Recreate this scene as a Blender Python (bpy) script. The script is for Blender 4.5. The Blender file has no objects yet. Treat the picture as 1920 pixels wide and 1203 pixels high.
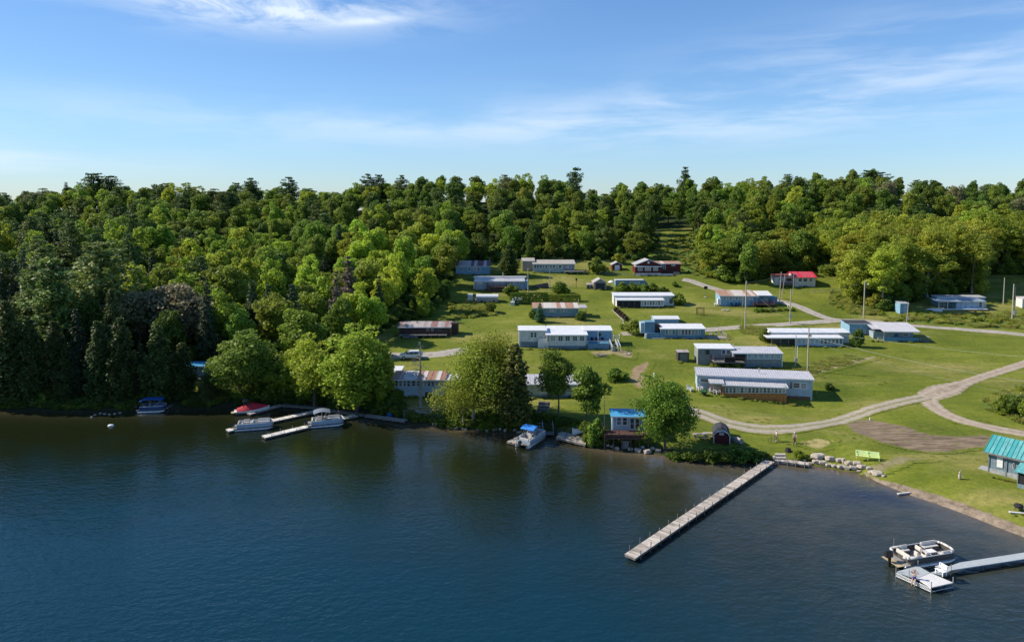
import bpy, bmesh, math, random
import numpy as np
from mathutils import Vector, Matrix, noise

scene = bpy.context.scene
COL = scene.collection
R = math.radians
# ---------------------------------------------------------------- camera, sky, sun
F = 1280.0; PX0 = 960.0; PY0 = 483.0; CAMZ = 35.5
PITCH = math.atan(98 / 1280)
cam_d = bpy.data.cameras.new('camera'); cam = bpy.data.objects.new('camera', cam_d); COL.objects.link(cam)
cam.location = (0, 0, CAMZ); cam.rotation_euler = (R(90) - PITCH, 0, 0)
cam_d.sensor_width = 36; cam_d.lens = 24; cam_d.shift_y = -(601.5 - PY0) / 1920
cam_d.clip_start = 1; cam_d.clip_end = 20000
scene.camera = cam
scene.view_settings.view_transform = 'Standard'; scene.view_settings.look = 'None'
scene.view_settings.exposure = 0.56; scene.view_settings.gamma = 1
SUN_EL = R(37); SUN_H = Vector((-1, 0.20, 0)).normalized()
sd = bpy.data.lights.new('sun', 'SUN'); sd.energy = 4.3; sd.angle = R(0.5); sd.color = (1.0, 0.91, 0.76)
so = bpy.data.objects.new('sun', sd); COL.objects.link(so)
sun_dir = Vector((SUN_H.x * math.cos(SUN_EL), SUN_H.y * math.cos(SUN_EL), math.sin(SUN_EL)))
so.rotation_euler = (-sun_dir).to_track_quat('-Z', 'Y').to_euler(); so.location = (0, 0, 120)

W_ = bpy.data.worlds.new('World'); scene.world = W_; W_.use_nodes = True
def build_world():
    nt = W_.node_tree; N = nt.nodes; L = nt.links; N.clear()
    def n(t, **k):
        x = N.new(t)
        for a, b in k.items(): setattr(x, a, b)
        return x
    def m(op, a, b=None, c=None):
        x = N.new('ShaderNodeMath'); x.operation = op
        for i, v in enumerate((a, b, c)):
            if v is None: continue
            if isinstance(v, (int, float)): x.inputs[i].default_value = v
            else: L.new(v, x.inputs[i])
        return x.outputs[0]
    out = n('ShaderNodeOutputWorld'); bg = n('ShaderNodeBackground')
    sky = n('ShaderNodeTexSky', sky_type='NISHITA', sun_disc=False)
    sky.sun_elevation = SUN_EL; sky.sun_rotation = math.atan2(SUN_H.x, SUN_H.y)
    sky.altitude = 100; sky.air_density = 1.0; sky.dust_density = 0.15; sky.ozone_density = 2.0
    bg.inputs['Strength'].default_value = 0.102
    tc = n('ShaderNodeTexCoord'); sp = n('ShaderNodeSeparateXYZ'); L.new(tc.outputs['Generated'], sp.inputs[0])
    az = m('ARCTAN2', sp.outputs[0], sp.outputs[1]); el = m('ARCSINE', sp.outputs[2])
    def ell(a0, e0, ra, re, tilt=0.0):
        da = m('SUBTRACT', az, a0); de = m('SUBTRACT', el, e0)
        de = m('SUBTRACT', de, m('MULTIPLY', da, tilt))
        q = m('ADD', m('POWER', m('ABSOLUTE', m('DIVIDE', da, ra)), 2), m('POWER', m('ABSOLUTE', m('DIVIDE', de, re)), 2))
        return m('POWER', 2.718, m('MULTIPLY', q, -1))
    def wisps(sx, sy, sc, rough, seed, warp):
        cb = n('ShaderNodeCombineXYZ'); L.new(m('MULTIPLY', az, sx), cb.inputs[0]); L.new(m('MULTIPLY', el, sy), cb.inputs[1]); cb.inputs[2].default_value = seed
        w = n('ShaderNodeTexNoise'); w.inputs['Scale'].default_value = sc * 0.5; w.inputs['Detail'].default_value = 3; L.new(cb.outputs[0], w.inputs['Vector'])
        vm = n('ShaderNodeVectorMath', operation='MULTIPLY_ADD'); L.new(w.outputs['Color'], vm.inputs[0]); vm.inputs[1].default_value = (warp, warp, 0); L.new(cb.outputs[0], vm.inputs[2])
        t = n('ShaderNodeTexNoise'); t.inputs['Scale'].default_value = sc; t.inputs['Detail'].default_value = 8; t.inputs['Roughness'].default_value = rough; L.new(vm.outputs[0], t.inputs['Vector'])
        return t.outputs['Fac']
    a = wisps(3.0, 12, 2.4, 0.68, 3.1, 0.8); b = wisps(2.0, 13, 1.6, 0.6, 9.7, 0.7)
    def thr(x, lo, hi):
        r = n('ShaderNodeMapRange', interpolation_type='SMOOTHSTEP'); L.new(x, r.inputs[0]); r.inputs[1].default_value = lo; r.inputs[2].default_value = hi; return r.outputs[0]
    main = m('ADD', ell(-0.30, 0.262, 0.19, 0.030, 0.03), m('MULTIPLY', ell(-0.42, 0.268, 0.10, 0.022, -0.12), 0.75))
    c1 = m('MULTIPLY', thr(a, 0.36, 0.66), main)
    core = m('MULTIPLY', m('ADD', ell(-0.30, 0.255, 0.035, 0.006, -0.05), m('MULTIPLY', ell(-0.20, 0.252, 0.05, 0.005, 0.12), 0.7)), thr(a, 0.3, 0.6))
    right = m('ADD', m('MULTIPLY', ell(0.50, 0.17, 0.34, 0.055, 0.10), 1.0), m('MULTIPLY', ell(-0.05, 0.115, 0.6, 0.030, 0.0), 0.85))
    low = ell(-0.66, 0.055, 0.18, 0.018, 0.0)
    c2 = m('MULTIPLY', thr(b, 0.36, 0.68), m('ADD', right, low))
    tot = m('MINIMUM', m('ADD', m('ADD', m('MULTIPLY', c1, 0.75), m('MULTIPLY', core, 0.7)), m('MULTIPLY', c2, 0.62)), 0.95)
    mx = n('ShaderNodeMix', data_type='RGBA'); L.new(tot, mx.inputs['Factor'])
    hs = n('ShaderNodeMix', data_type='RGBA', blend_type='MULTIPLY'); hs.inputs['Factor'].default_value = 1.0
    L.new(sky.outputs[0], hs.inputs[6])
    er = n('ShaderNodeMapRange'); L.new(el, er.inputs[0]); er.inputs[1].default_value = 0.0; er.inputs[2].default_value = 0.30
    rp = n('ShaderNodeValToRGB'); L.new(er.outputs[0], rp.inputs[0]); e = rp.color_ramp.elements; e[0].color = (0.58, 0.71, 0.95, 1); e[1].color = (0.66, 0.88, 1.12, 1); q = e.new(0.35); q.color = (0.67, 0.85, 1.07, 1)
    am = n('ShaderNodeMapRange', interpolation_type='SMOOTHSTEP'); L.new(az, am.inputs[0]); am.inputs[1].default_value = -1.3; am.inputs[2].default_value = 0.35; am.inputs[3].default_value = 0.70; am.inputs[4].default_value = 1.0
    sc_ = n('ShaderNodeVectorMath', operation='SCALE'); L.new(rp.outputs[0], sc_.inputs[0]); L.new(am.outputs[0], sc_.inputs['Scale'])
    L.new(sc_.outputs[0], hs.inputs[7])
    L.new(hs.outputs[2], mx.inputs[6]); mx.inputs[7].default_value = (5.6, 6.4, 7.4, 1)
    L.new(mx.outputs[2], bg.inputs['Color']); L.new(bg.outputs[0], out.inputs[0])
build_world()

# ---------------------------------------------------------------- projection helpers
FWD = Vector((0, math.cos(PITCH), -math.sin(PITCH))); UP = Vector((0, math.sin(PITCH), math.cos(PITCH))); CAMP = Vector((0, 0, CAMZ))
def ray(px, py): return Vector(((px - PX0) / F, 0, 0)) + UP * ((PY0 - py) / F) + FWD
def atz(px, py, z=0.0):
    d = ray(px, py); return CAMP + d * ((z - CAMZ) / d.z)
def proj(p):
    q = Vector(p) - CAMP; dp = q.dot(FWD)
    return (PX0 + F * q.x / dp, PY0 - F * q.dot(UP) / dp, dp)

def interp(tab, x):
    if x <= tab[0][0]: return tab[0][1]
    for (a, b), (c, d) in zip(tab, tab[1:]):
        if x <= c: return b + (d - b) * (x - a) / (c - a)
    return tab[-1][1]
SHORE_PX = [(-500, 752), (-250, 758), (0, 765), (100, 766), (200, 767), (300, 765), (380, 761), (450, 760), (520, 757), (600, 760), (650, 770), (700, 776), (760, 786), (800, 795),
            (850, 803), (900, 806), (940, 809), (980, 813), (1020, 814), (1060, 820), (1085, 829), (1110, 837), (1150, 843), (1200, 848), (1250, 855), (1300, 861), (1350, 864),
            (1400, 866), (1440, 864), (1500, 869), (1530, 874), (1580, 883), (1620, 890), (1650, 905), (1700, 925), (1760, 945), (1820, 967), (1870, 987), (1920, 1006), (2000, 1036), (2200, 1090)]
SHORE = [(p.x, p.y) for p in (atz(x, y, 0) for x, y in SHORE_PX)]
SHORE = [(-2000, 130)] + SHORE + [(130, 40), (400, -60), (2000, -200)]
PROF = [(-300, 1.2), (60, 1.3), (84, 1.5), (100, 1.6), (115, 1.9), (134, 3.6), (145, 5.0), (150, 5.6), (170, 7.2), (183, 8.3), (198, 10.7), (215, 14), (226, 15.2)]
RIDGE_PX = [(-600, 380), (-100, 368), (0, 364), (100, 356), (170, 350), (300, 350), (560, 353), (640, 356), (700, 352), (760, 340), (850, 334), (950, 340), (1070, 329), (1150, 335), (1300, 319), (1470, 296), (1560, 301),
            (1650, 326), (1740, 344), (1800, 354), (1830, 347), (1900, 341), (2100, 336), (2500, 360)]
RY = 342.0
RIDGE = [((x - 960) / F * RY, 35.5 + RY * (385 - y) / F - 11.0) for x, y in RIDGE_PX]
def ys(X): return interp(SHORE, X)
def prof(Y): return (interp(PROF, Y - 5) + interp(PROF, Y) * 2 + interp(PROF, Y + 5)) / 4
def th(X, Y):
    d = Y - ys(X)
    if d <= 0: return max(-4.0, d * 0.22) - 0.02
    if Y > 221:
        hr = (interp(RIDGE, X - 12) + interp(RIDGE, X) * 2 + interp(RIDGE, X + 12)) / 4
        b = 15.2 - 0.35
        t = (Y - 221) / (RY - 221)
        if t <= 1: z = b + (hr - b) * (t * 0.8 + 0.2 * t * t * (3 - 2 * t))
        else:
            z = hr - (Y - RY) * 0.06 if Y < 600 else hr - (600 - RY) * 0.06
        z = z if Y > 231 else prof(Y) + (z - prof(Y)) * (Y - 221) / 10
    else: z = prof(Y)
    s = 0.42 if X < 12 else (0.42 - (X - 12) / 18 * 0.30 if X < 30 else 0.12)
    bk = s * d + 0.02
    k = 0.5
    h = max(k - abs(bk - z), 0) / k
    zz = min(bk, z) - h * h * k * 0.25
    zz -= 1.30 * math.exp(-((X - 51.5) ** 2 + (Y - 113) ** 2) / 110.0)
    u = min(1, max(0, (d - 4) / 10))
    zz += u * 0.32 * (noise.noise(Vector((X * 0.05, Y * 0.09, 1.3)))) + u * 0.10 * noise.noise(Vector((X * 0.2, Y * 0.25, 7.3)))
    return zz
def hit(px, py):
    d = ray(px, py); t = 55.0; prev = t
    while t < 700:
        p = CAMP + d * t
        if p.z < max(th(p.x, p.y), 0.0):
            lo, hi = prev, t
            for _ in range(12):
                mid = (lo + hi) / 2; q = CAMP + d * mid
                if q.z < max(th(q.x, q.y), 0.0): hi = mid
                else: lo = mid
            return CAMP + d * hi
        prev = t; t += 0.7
    return CAMP + d * 340

# ---------------------------------------------------------------- materials
MATS = {}
def newmat(name):
    m = bpy.data.materials.new(name); m.use_nodes = True
    nt = m.node_tree; b = nt.nodes['Principled BSDF']
    return m, nt, nt.nodes, nt.links, b
def ramp(N, pts):
    r = N.new('ShaderNodeValToRGB'); e = r.color_ramp.elements
    e[0].position, e[0].color = pts[0][0], (*pts[0][1], 1); e[1].position, e[1].color = pts[-1][0], (*pts[-1][1], 1)
    for p, c in pts[1:-1]:
        q = e.new(p); q.color = (*c, 1)
    return r
def mat(name, col=None, rough=0.7, metal=0.0, var=0.12, scale=3.0, bump=0.0, spec=0.4, stretch=(1, 1, 1), dirt=None, dscale=0.8):
    if name in MATS: return MATS[name]
    m, nt, N, L, b = newmat(name)
    tc = N.new('ShaderNodeTexCoord'); mp = N.new('ShaderNodeMapping'); mp.inputs['Scale'].default_value = stretch; L.new(tc.outputs['Object'], mp.inputs[0])
    t = N.new('ShaderNodeTexNoise'); t.inputs['Scale'].default_value = scale; t.inputs['Detail'].default_value = 5; L.new(mp.outputs[0], t.inputs['Vector'])
    lo = tuple(c * (1 - var * 1.5) for c in col); hi = tuple(min(1, c * (1 + var)) for c in col)
    r = ramp(N, [(0.3, lo), (0.7, hi)]); L.new(t.outputs['Fac'], r.inputs[0]); src = r.outputs[0]
    if dirt:
        t2 = N.new('ShaderNodeTexNoise'); t2.inputs['Scale'].default_value = dscale; t2.inputs['Detail'].default_value = 8; t2.inputs['Roughness'].default_value = 0.7; L.new(tc.outputs['Object'], t2.inputs['Vector'])
        mr = N.new('ShaderNodeMapRange'); L.new(t2.outputs['Fac'], mr.inputs[0]); mr.inputs[1].default_value = 0.5; mr.inputs[2].default_value = 0.75; mr.inputs[4].default_value = 0.7
        mx = N.new('ShaderNodeMix'); mx.data_type = 'RGBA'; L.new(mr.outputs[0], mx.inputs['Factor']); L.new(src, mx.inputs[6]); mx.inputs[7].default_value = (*dirt, 1); src = mx.outputs[2]
    L.new(src, b.inputs['Base Color'])
    b.inputs['Roughness'].default_value = rough; b.inputs['Metallic'].default_value = metal; b.inputs['Specular IOR Level'].default_value = spec
    if bump:
        bp = N.new('ShaderNodeBump'); bp.inputs['Strength'].default_value = bump; bp.inputs['Distance'].default_value = 0.05; L.new(t.outputs['Fac'], bp.inputs['Height']); L.new(bp.outputs[0], b.inputs['Normal'])
    MATS[name] = m; return m
def siding(name, col, horizontal=True, pitch=0.2):
    if name in MATS: return MATS[name]
    m, nt, N, L, b = newmat(name)
    tc = N.new('ShaderNodeTexCoord'); sp = N.new('ShaderNodeSeparateXYZ'); L.new(tc.outputs['Object'], sp.inputs[0])
    w = N.new('ShaderNodeMath'); w.operation = 'MULTIPLY'; L.new(sp.outputs[2 if horizontal else 0], w.inputs[0]); w.inputs[1].default_value = 1 / pitch
    f = N.new('ShaderNodeMath'); f.operation = 'FRACT'; L.new(w.outputs[0], f.inputs[0])
    t = N.new('ShaderNodeTexNoise'); t.inputs['Scale'].default_value = 1.3; t.inputs['Detail'].default_value = 7; t.inputs['Roughness'].default_value = 0.65; L.new(tc.outputs['Object'], t.inputs['Vector'])
    r = ramp(N, [(0.3, tuple(c * 0.74 for c in col)), (0.7, tuple(min(1, c * 1.1) for c in col))]); L.new(t.outputs['Fac'], r.inputs[0])
    mr = N.new('ShaderNodeMapRange'); L.new(f.outputs[0], mr.inputs[0]); mr.inputs[1].default_value = 0.0; mr.inputs[2].default_value = 0.15; mr.inputs[3].default_value = 0.55; mr.inputs[4].default_value = 1.0
    mx = N.new('ShaderNodeMix'); mx.data_type = 'RGBA'; mx.blend_type = 'MULTIPLY'; mx.inputs['Factor'].default_value = 1; L.new(r.outputs[0], mx.inputs[6]); L.new(mr.outputs[0], mx.inputs[7])
    L.new(mx.outputs[2], b.inputs['Base Color']); b.inputs['Roughness'].default_value = 0.6; b.inputs['Specular IOR Level'].default_value = 0.3
    MATS[name] = m; return m
def roofmat(name, col, rust=None, amount=0.5, pitch=0.7, rough=0.35):
    """sheet-metal roofing; rust lies in sheets (stripes along the slope) with ragged noise"""
    if name in MATS: return MATS[name]
    m, nt, N, L, b = newmat(name)
    tc = N.new('ShaderNodeTexCoord')
    t = N.new('ShaderNodeTexNoise'); t.inputs['Scale'].default_value = 1.1; t.inputs['Detail'].default_value = 8; t.inputs['Roughness'].default_value = 0.7; L.new(tc.outputs['Object'], t.inputs['Vector'])
    r = ramp(N, [(0.3, tuple(c * 0.82 for c in col)), (0.65, tuple(min(1, c * 1.05) for c in col))]); L.new(t.outputs['Fac'], r.inputs[0]); src = r.outputs[0]
    if rust:
        sp = N.new('ShaderNodeSeparateXYZ'); L.new(tc.outputs['Object'], sp.inputs[0])
        dv = N.new('ShaderNodeMath'); dv.operation = 'DIVIDE'; L.new(sp.outputs[0], dv.inputs[0]); dv.inputs[1].default_value = pitch
        fl = N.new('ShaderNodeMath'); fl.operation = 'FLOOR'; L.new(dv.outputs[0], fl.inputs[0])
        wn = N.new('ShaderNodeTexWhiteNoise'); wn.noise_dimensions = '1D'; L.new(fl.outputs[0], wn.inputs['W'])
        mp = N.new('ShaderNodeMapping'); mp.inputs['Scale'].default_value = (2.2, 0.5, 0.5); L.new(tc.outputs['Object'], mp.inputs[0])
        t2 = N.new('ShaderNodeTexNoise'); t2.inputs['Scale'].default_value = 1.6; t2.inputs['Detail'].default_value = 7; t2.inputs['Roughness'].default_value = 0.7; L.new(mp.outputs[0], t2.inputs['Vector'])
        ad = N.new('ShaderNodeMath'); ad.operation = 'ADD'; L.new(wn.outputs['Value'], ad.inputs[0]); L.new(t2.outputs['Fac'], ad.inputs[1])
        mr = N.new('ShaderNodeMapRange'); mr.interpolation_type = 'SMOOTHSTEP'; L.new(ad.outputs[0], mr.inputs[0]); mr.inputs[1].default_value = 1.35 - amount; mr.inputs[2].default_value = 1.6 - amount
        rr = ramp(N, [(0.3, tuple(c * 0.6 for c in rust)), (0.7, tuple(c * 1.3 for c in rust))]); L.new(t2.outputs['Fac'], rr.inputs[0])
        mx = N.new('ShaderNodeMix'); mx.data_type = 'RGBA'; L.new(mr.outputs[0], mx.inputs['Factor']); L.new(src, mx.inputs[6]); L.new(rr.outputs[0], mx.inputs[7]); src = mx.outputs[2]
    L.new(src, b.inputs['Base Color']); b.inputs['Roughness'].default_value = rough; b.inputs['Specular IOR Level'].default_value = 0.4
    MATS[name] = m; return m
def foliage(name, c1, c2, trans=0.3):
    if name in MATS: return MATS[name]
    m, nt, N, L, b = newmat(name)
    out = N['Material Output']
    g = N.new('ShaderNodeNewGeometry'); oi = N.new('ShaderNodeObjectInfo'); tc = N.new('ShaderNodeTexCoord')
    t = N.new('ShaderNodeTexNoise'); t.inputs['Scale'].default_value = 0.45; t.inputs['Detail'].default_value = 4; L.new(tc.outputs['Object'], t.inputs['Vector'])
    a = N.new('ShaderNodeMath'); a.operation = 'MULTIPLY_ADD'; L.new(g.outputs['Random Per Island'], a.inputs[0]); a.inputs[1].default_value = 0.45; L.new(t.outputs['Fac'], a.inputs[2])
    s = N.new('ShaderNodeMath'); s.operation = 'SUBTRACT'; L.new(a.outputs[0], s.inputs[0]); s.inputs[1].default_value = 0.22
    r = ramp(N, [(0.25, c1), (0.8, c2)]); L.new(s.outputs[0], r.inputs[0])
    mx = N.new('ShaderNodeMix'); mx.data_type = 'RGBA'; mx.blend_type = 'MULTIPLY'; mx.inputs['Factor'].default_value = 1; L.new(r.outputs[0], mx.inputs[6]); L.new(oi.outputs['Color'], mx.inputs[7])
    hv = N.new('ShaderNodeHueSaturation'); L.new(mx.outputs[2], hv.inputs['Color'])
    h1 = N.new('ShaderNodeMapRange'); L.new(oi.outputs['Random'], h1.inputs[0]); h1.inputs[3].default_value = 0.475; h1.inputs[4].default_value = 0.515; L.new(h1.outputs[0], hv.inputs['Hue'])
    wn = N.new('ShaderNodeTexWhiteNoise'); wn.noise_dimensions = '1D'; L.new(oi.outputs['Random'], wn.inputs['W'])
    h2 = N.new('ShaderNodeMapRange'); L.new(wn.outputs['Value'], h2.inputs[0]); h2.inputs[3].default_value = 0.92; h2.inputs[4].default_value = 1.5; L.new(h2.outputs[0], hv.inputs['Value'])
    L.new(hv.outputs[0], b.inputs['Base Color']); b.inputs['Roughness'].default_value = 0.55; b.inputs['Specular IOR Level'].default_value = 0.25
    tr = N.new('ShaderNodeBsdfTranslucent'); L.new(hv.outputs[0], tr.inputs['Color'])
    ms = N.new('ShaderNodeMixShader'); ms.inputs[0].default_value = trans; L.new(b.outputs[0], ms.inputs[1]); L.new(tr.outputs[0], ms.inputs[2]); L.new(ms.outputs[0], out.inputs['Surface'])
    MATS[name] = m; return m

M_WHITE = mat('white_paint', (0.74, 0.75, 0.76), 0.5, var=0.05, dirt=(0.45, 0.44, 0.40))
M_TRIM = mat('trim_white', (0.78, 0.79, 0.80), 0.5, var=0.04)
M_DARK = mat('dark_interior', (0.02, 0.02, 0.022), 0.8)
M_WOOD = mat('weathered_wood', (0.36, 0.32, 0.28), 0.85, var=0.25, scale=4, stretch=(0.4, 4, 1), bump=0.3)
M_PALEWOOD = mat('pale_planks', (0.50, 0.45, 0.40), 0.8, var=0.25, scale=3, stretch=(5, 0.3, 1))
M_BROWN = mat('brown_stain', (0.10, 0.052, 0.042), 0.8, var=0.3)
M_REDBROWN = mat('red_brown_deck', (0.17, 0.085, 0.075), 0.8, var=0.2)
M_GREY = mat('grey_wood', (0.20, 0.19, 0.18), 0.85, var=0.3)
M_POLE = mat('pole_wood', (0.42, 0.36, 0.30), 0.85, var=0.2, scale=2)
M_METAL = mat('galvanised_metal', (0.5, 0.5, 0.52), 0.4, metal=0.6)
M_BLACK = mat('black_plastic', (0.018, 0.018, 0.02), 0.4)
M_SKIN = mat('skin', (0.50, 0.29, 0.21), 0.6, var=0.04)
M_ROCK = mat('boulder_stone', (0.50, 0.44, 0.37), 0.9, var=0.3, scale=2.0, bump=0.5, dirt=(0.22, 0.21, 0.17))
M_CONC = mat('block_foundation', (0.36, 0.37, 0.38), 0.9, var=0.15)
def glassmat():
    m, nt, N, L, b = newmat('window_glass'); b.inputs['Base Color'].default_value = (0.035, 0.045, 0.055, 1); b.inputs['Roughness'].default_value = 0.08; b.inputs['Specular IOR Level'].default_value = 0.7; return m
M_GLASS = glassmat(); WR = random.Random(12)
GLS = [M_GLASS, M_GLASS, mat('curtained_glass', (0.16, 0.18, 0.20), 0.15, var=.2, spec=.7), mat('blue_glass', (0.05, 0.09, 0.13), 0.1, var=.2, spec=.7), mat('blind_behind_glass', (0.30, 0.31, 0.30), 0.2, var=.1, spec=.6)]

def islandwood(name, c0, c1):
    m, nt, N, L, b = newmat(name); g = N.new('ShaderNodeNewGeometry'); tc = N.new('ShaderNodeTexCoord'); mp = N.new('ShaderNodeMapping'); mp.inputs['Scale'].default_value = (6, .6, 1); L.new(tc.outputs['Object'], mp.inputs[0])
    t = N.new('ShaderNodeTexNoise'); t.inputs['Scale'].default_value = 2; t.inputs['Detail'].default_value = 6; L.new(mp.outputs[0], t.inputs['Vector']); t2 = N.new('ShaderNodeTexNoise'); t2.inputs['Scale'].default_value = .35; t2.inputs['Detail'].default_value = 5; L.new(tc.outputs['Object'], t2.inputs['Vector'])
    a = N.new('ShaderNodeMath'); a.operation = 'MULTIPLY_ADD'; L.new(g.outputs['Random Per Island'], a.inputs[0]); a.inputs[1].default_value = .5; L.new(t.outputs['Fac'], a.inputs[2]); a2 = N.new('ShaderNodeMath'); a2.operation = 'MULTIPLY_ADD'; L.new(t2.outputs['Fac'], a2.inputs[0]); a2.inputs[1].default_value = .8; L.new(a.outputs[0], a2.inputs[2])
    r = ramp(N, [(.65, c0), (1.35 / 1.6, tuple((x + y) / 2 for x, y in zip(c0, c1))), (1.0, c1)]); s_ = N.new('ShaderNodeMath'); s_.operation = 'MULTIPLY'; L.new(a2.outputs[0], s_.inputs[0]); s_.inputs[1].default_value = .72; L.new(s_.outputs[0], r.inputs[0]); L.new(r.outputs[0], b.inputs['Base Color']); b.inputs['Roughness'].default_value = .85; MATS[name] = m; return m
M_PALEWOOD = islandwood('pale_plank_boards', (.27, .23, .19), (.60, .54, .48))

# ---------------------------------------------------------------- mesh helpers
class MB:
    def __init__(s): s.v = []; s.f = []; s.mi = []
    def add(s, vs, fs, mi=0):
        o = len(s.v); s.v += [tuple(v) for v in vs]; s.f += [tuple(i + o for i in f) for f in fs]; s.mi += [mi] * len(fs); return s
    def box(s, x0, x1, y0, y1, z0, z1, mi=0):
        vs = [(x0, y0, z0), (x1, y0, z0), (x1, y1, z0), (x0, y1, z0), (x0, y0, z1), (x1, y0, z1), (x1, y1, z1), (x0, y1, z1)]
        return s.add(vs, [(0, 3, 2, 1), (4, 5, 6, 7), (0, 1, 5, 4), (1, 2, 6, 5), (2, 3, 7, 6), (3, 0, 4, 7)], mi)
    def prism(s, top, bot, mi=0):
        n = len(top); fs = [tuple(range(n)), tuple(range(2 * n - 1, n - 1, -1))]
        for i in range(n):
            j = (i + 1) % n; fs.append((i, i + n, j + n, j))
        return s.add(list(top) + list(bot), fs, mi)
    def slab(s, pts, z1, z0, mi=0): return s.prism([(p[0], p[1], z1) for p in pts], [(p[0], p[1], z0) for p in pts], mi)
    def tube(s, a, b, r0, r1=None, n=6, mi=0, cap=True):
        r1 = r0 if r1 is None else r1
        a = Vector(a); b = Vector(b); d = (b - a)
        if d.length < 1e-6: return s
        d.normalize(); t = d.orthogonal().normalized(); w = d.cross(t)
        vs = []
        for p, r in ((a, r0), (b, r1)):
            for i in range(n):
                an = 2 * math.pi * i / n; vs.append(p + t * (r * math.cos(an)) + w * (r * math.sin(an)))
        fs = [(i, (i + 1) % n, n + (i + 1) % n, n + i) for i in range(n)]
        if cap: fs += [tuple(range(n - 1, -1, -1)), tuple(range(n, 2 * n))]
        return s.add(vs, fs, mi)
    def path(s, pts, r, n=6, mi=0):
        for a, b in zip(pts, pts[1:]): s.tube(a, b, r, r, n, mi)
        return s
    def lathe(s, prof, c=(0, 0, 0), n=12, mi=0):
        vs = []
        for r, z in prof:
            for i in range(n):
                a = 2 * math.pi * i / n; vs.append((c[0] + r * math.cos(a), c[1] + r * math.sin(a), c[2] + z))
        fs = []
        for k in range(len(prof) - 1):
            for i in range(n):
                j = (i + 1) % n; fs.append((k * n + i, k * n + j, (k + 1) * n + j, (k + 1) * n + i))
        fs += [tuple(range(n - 1, -1, -1)), tuple((len(prof) - 1) * n + i for i in range(n))]
        return s.add(vs, fs, mi)
    def build(s, name, mats, parent=None, loc=None, rz=None, smooth=False, bevel=0):
        me = bpy.data.meshes.new(name); me.from_pydata(s.v, [], s.f)
        if not isinstance(mats, (list, tuple)): mats = [mats]
        for m in mats: me.materials.append(m)
        if len(mats) > 1: me.polygons.foreach_set('material_index', s.mi)
        if smooth: me.polygons.foreach_set('use_smooth', [True] * len(me.polygons))
        me.update()
        if bevel:
            bm = bmesh.new(); bm.from_mesh(me); bmesh.ops.bevel(bm, geom=bm.edges[:], offset=bevel, segments=2, affect='EDGES', clamp_overlap=True); bm.to_mesh(me); bm.free()
        o = bpy.data.objects.new(name, me); COL.objects.link(o)
        if parent is not None: o.parent = parent
        if loc is not None: o.location = loc
        if rz is not None: o.rotation_euler = (0, 0, rz)
        return o
def tag(o, label=None, cat=None, group=None, kind=None):
    if label: o['label'] = label
    if cat: o['category'] = cat
    if group: o['group'] = group
    if kind: o['kind'] = kind
    return o
def empty(name, loc, rz=0.0, label=None, cat=None, group=None):
    o = bpy.data.objects.new(name, None); COL.objects.link(o); o.empty_display_size = 0.3
    o.location = loc; o.rotation_euler = (0, 0, rz); return tag(o, label, cat, group)
def copy_tree(o, parent=None):
    c = o.copy(); COL.objects.link(c); c.parent = parent
    for ch in list(o.children): copy_tree(ch, c)
    return c
ORD = ['first', 'second', 'third', 'fourth', 'fifth', 'sixth', 'seventh', 'eighth', 'ninth', 'tenth', 'eleventh', 'twelfth', 'thirteenth', 'fourteenth', 'fifteenth', 'sixteenth', 'seventeenth', 'eighteenth', 'nineteenth', 'twentieth']
def nth(i):
    return ORD[i] if i < 20 else ('twenty ' + ORD[i - 20] if i < 29 else 'number %d' % (i + 1))

# ---------------------------------------------------------------- forest mask
FOREST_LINE = [(-900, 757), (380, 757), (398, 700), (520, 690), (600, 680), (690, 640), (740, 606), (800, 596), (835, 560), (846, 525), (856, 497), (930, 490), (1080, 486), (1185, 487), (1228, 492), (1232, 480),
               (1312, 482), (1322, 522), (1345, 527), (1400, 530), (1450, 512), (1530, 508), (1580, 520), (1600, 575), (1660, 582), (1740, 556), (1838, 548), (1846, 517), (2600, 520)]
MEADOW = [(1215, 525), (1205, 480), (1236, 460), (1244, 430), (1298, 426), (1308, 462), (1322, 490), (1318, 525)]
MEADOW_R = [(1836, 575), (1836, 514), (2600, 512), (2600, 575)]
CLEAR_L = [(285, 762), (290, 706), (330, 690), (400, 690), (402, 762)]
CABIN_L = [(-10, 770), (-10, 735), (100, 728), (102, 770)]
def inside(x, y, poly):
    c = False; j = len(poly) - 1
    for i in range(len(poly)):
        xi, yi = poly[i]; xj, yj = poly[j]
        if (yi > y) != (yj > y) and x < (xj - xi) * (y - yi) / (yj - yi) + xi: c = not c
        j = i
    return c
def is_forest(X, Y):
    if Y < 60: return False
    px, py, dp = proj((X, Y, th(X, Y)))
    if Y > RY + 6: return True
    if py > interp(FOREST_LINE, px): return False
    return not (inside(px, py, MEADOW) or inside(px, py, MEADOW_R) or inside(px, py, CLEAR_L))

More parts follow.
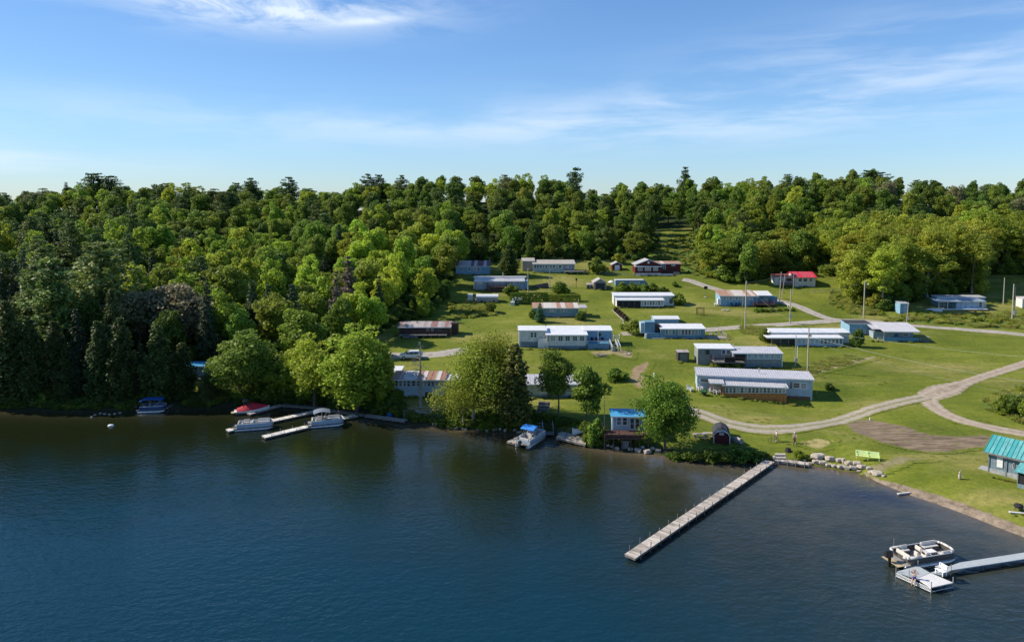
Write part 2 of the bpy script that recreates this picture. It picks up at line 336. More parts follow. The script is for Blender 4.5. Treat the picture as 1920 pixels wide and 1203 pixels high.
# ---------------------------------------------------------------- ground
def ground_nodes(nt, forest=None, rough_=None):
    N = nt.nodes; L = nt.links
    g = N.new('ShaderNodeNewGeometry')
    def nz(scale, det=5, ro=0.6, st=(1, 1, 1)):
        mp = N.new('ShaderNodeMapping'); mp.inputs['Scale'].default_value = st; L.new(g.outputs['Position'], mp.inputs[0])
        t = N.new('ShaderNodeTexNoise'); t.inputs['Scale'].default_value = scale; t.inputs['Detail'].default_value = det; t.inputs['Roughness'].default_value = ro; L.new(mp.outputs[0], t.inputs['Vector']); return t.outputs['Fac']
    def mix(f, a, b, mode='MIX'):
        x = N.new('ShaderNodeMix'); x.data_type = 'RGBA'; x.blend_type = mode
        if isinstance(f, float): x.inputs['Factor'].default_value = f
        else: L.new(f, x.inputs['Factor'])
        for i, v in ((6, a), (7, b)):
            if isinstance(v, tuple): x.inputs[i].default_value = (*v, 1)
            else: L.new(v, x.inputs[i])
        return x.outputs[2]
    def mr(x, a, b, c=0.0, d=1.0):
        r = N.new('ShaderNodeMapRange'); r.interpolation_type = 'SMOOTHSTEP'; L.new(x, r.inputs[0])
        for i, v in enumerate((a, b, c, d)): r.inputs[i + 1].default_value = v
        return r.outputs[0]
    base = ramp(N, [(0.3, (0.105, 0.142, 0.016)), (0.5, (0.180, 0.212, 0.026)), (0.72, (0.27, 0.29, 0.045))]); L.new(nz(0.07, 6, 0.62), base.inputs[0])
    c = mix(mr(nz(0.045, 4, 0.55, (1, 1.8, 1)), 0.50, 0.68, 0, 0.8), base.outputs[0], (0.38, 0.33, 0.11))     # dry straw patches
    c = mix(mr(nz(0.5, 6, 0.7, (0.5, 1.6, 1)), 0.50, 0.8, 0, 0.55), c, (0.27, 0.25, 0.09))
    c = mix(mr(nz(1.3, 5, 0.7), 0.48, 0.72, 0, 0.6), c, (0.06, 0.105, 0.014))
    c = mix(mr(nz(0.16, 3, 0.5, (0.35, 4.5, 1)), 0.46, 0.62, 0, 0.28), c, (0.09, 0.15, 0.02))
    c = mix(mr(nz(0.9, 7, 0.75, (1, 1.4, 1)), 0.60, 0.78, 0, 0.7), c, (0.36, 0.30, 0.15))
    c = mix(mr(nz(2.6, 8, 0.8), 0.32, 0.62, 0.55, 1.0), (0.012, 0.02, 0.004), c)
    if rough_ is not None:
        rg = ramp(N, [(0.3, (0.06, 0.12, 0.02)), (0.7, (0.15, 0.21, 0.045))]); L.new(nz(0.9, 7, 0.7), rg.inputs[0]); c = mix(rough_, c, rg.outputs[0])
    if forest is not None:
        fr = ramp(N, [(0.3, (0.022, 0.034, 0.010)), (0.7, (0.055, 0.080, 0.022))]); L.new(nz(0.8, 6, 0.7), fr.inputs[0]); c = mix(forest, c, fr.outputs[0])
    return c, nz, mix, mr
def ground_material():
    m, nt, N, L, b = newmat('lawn')
    at = N.new('ShaderNodeVertexColor'); at.layer_name = 'zone'; sp = N.new('ShaderNodeSeparateColor'); L.new(at.outputs[0], sp.inputs[0])
    c, nz, mix, mr = ground_nodes(nt, sp.outputs[0], sp.outputs[1])
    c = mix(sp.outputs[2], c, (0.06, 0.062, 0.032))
    L.new(c, b.inputs['Base Color']); b.inputs['Roughness'].default_value = 0.9; b.inputs['Specular IOR Level'].default_value = 0.1
    bp = N.new('ShaderNodeBump'); bp.inputs['Strength'].default_value = 0.6; bp.inputs['Distance'].default_value = 0.12; L.new(nz(2.2, 6, 0.7), bp.inputs['Height']); L.new(bp.outputs[0], b.inputs['Normal'])
    return m
ROUGH_POLYS = [[(1640, 606), (1700, 590), (1760, 590), (1960, 585), (1960, 618), (1820, 612), (1720, 603)], [(1560, 545), (1640, 560), (1660, 592), (1600, 590), (1555, 570)], [(840, 565), (900, 568), (930, 590), (850, 600)],
               [(1840, 760), (1870, 735), (1990, 720), (1990, 800), (1900, 790)], [(1200, 470), (1310, 430), (1320, 520), (1280, 510)], [(1390, 610), (1450, 612), (1440, 630), (1395, 625)], [(1490, 690), (1590, 665), (1620, 672), (1500, 705)]]
def build_ground():
    def axis(segs):
        out = []
        for a, b, st in segs:
            n = max(1, int(round((b - a) / st))); out += [a + (b - a) * i / n for i in range(n)]
        out.append(segs[-1][1]); return out
    xs = axis([(-2600, -700, 190), (-700, -300, 20), (-300, -130, 4), (-130, 100, 1.15), (100, 200, 2.5), (200, 400, 10), (400, 700, 50), (700, 2600, 190)])
    ys_ = axis([(-400, 40, 40), (40, 62, 4), (62, 135, 0.95), (135, 235, 1.5), (235, 370, 4.5), (370, 600, 25), (600, 3000, 240)])
    nx, ny = len(xs), len(ys_)
    vs = []; zone = []
    for Y in ys_:
        for X in xs:
            z = th(X, Y); vs.append((X, Y, z))
            f = r = s = 0.0
            if -320 < X < 320 and 60 < Y < 360:
                px, py, dp = proj((X, Y, z))
                j = noise.noise(Vector((X * 0.3, Y * 0.3, 2))) * 5
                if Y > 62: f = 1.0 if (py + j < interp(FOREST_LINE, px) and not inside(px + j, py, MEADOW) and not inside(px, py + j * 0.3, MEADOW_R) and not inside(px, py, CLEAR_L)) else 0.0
                for P in ROUGH_POLYS:
                    if inside(px + j * 2, py + j, P): r = 1.0
                d = Y - ys(X)
                if d < (2.2 if X < 28 else 0.6) + j * 0.12: s = 1.0
            elif Y > 200: f = 1.0
            zone.append((f, r, s, 1.0))
    fs = [(j * nx + i, j * nx + i + 1, (j + 1) * nx + i + 1, (j + 1) * nx + i) for j in range(ny - 1) for i in range(nx - 1)]
    me = bpy.data.meshes.new('ground'); me.from_pydata(vs, [], fs)
    ca = me.color_attributes.new('zone', 'FLOAT_COLOR', 'POINT'); ca.data.foreach_set('color', [c for z in zone for c in z])
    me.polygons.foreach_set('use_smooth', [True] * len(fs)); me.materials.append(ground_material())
    o = bpy.data.objects.new('ground', me); COL.objects.link(o); tag(o, 'mown lawn and hillside rising from the lake to the forest', kind='structure')
build_ground()

def build_water():
    def axis(segs):
        out = []
        for a, b, st in segs:
            n = max(1, int(round((b - a) / st))); out += [a + (b - a) * i / n for i in range(n)]
        out.append(segs[-1][1]); return out
    xs = axis([(-2600, -130, 260), (-130, 110, 1.6), (110, 2600, 260)]); ys_ = axis([(-1500, 20, 200), (20, 128, 1.3), (128, 150, 10)])
    vs = []; sh = []
    nx = len(xs)
    for Y in ys_:
        for X in xs:
            vs.append((X, Y, 0))
            if 20 <= Y <= 128 and -130 < X < 110:
                d = ys(X) - Y
                a = min(1, max(0, (X - 8) / 26)); b_ = math.exp(-max(d, 0) / 22.0); k = a * b_
                rim = math.exp(-max(d, 0) / 2.2)
                px, py, dp = proj((X, Y, 0)); j = noise.noise(Vector((X * .2, Y * .2, 0)))
                wd = math.exp(-(((px - 1610 - (py - 925) * 2.6) / 95) ** 2 + ((py - 930) / 17) ** 2) * (1 + j)) if py > 870 and px > 1350 else 0
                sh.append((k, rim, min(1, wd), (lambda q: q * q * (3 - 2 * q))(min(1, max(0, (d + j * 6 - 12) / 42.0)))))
            else: sh.append((0, 0, 0, 1))
    fs = [(j * nx + i, j * nx + i + 1, (j + 1) * nx + i + 1, (j + 1) * nx + i) for j in range(len(ys_) - 1) for i in range(nx - 1)]
    me = bpy.data.meshes.new('water'); me.from_pydata(vs, [], fs)
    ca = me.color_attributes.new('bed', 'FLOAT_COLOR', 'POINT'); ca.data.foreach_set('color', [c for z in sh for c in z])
    m, nt, N, L, b = newmat('lake_water')
    at = N.new('ShaderNodeVertexColor'); at.layer_name = 'bed'; sp = N.new('ShaderNodeSeparateColor'); L.new(at.outputs[0], sp.inputs[0])
    g = N.new('ShaderNodeNewGeometry')
    def nz(scale, det, ro, st, rot=0.3):
        mp = N.new('ShaderNodeMapping'); mp.inputs['Scale'].default_value = st; mp.inputs['Rotation'].default_value = (0, 0, rot); L.new(g.outputs['Position'], mp.inputs[0])
        t = N.new('ShaderNodeTexNoise'); t.inputs['Scale'].default_value = scale; t.inputs['Detail'].default_value = det; t.inputs['Roughness'].default_value = ro; L.new(mp.outputs[0], t.inputs['Vector']); return t.outputs['Fac']
    def mix(f, a, c):
        x = N.new('ShaderNodeMix'); x.data_type = 'RGBA'; L.new(f, x.inputs['Factor'])
        for i, v in ((6, a), (7, c)):
            if isinstance(v, tuple): x.inputs[i].default_value = (*v, 1)
            else: L.new(v, x.inputs[i])
        return x.outputs[2]
    bed = ramp(N, [(0.35, (0.050, 0.058, 0.050)), (0.6, (0.095, 0.092, 0.072))]); L.new(nz(0.25, 6, 0.65, (1, 1, 1)), bed.inputs[0])
    deep = mix(at.outputs['Alpha'], (0.011, 0.016, 0.006), (0.003, 0.031, 0.050)); c = mix(sp.outputs[0], deep, bed.outputs[0])  # olive towards the shore paints the trees' dark reflection into the water colour
    c = mix(sp.outputs[2], c, (0.022, 0.026, 0.040))
    c = mix(sp.outputs[1], c, (0.13, 0.10, 0.065))
    L.new(c, b.inputs['Base Color']); b.inputs['Roughness'].default_value = 0.05; b.inputs['IOR'].default_value = 1.33; b.inputs['Specular IOR Level'].default_value = 0.5
    mth = lambda op, a, c: (lambda x: (L.new(a, x.inputs[0]), (L.new(c, x.inputs[1]) if not isinstance(c, float) else setattr(x.inputs[1], 'default_value', c)), x.outputs[0])[2])((lambda x: (setattr(x, 'operation', op), x)[1])(N.new('ShaderNodeMath')))
    w1 = nz(1.8, 3, 0.55, (0.8, 1.15, 1), -0.35); w2 = nz(0.7, 2, 0.5, (0.8, 1.3, 1), -0.2)
    hsum = mth('ADD', w1, mth('MULTIPLY', w2, 1.1))
    pt = nz(0.03, 3, 0.5, (0.6, 1.6, 1), 0.1)
    r = N.new('ShaderNodeMapRange'); L.new(pt, r.inputs[0]); r.inputs[1].default_value = 0.35; r.inputs[2].default_value = 0.65; r.inputs[3].default_value = 0.35; r.inputs[4].default_value = 1.0
    bp = N.new('ShaderNodeBump'); L.new(r.outputs[0], bp.inputs['Strength']); bp.inputs['Distance'].default_value = 0.098; L.new(hsum, bp.inputs['Height']); L.new(bp.outputs[0], b.inputs['Normal'])
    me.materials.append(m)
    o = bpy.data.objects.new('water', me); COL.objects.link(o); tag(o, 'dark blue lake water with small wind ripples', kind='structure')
build_water()

# ---------------------------------------------------------------- roads, tracks, beach, bare soil
def smooth_path(pts, step=1.2):
    P = [Vector(p) for p in pts]; P = [P[0] * 2 - P[1]] + P + [P[-1] * 2 - P[-2]]; out = []
    for i in range(1, len(P) - 2):
        n = max(1, int((P[i + 1] - P[i]).length / step))
        for k in range(n):
            t = k / n; a, b, c, d = P[i - 1], P[i], P[i + 1], P[i + 2]
            out.append(0.5 * ((2 * b) + (c - a) * t + (2 * a - 5 * b + 4 * c - d) * t * t + (3 * b - a - 3 * c + d) * t ** 3))
    out.append(P[-2]); return out
def roadmat(name, cols, median=False):
    m, nt, N, L, b = newmat(name)
    c, nz, mix, mr = ground_nodes(nt)
    uv = N.new('ShaderNodeUVMap'); uv.uv_map = 'uv'; sp = N.new('ShaderNodeSeparateXYZ'); L.new(uv.outputs[0], sp.inputs[0])
    gr = ramp(N, [(0.36, tuple(x * .78 for x in cols[0])), (0.62, cols[1])]); L.new(nz(1.0, 9, 0.8), gr.inputs[0]); g2 = gr.outputs[0]
    def M(op, a, bb):
        x = N.new('ShaderNodeMath'); x.operation = op
        for i, v in enumerate((a, bb)):
            if isinstance(v, (int, float)): x.inputs[i].default_value = v
            else: L.new(v, x.inputs[i])
        return x.outputs[0]
    e = M('ABSOLUTE', M('SUBTRACT', sp.outputs[0], 0.5), 0)      # 0 at the crown, .5 at the edge
    n1 = M('MULTIPLY', M('SUBTRACT', nz(0.9, 6, 0.7), 0.5), 0.32)
    f = mr(M('ADD', e, n1), 0.36, 0.46)
    # wheel ruts, slightly paler
    rut = mr(M('ABSOLUTE', M('SUBTRACT', M('ADD', e, M('MULTIPLY', n1, 0.3)), 0.22), 0), 0.0, 0.12, 0.5, 0.0)
    g2 = mix(rut, g2, tuple(min(1, x * 1.12) for x in cols[1]))
    if median: g2 = mix(mr(M('ADD', e, n1), 0.04, 0.11, 0.5, 0.0), g2, c)
    col = mix(f, g2, c)
    L.new(col, b.inputs['Base Color']); b.inputs['Roughness'].default_value = 0.95; b.inputs['Specular IOR Level'].default_value = 0.1
    bp = N.new('ShaderNodeBump'); bp.inputs['Strength'].default_value = 0.5; bp.inputs['Distance'].default_value = 0.05; L.new(nz(5, 5, 0.7), bp.inputs['Height']); L.new(bp.outputs[0], b.inputs['Normal'])
    return m
GRAVEL = roadmat('gravel', ((0.31, 0.25, 0.19), (0.46, 0.385, 0.30))); TRACK = roadmat('track_gravel', ((0.30, 0.26, 0.20), (0.43, 0.38, 0.30)), True); LANE = roadmat('lane_gravel', ((0.33, 0.30, 0.26), (0.45, 0.41, 0.36)))
def road(name, pxs, width, m, label, lift=0.06):
    pts = smooth_path([Vector((hit(*p).x, hit(*p).y, 0)) for p in pxs])
    K = 7; vs = []; uvs = []; fs = []; s = 0
    for i, p in enumerate(pts):
        t = (pts[min(i + 1, len(pts) - 1)] - pts[max(i - 1, 0)]).normalized(); nrm = Vector((-t.y, t.x, 0))
        if i: s += (p - pts[i - 1]).length
        w = width(i / (len(pts) - 1)) if callable(width) else width
        w *= 1.25
        for k in range(K):
            u = k / (K - 1); q = p + nrm * (u - 0.5) * w
            vs.append((q.x, q.y, th(q.x, q.y) + lift - (0.05 if k in (0, K - 1) else 0))); uvs.append((u, s))
    for i in range(len(pts) - 1):
        for k in range(K - 1): a = i * K + k; fs.append((a, a + K, a + K + 1, a + 1))
    me = bpy.data.meshes.new(name); me.from_pydata(vs, [], fs); ul = me.uv_layers.new(name='uv')
    for lp in me.loops: ul.data[lp.index].uv = uvs[lp.vertex_index]
    me.materials.append(m); me.polygons.foreach_set('use_smooth', [True] * len(fs))
    bm = bmesh.new(); bm.from_mesh(me); bmesh.ops.recalc_face_normals(bm, faces=bm.faces)
    if sum(f.normal.z for f in bm.faces) < 0: bmesh.ops.reverse_faces(bm, faces=bm.faces)
    bm.to_mesh(me); bm.free()
    o = bpy.data.objects.new(name, me); COL.objects.link(o); return tag(o, label, kind='structure')
road('road', [(2000, 655), (1920, 682), (1860, 701), (1800, 721), (1760, 735), (1740, 746), (1748, 760), (1775, 777), (1810, 790), (1865, 803), (1920, 813), (2000, 828), (2120, 850)], lambda t: 2.1 + 2.6 * math.exp(-((t - .575) / .05) ** 2) + (0.7 if t > .6 else 0), GRAVEL, 'pale gravel road bending round the lawn above the teal roofed building')
road('track', [(1733, 744), (1712, 749), (1660, 761), (1610, 777), (1560, 792), (1500, 801), (1440, 805), (1395, 800), (1350, 789), (1312, 775), (1285, 768)], lambda t: 2.5 + 0.9 * t, TRACK, 'two wheel gravel track running down to the shore', 0.10)
road('lane', [(2000, 640), (1920, 628), (1860, 622), (1800, 617), (1720, 611), (1650, 604), (1590, 601), (1540, 603), (1500, 606), (1440, 610), (1390, 613), (1330, 618), (1270, 621), (1215, 624), (1165, 626)], 2.8, LANE, 'narrow gravel lane crossing the hillside between the cottages', 0.08)
road('lane', [(1580, 602), (1545, 595), (1520, 585), (1495, 574), (1465, 566), (1430, 560), (1385, 552), (1345, 543), (1318, 535), (1295, 527), (1280, 524)], 3.0, LANE, 'gravel branch lane climbing past the rusty roofed blue cottage', 0.11)
road('driveway', [(690, 668), (730, 667), (770, 667), (820, 664), (850, 660), (880, 656)], 3.4, LANE, 'short gravel driveway under the white car', 0.07)
def patch(name, poly, m, label, cell=0.4, lift=0.05, kind='structure', fade=1.1):
    W = [hit(*p) for p in poly] if not isinstance(poly[0], Vector) else poly
    P = [(p.x, p.y) for p in W]
    x0, x1 = min(p[0] for p in P) - 2, max(p[0] for p in P) + 2; y0, y1 = min(p[1] for p in P) - 2, max(p[1] for p in P) + 2
    nx = int((x1 - x0) / cell) + 1; ny = int((y1 - y0) / cell) + 1; idx = {}; vs = []; fs = []; at = []
    def sdist(X, Y):
        best = 9e9
        for (ax, ay), (bx, by) in zip(P, P[1:] + P[:1]):
            dx, dy = bx - ax, by - ay; t = max(0, min(1, ((X - ax) * dx + (Y - ay) * dy) / (dx * dx + dy * dy + 1e-9))); best = min(best, (X - ax - t * dx) ** 2 + (Y - ay - t * dy) ** 2)
        return math.sqrt(best) * (1 if inside(X, Y, P) else -1)
    cache = {}
    def sd(i, j):
        if (i, j) not in cache: cache[(i, j)] = sdist(x0 + i * cell, y0 + j * cell)
        return cache[(i, j)]
    def vid(i, j):
        if (i, j) not in idx:
            X = x0 + i * cell; Y = y0 + j * cell; idx[(i, j)] = len(vs); k = sd(i, j)
            vs.append((X, Y, th(X, Y) + lift)); at.append(min(1, max(0, 0.5 + 0.5 * k / fade)))
        return idx[(i, j)]
    for i in range(nx):
        for j in range(ny):
            if sd(i, j) > -fade: fs.append((vid(i, j), vid(i + 1, j), vid(i + 1, j + 1), vid(i, j + 1)))
    me = bpy.data.meshes.new(name); me.from_pydata(vs, [], fs); me.materials.append(m); me.polygons.foreach_set('use_smooth', [True] * len(fs))
    ca = me.color_attributes.new('zone', 'FLOAT_COLOR', 'POINT'); ca.data.foreach_set('color', [q for a in at for q in (a, a, a, 1)])
    o = bpy.data.objects.new(name, me); COL.objects.link(o); return tag(o, label, kind=kind)
def soilmat(name, c0, c1, mixg=0.25, st=(1, 1, 1)):
    m, nt, N, L, b = newmat(name); c, nz, mix, mr = ground_nodes(nt)
    r = ramp(N, [(0.38, c0), (0.62, c1)]); L.new(nz(0.9, 8, 0.8, st), r.inputs[0])
    col = mix(mr(nz(0.7, 6, 0.7), 0.55, 0.68, 0, mixg), r.outputs[0], c)
    at = N.new('ShaderNodeVertexColor'); at.layer_name = 'zone'; ss = N.new('ShaderNodeSeparateColor'); L.new(at.outputs[0], ss.inputs[0])
    ad = N.new('ShaderNodeMath'); ad.operation = 'MULTIPLY_ADD'; L.new(nz(0.8, 7, 0.75), ad.inputs[0]); ad.inputs[1].default_value = 1.3; L.new(ss.outputs[0], ad.inputs[2])
    col = mix(mr(ad.outputs[0], 1.02, 1.32), c, col)
    L.new(col, b.inputs['Base Color']); b.inputs['Roughness'].default_value = 0.95; b.inputs['Specular IOR Level'].default_value = 0.1
    bp = N.new('ShaderNodeBump'); bp.inputs['Strength'].default_value = 0.8; bp.inputs['Distance'].default_value = 0.1; L.new(nz(1.6, 7, 0.75, st), bp.inputs['Height']); L.new(bp.outputs[0], b.inputs['Normal'])
    return m
patch('bare_soil', [(1582, 792), (1596, 786), (1640, 788), (1700, 800), (1745, 816), (1800, 818), (1848, 816), (1858, 824), (1845, 838), (1800, 842), (1775, 847), (1735, 846), (1700, 841), (1650, 828), (1605, 812)], soilmat('ploughed_soil', (0.09, 0.065, 0.045), (0.33, 0.255, 0.18), 0.7, (0.35, 2.4, 1)), 'bare brown soil strip ploughed across the lawn')
patch('worn_path', [(1186, 690), (1213, 678), (1217, 682), (1206, 700), (1209, 722), (1200, 729), (1190, 722), (1182, 708)], soilmat('worn_earth', (0.24, 0.165, 0.10), (0.36, 0.27, 0.17), 0.6), 'worn brown earth patch on the lawn below the blue cottage', 0.4)
patch('worn_path', [(1105, 660), (1165, 655), (1185, 660), (1183, 672), (1150, 664), (1120, 667)], soilmat('dry_earth', (0.26, 0.21, 0.11), (0.34, 0.28, 0.15), 0.9), 'dry trampled grass below the white cottage steps', 0.4)
patch('worn_path', [(1500, 832), (1530, 822), (1560, 826), (1555, 836), (1530, 842)], MATS.get('x') or soilmat('yellow_grass', (0.30, 0.26, 0.10), (0.42, 0.35, 0.17), 0.9), 'yellowed grass patch beside the cyclists', 0.4)
patch('worn_path', [(1495, 700), (1540, 688), (1590, 676), (1640, 668), (1640, 672), (1590, 684), (1540, 698), (1505, 708)], soilmat('cut_hay', (0.26, 0.21, 0.12), (0.38, 0.32, 0.2), 0.9), 'pale mown bank below the white cottage on the right', 0.4)
patch('worn_path', [(1745, 862), (1700, 865), (1668, 878), (1650, 885), (1625, 878), (1650, 868), (1690, 856)], soilmat('sandy_path', (0.19, 0.17, 0.09), (0.27, 0.24, 0.13), 0.9), 'faint trodden path from the bench to the beach', 0.4)
bc = []
for px_, py_ in SHORE_PX:
    if px_ >= 1600: bc.append(Vector((atz(px_, py_, 0).x, atz(px_, py_, 0).y, 0)))
bw = [0.7, 0.9, 2.3, 2.6, 2.7, 2.6, 2.4, 2.3, 2.2, 2.2]
inner = [Vector((p.x + bw[min(i, 9)] * 0.36, p.y + bw[min(i, 9)] * 0.62, 0)) for i, p in enumerate(bc)]
outer = [Vector((p.x - 1.0, p.y - 1.2, 0)) for p in bc]
patch('beach', outer + inner[::-1], soilmat('beach_gravel', (0.15, 0.115, 0.08), (0.36, 0.29, 0.22), 0.0), 'narrow brown gravel beach along the right shore', 0.4, 0.045, fade=0.5)

# ---------------------------------------------------------------- vegetation prototypes
def leaf_quads(P, Nn, size, rng, aspect=0.6):
    n = len(P); t = rng.normal(size=(n, 3)); t -= Nn * (t * Nn).sum(1)[:, None]; t /= np.linalg.norm(t, axis=1)[:, None] + 1e-9
    b = np.cross(Nn, t); s = size * rng.uniform(0.6, 1.35, n)[:, None]
    V = np.empty((n, 4, 3)); V[:, 0] = P - t * s; V[:, 1] = P - b * s * aspect + Nn * s * 0.15; V[:, 2] = P + t * s; V[:, 3] = P + b * s * aspect - Nn * s * 0.15
    return V.reshape(-1, 3)
def norm(a): return a / (np.linalg.norm(a, axis=1)[:, None] + 1e-9)
def make_mesh(name, mb, LV, mats):
    """trunk and limbs (MB) + leaf quads -> two meshes and one joined mesh"""
    nt_, nl = len(mb.v), len(LV)
    tv = np.array(mb.v, dtype=float).reshape(-1, 3); tf = mb.f
    def mk(nm, V, faces, ml, mi=None):
        me = bpy.data.meshes.new(nm); me.from_pydata([tuple(v) for v in V] if len(V) else [], [], faces)
        for m in ml: me.materials.append(m)
        if mi: me.polygons.foreach_set('material_index', mi)
        me.update(); return me
    lf = [(i, i + 1, i + 2, i + 3) for i in range(0, nl, 4)]
    trunk = mk(name + '_trunk', tv, tf, [mats[0]])
    crown = mk(name + '_crown', LV, lf, [mats[1]]) if nl else None
    V = np.concatenate([tv, LV]) if nl else tv
    joined = mk(name, V, tf + [tuple(k + nt_ for k in f) for f in lf], mats, [0] * len(tf) + [1] * len(lf))
    return dict(trunk=trunk, crown=crown, joined=joined)
M_BARK = mat('bark', (0.13, 0.105, 0.085), 0.9, var=0.3, scale=6, stretch=(1, 1, 0.3))
M_BARKP = mat('pale_bark', (0.33, 0.30, 0.26), 0.9, var=0.3, scale=5, stretch=(1, 1, 0.3))
def G(name, c1, c2, tr=0.3): return foliage(name, c1, c2, tr)
G_MID = G('leaves_green', (0.090, 0.145, 0.018), (0.235, 0.320, 0.046), 0.45)
G_BRIGHT = G('leaves_bright', (0.140, 0.205, 0.018), (0.340, 0.440, 0.052), 0.48)
G_YEL = G('leaves_yellow_green', (0.180, 0.215, 0.024), (0.400, 0.450, 0.060), 0.48)
G_DARK = G('leaves_dark', (0.055, 0.100, 0.016), (0.150, 0.220, 0.036), 0.42)
G_OLIVE = G('leaves_olive', (0.10, 0.11, 0.045), (0.24, 0.25, 0.12), 0.35)
G_PINE = G('needles_pine', (0.055, 0.100, 0.026), (0.175, 0.255, 0.062), 0.32)
G_SPRUCE = G('needles_spruce', (0.025, 0.050, 0.022), (0.070, 0.115, 0.048), 0.12)
G_CEDAR = G('needles_cedar', (0.055, 0.085, 0.022), (0.165, 0.210, 0.058), 0.28)
G_BROWN = G('needles_brown', (0.060, 0.050, 0.038), (0.135, 0.115, 0.085), 0.12)

def broadleaf(name, seed, leaves, gmat, R_=5.0, H=15.0, base=0.22, blobs=46, nleaf=6500, ls=0.30, bark=None, open_=0.0, squash=0.8, lobes=0, spread=0.38):
    rng = np.random.default_rng(seed); rnd = random.Random(seed)
    ch = H * (1 - base); c0 = np.array([0, 0, H * base + ch * 0.5])
    B = []; tries = 0
    subs = [(np.array([rnd.uniform(-spread, spread) * R_, rnd.uniform(-spread, spread) * R_, rnd.uniform(-.2, .24) * ch]), rnd.uniform(.78 - spread * .7, 1.0 - spread * .7)) for _ in range(lobes)] or [(np.zeros(3), 1.0)]
    while len(B) < blobs:
        o, sc = subs[len(B) % len(subs)]
        d = rng.normal(size=3); d /= np.linalg.norm(d); r = rng.uniform(0.35, 1.0) ** 0.6
        p = np.array([d[0] * R_ * r * sc, d[1] * R_ * r * sc, d[2] * ch * 0.5 * r * sc]) + o
        zz = p[2] / (ch * 0.5)
        if zz < -0.5 and math.hypot(p[0], p[1]) > R_ * 0.75: continue
        br = R_ * rng.uniform(0.20, 0.34) * (1.1 - 0.25 * abs(zz))
        p *= (1 - 0.55 * br / R_)
        B.append((p + c0, br))
    w = np.array([b[1] ** 2 for b in B]); w /= w.sum(); ids = rng.choice(len(B), nleaf, p=w)
    C = np.array([b[0] for b in B])[ids]; rr = np.array([b[1] for b in B])[ids]
    D = rng.normal(size=(nleaf, 3)); D[:, 2] += 0.25; D = norm(D)
    rad = rr * rng.uniform(0.55, 1.12, nleaf) ** 0.7
    P = C + D * rad[:, None] * np.array([1, 1, squash])
    out = norm(P - c0 + np.array([0, 0, ch * 0.15])); keep = rng.uniform(size=nleaf) > open_
    Nn = norm(D * 0.9 + out * 0.35 + rng.normal(size=(nleaf, 3)) * 0.8)
    LV = leaf_quads(P[keep], Nn[keep], ls, rng)
    mb = MB(); tr = H * 0.012 + 0.05; top = H * (base + (1 - base) * 0.62); x = y = 0; prev = Vector((0, 0, -0.6)); pr = tr * 1.3; stem = []
    for k in range(1, 6):
        q = Vector((rnd.uniform(-.25, .25) * k * 0.4, rnd.uniform(-.25, .25) * k * 0.4, top * k / 5)); r1 = tr * (1 - k / 6.2); mb.tube(prev, q, pr, r1, 7); prev = q; pr = r1; stem.append((q, r1))
    for b, br in sorted(B, key=lambda t: -t[1])[:16]:
        s, sr = stem[rnd.randint(1, 4)] if b[2] > stem[1][0].z else stem[0 if b[2] < stem[1][0].z else 1]
        mid = s.lerp(Vector(b), 0.5) + Vector((0, 0, -0.08 * (Vector(b) - s).length)); mb.tube(s, mid, sr * 0.5, sr * 0.34, 5); mb.tube(mid, Vector(b), sr * 0.34, sr * 0.12, 5)
    return make_mesh(name, mb, LV, [bark or M_BARK, gmat])
def conifer(name, seed, gmat, R_=3.2, H=16.0, levels=22, base=0.10, nper=60, ls=0.26, droop=0.25, tip=0.9, gap=0.0, power=1.0, flat=0.35, jag=0.25):
    rng = np.random.default_rng(seed); rnd = random.Random(seed); mb = MB(); tr = H * 0.014 + 0.06
    mb.tube((0, 0, -0.6), (0, 0, H * 0.5), tr * 1.2, tr * 0.7, 7); mb.tube((0, 0, H * 0.5), (0, 0, H * 0.985), tr * 0.7, 0.03, 6)
    PP = []; NN = []
    for k in range(levels):
        t = (k + rnd.uniform(-.3, .3)) / levels; t = min(0.985, max(0, t)); z = H * (base + (1 - base) * t)
        rl = R_ * ((1 - t) ** power) * tip + 0.12 * R_
        if power < 1 and t < 0.25: rl *= 0.55 + 1.8 * t
        nb = max(4, int(5 + 5 * (1 - t))); a0 = rnd.uniform(0, 6.28)
        for j in range(nb):
            if rnd.random() < gap: continue
            a = a0 + 6.283 * j / nb + rnd.uniform(-.3, .3); L_ = rl * rnd.uniform(1 - jag * 1.6, 1 + jag); dr = droop * rnd.uniform(0.6, 1.4)
            e = Vector((math.cos(a) * L_, math.sin(a) * L_, z - dr * L_))
            if L_ > 0.8: mb.tube((0, 0, z), e, tr * 0.25 * (1 - t) + 0.015, 0.012, 3, cap=False)
            n = int(nper * L_ / R_) + 5; u = rng.uniform(0.12, 1.05, n) ** 0.75
            wd = (0.16 + 0.30 * np.sin(np.clip(u, 0, 1) * 2.6)) * L_ * 0.75
            s = rng.normal(size=n) * wd * 0.55; hh = rng.normal(size=n) * flat * 0.35 * L_ * 0.4 + rng.uniform(-0.1, 0.1, n)
            px = math.cos(a) * u * L_ - math.sin(a) * s; py = math.sin(a) * u * L_ + math.cos(a) * s
            pz = z - dr * L_ * u ** 1.3 + hh - np.abs(s) * 0.2
            PP.append(np.stack([px, py, pz], 1)); nn = np.stack([np.cos(a) * np.ones(n) * 0.45, np.sin(a) * np.ones(n) * 0.45, np.ones(n) * 0.8], 1) + rng.normal(size=(n, 3)) * 0.5; NN.append(norm(nn))
    P = np.concatenate(PP); Nn = np.concatenate(NN)
    return make_mesh(name, mb, leaf_quads(P, Nn, ls, rng, 0.5), [M_BARK, gmat])
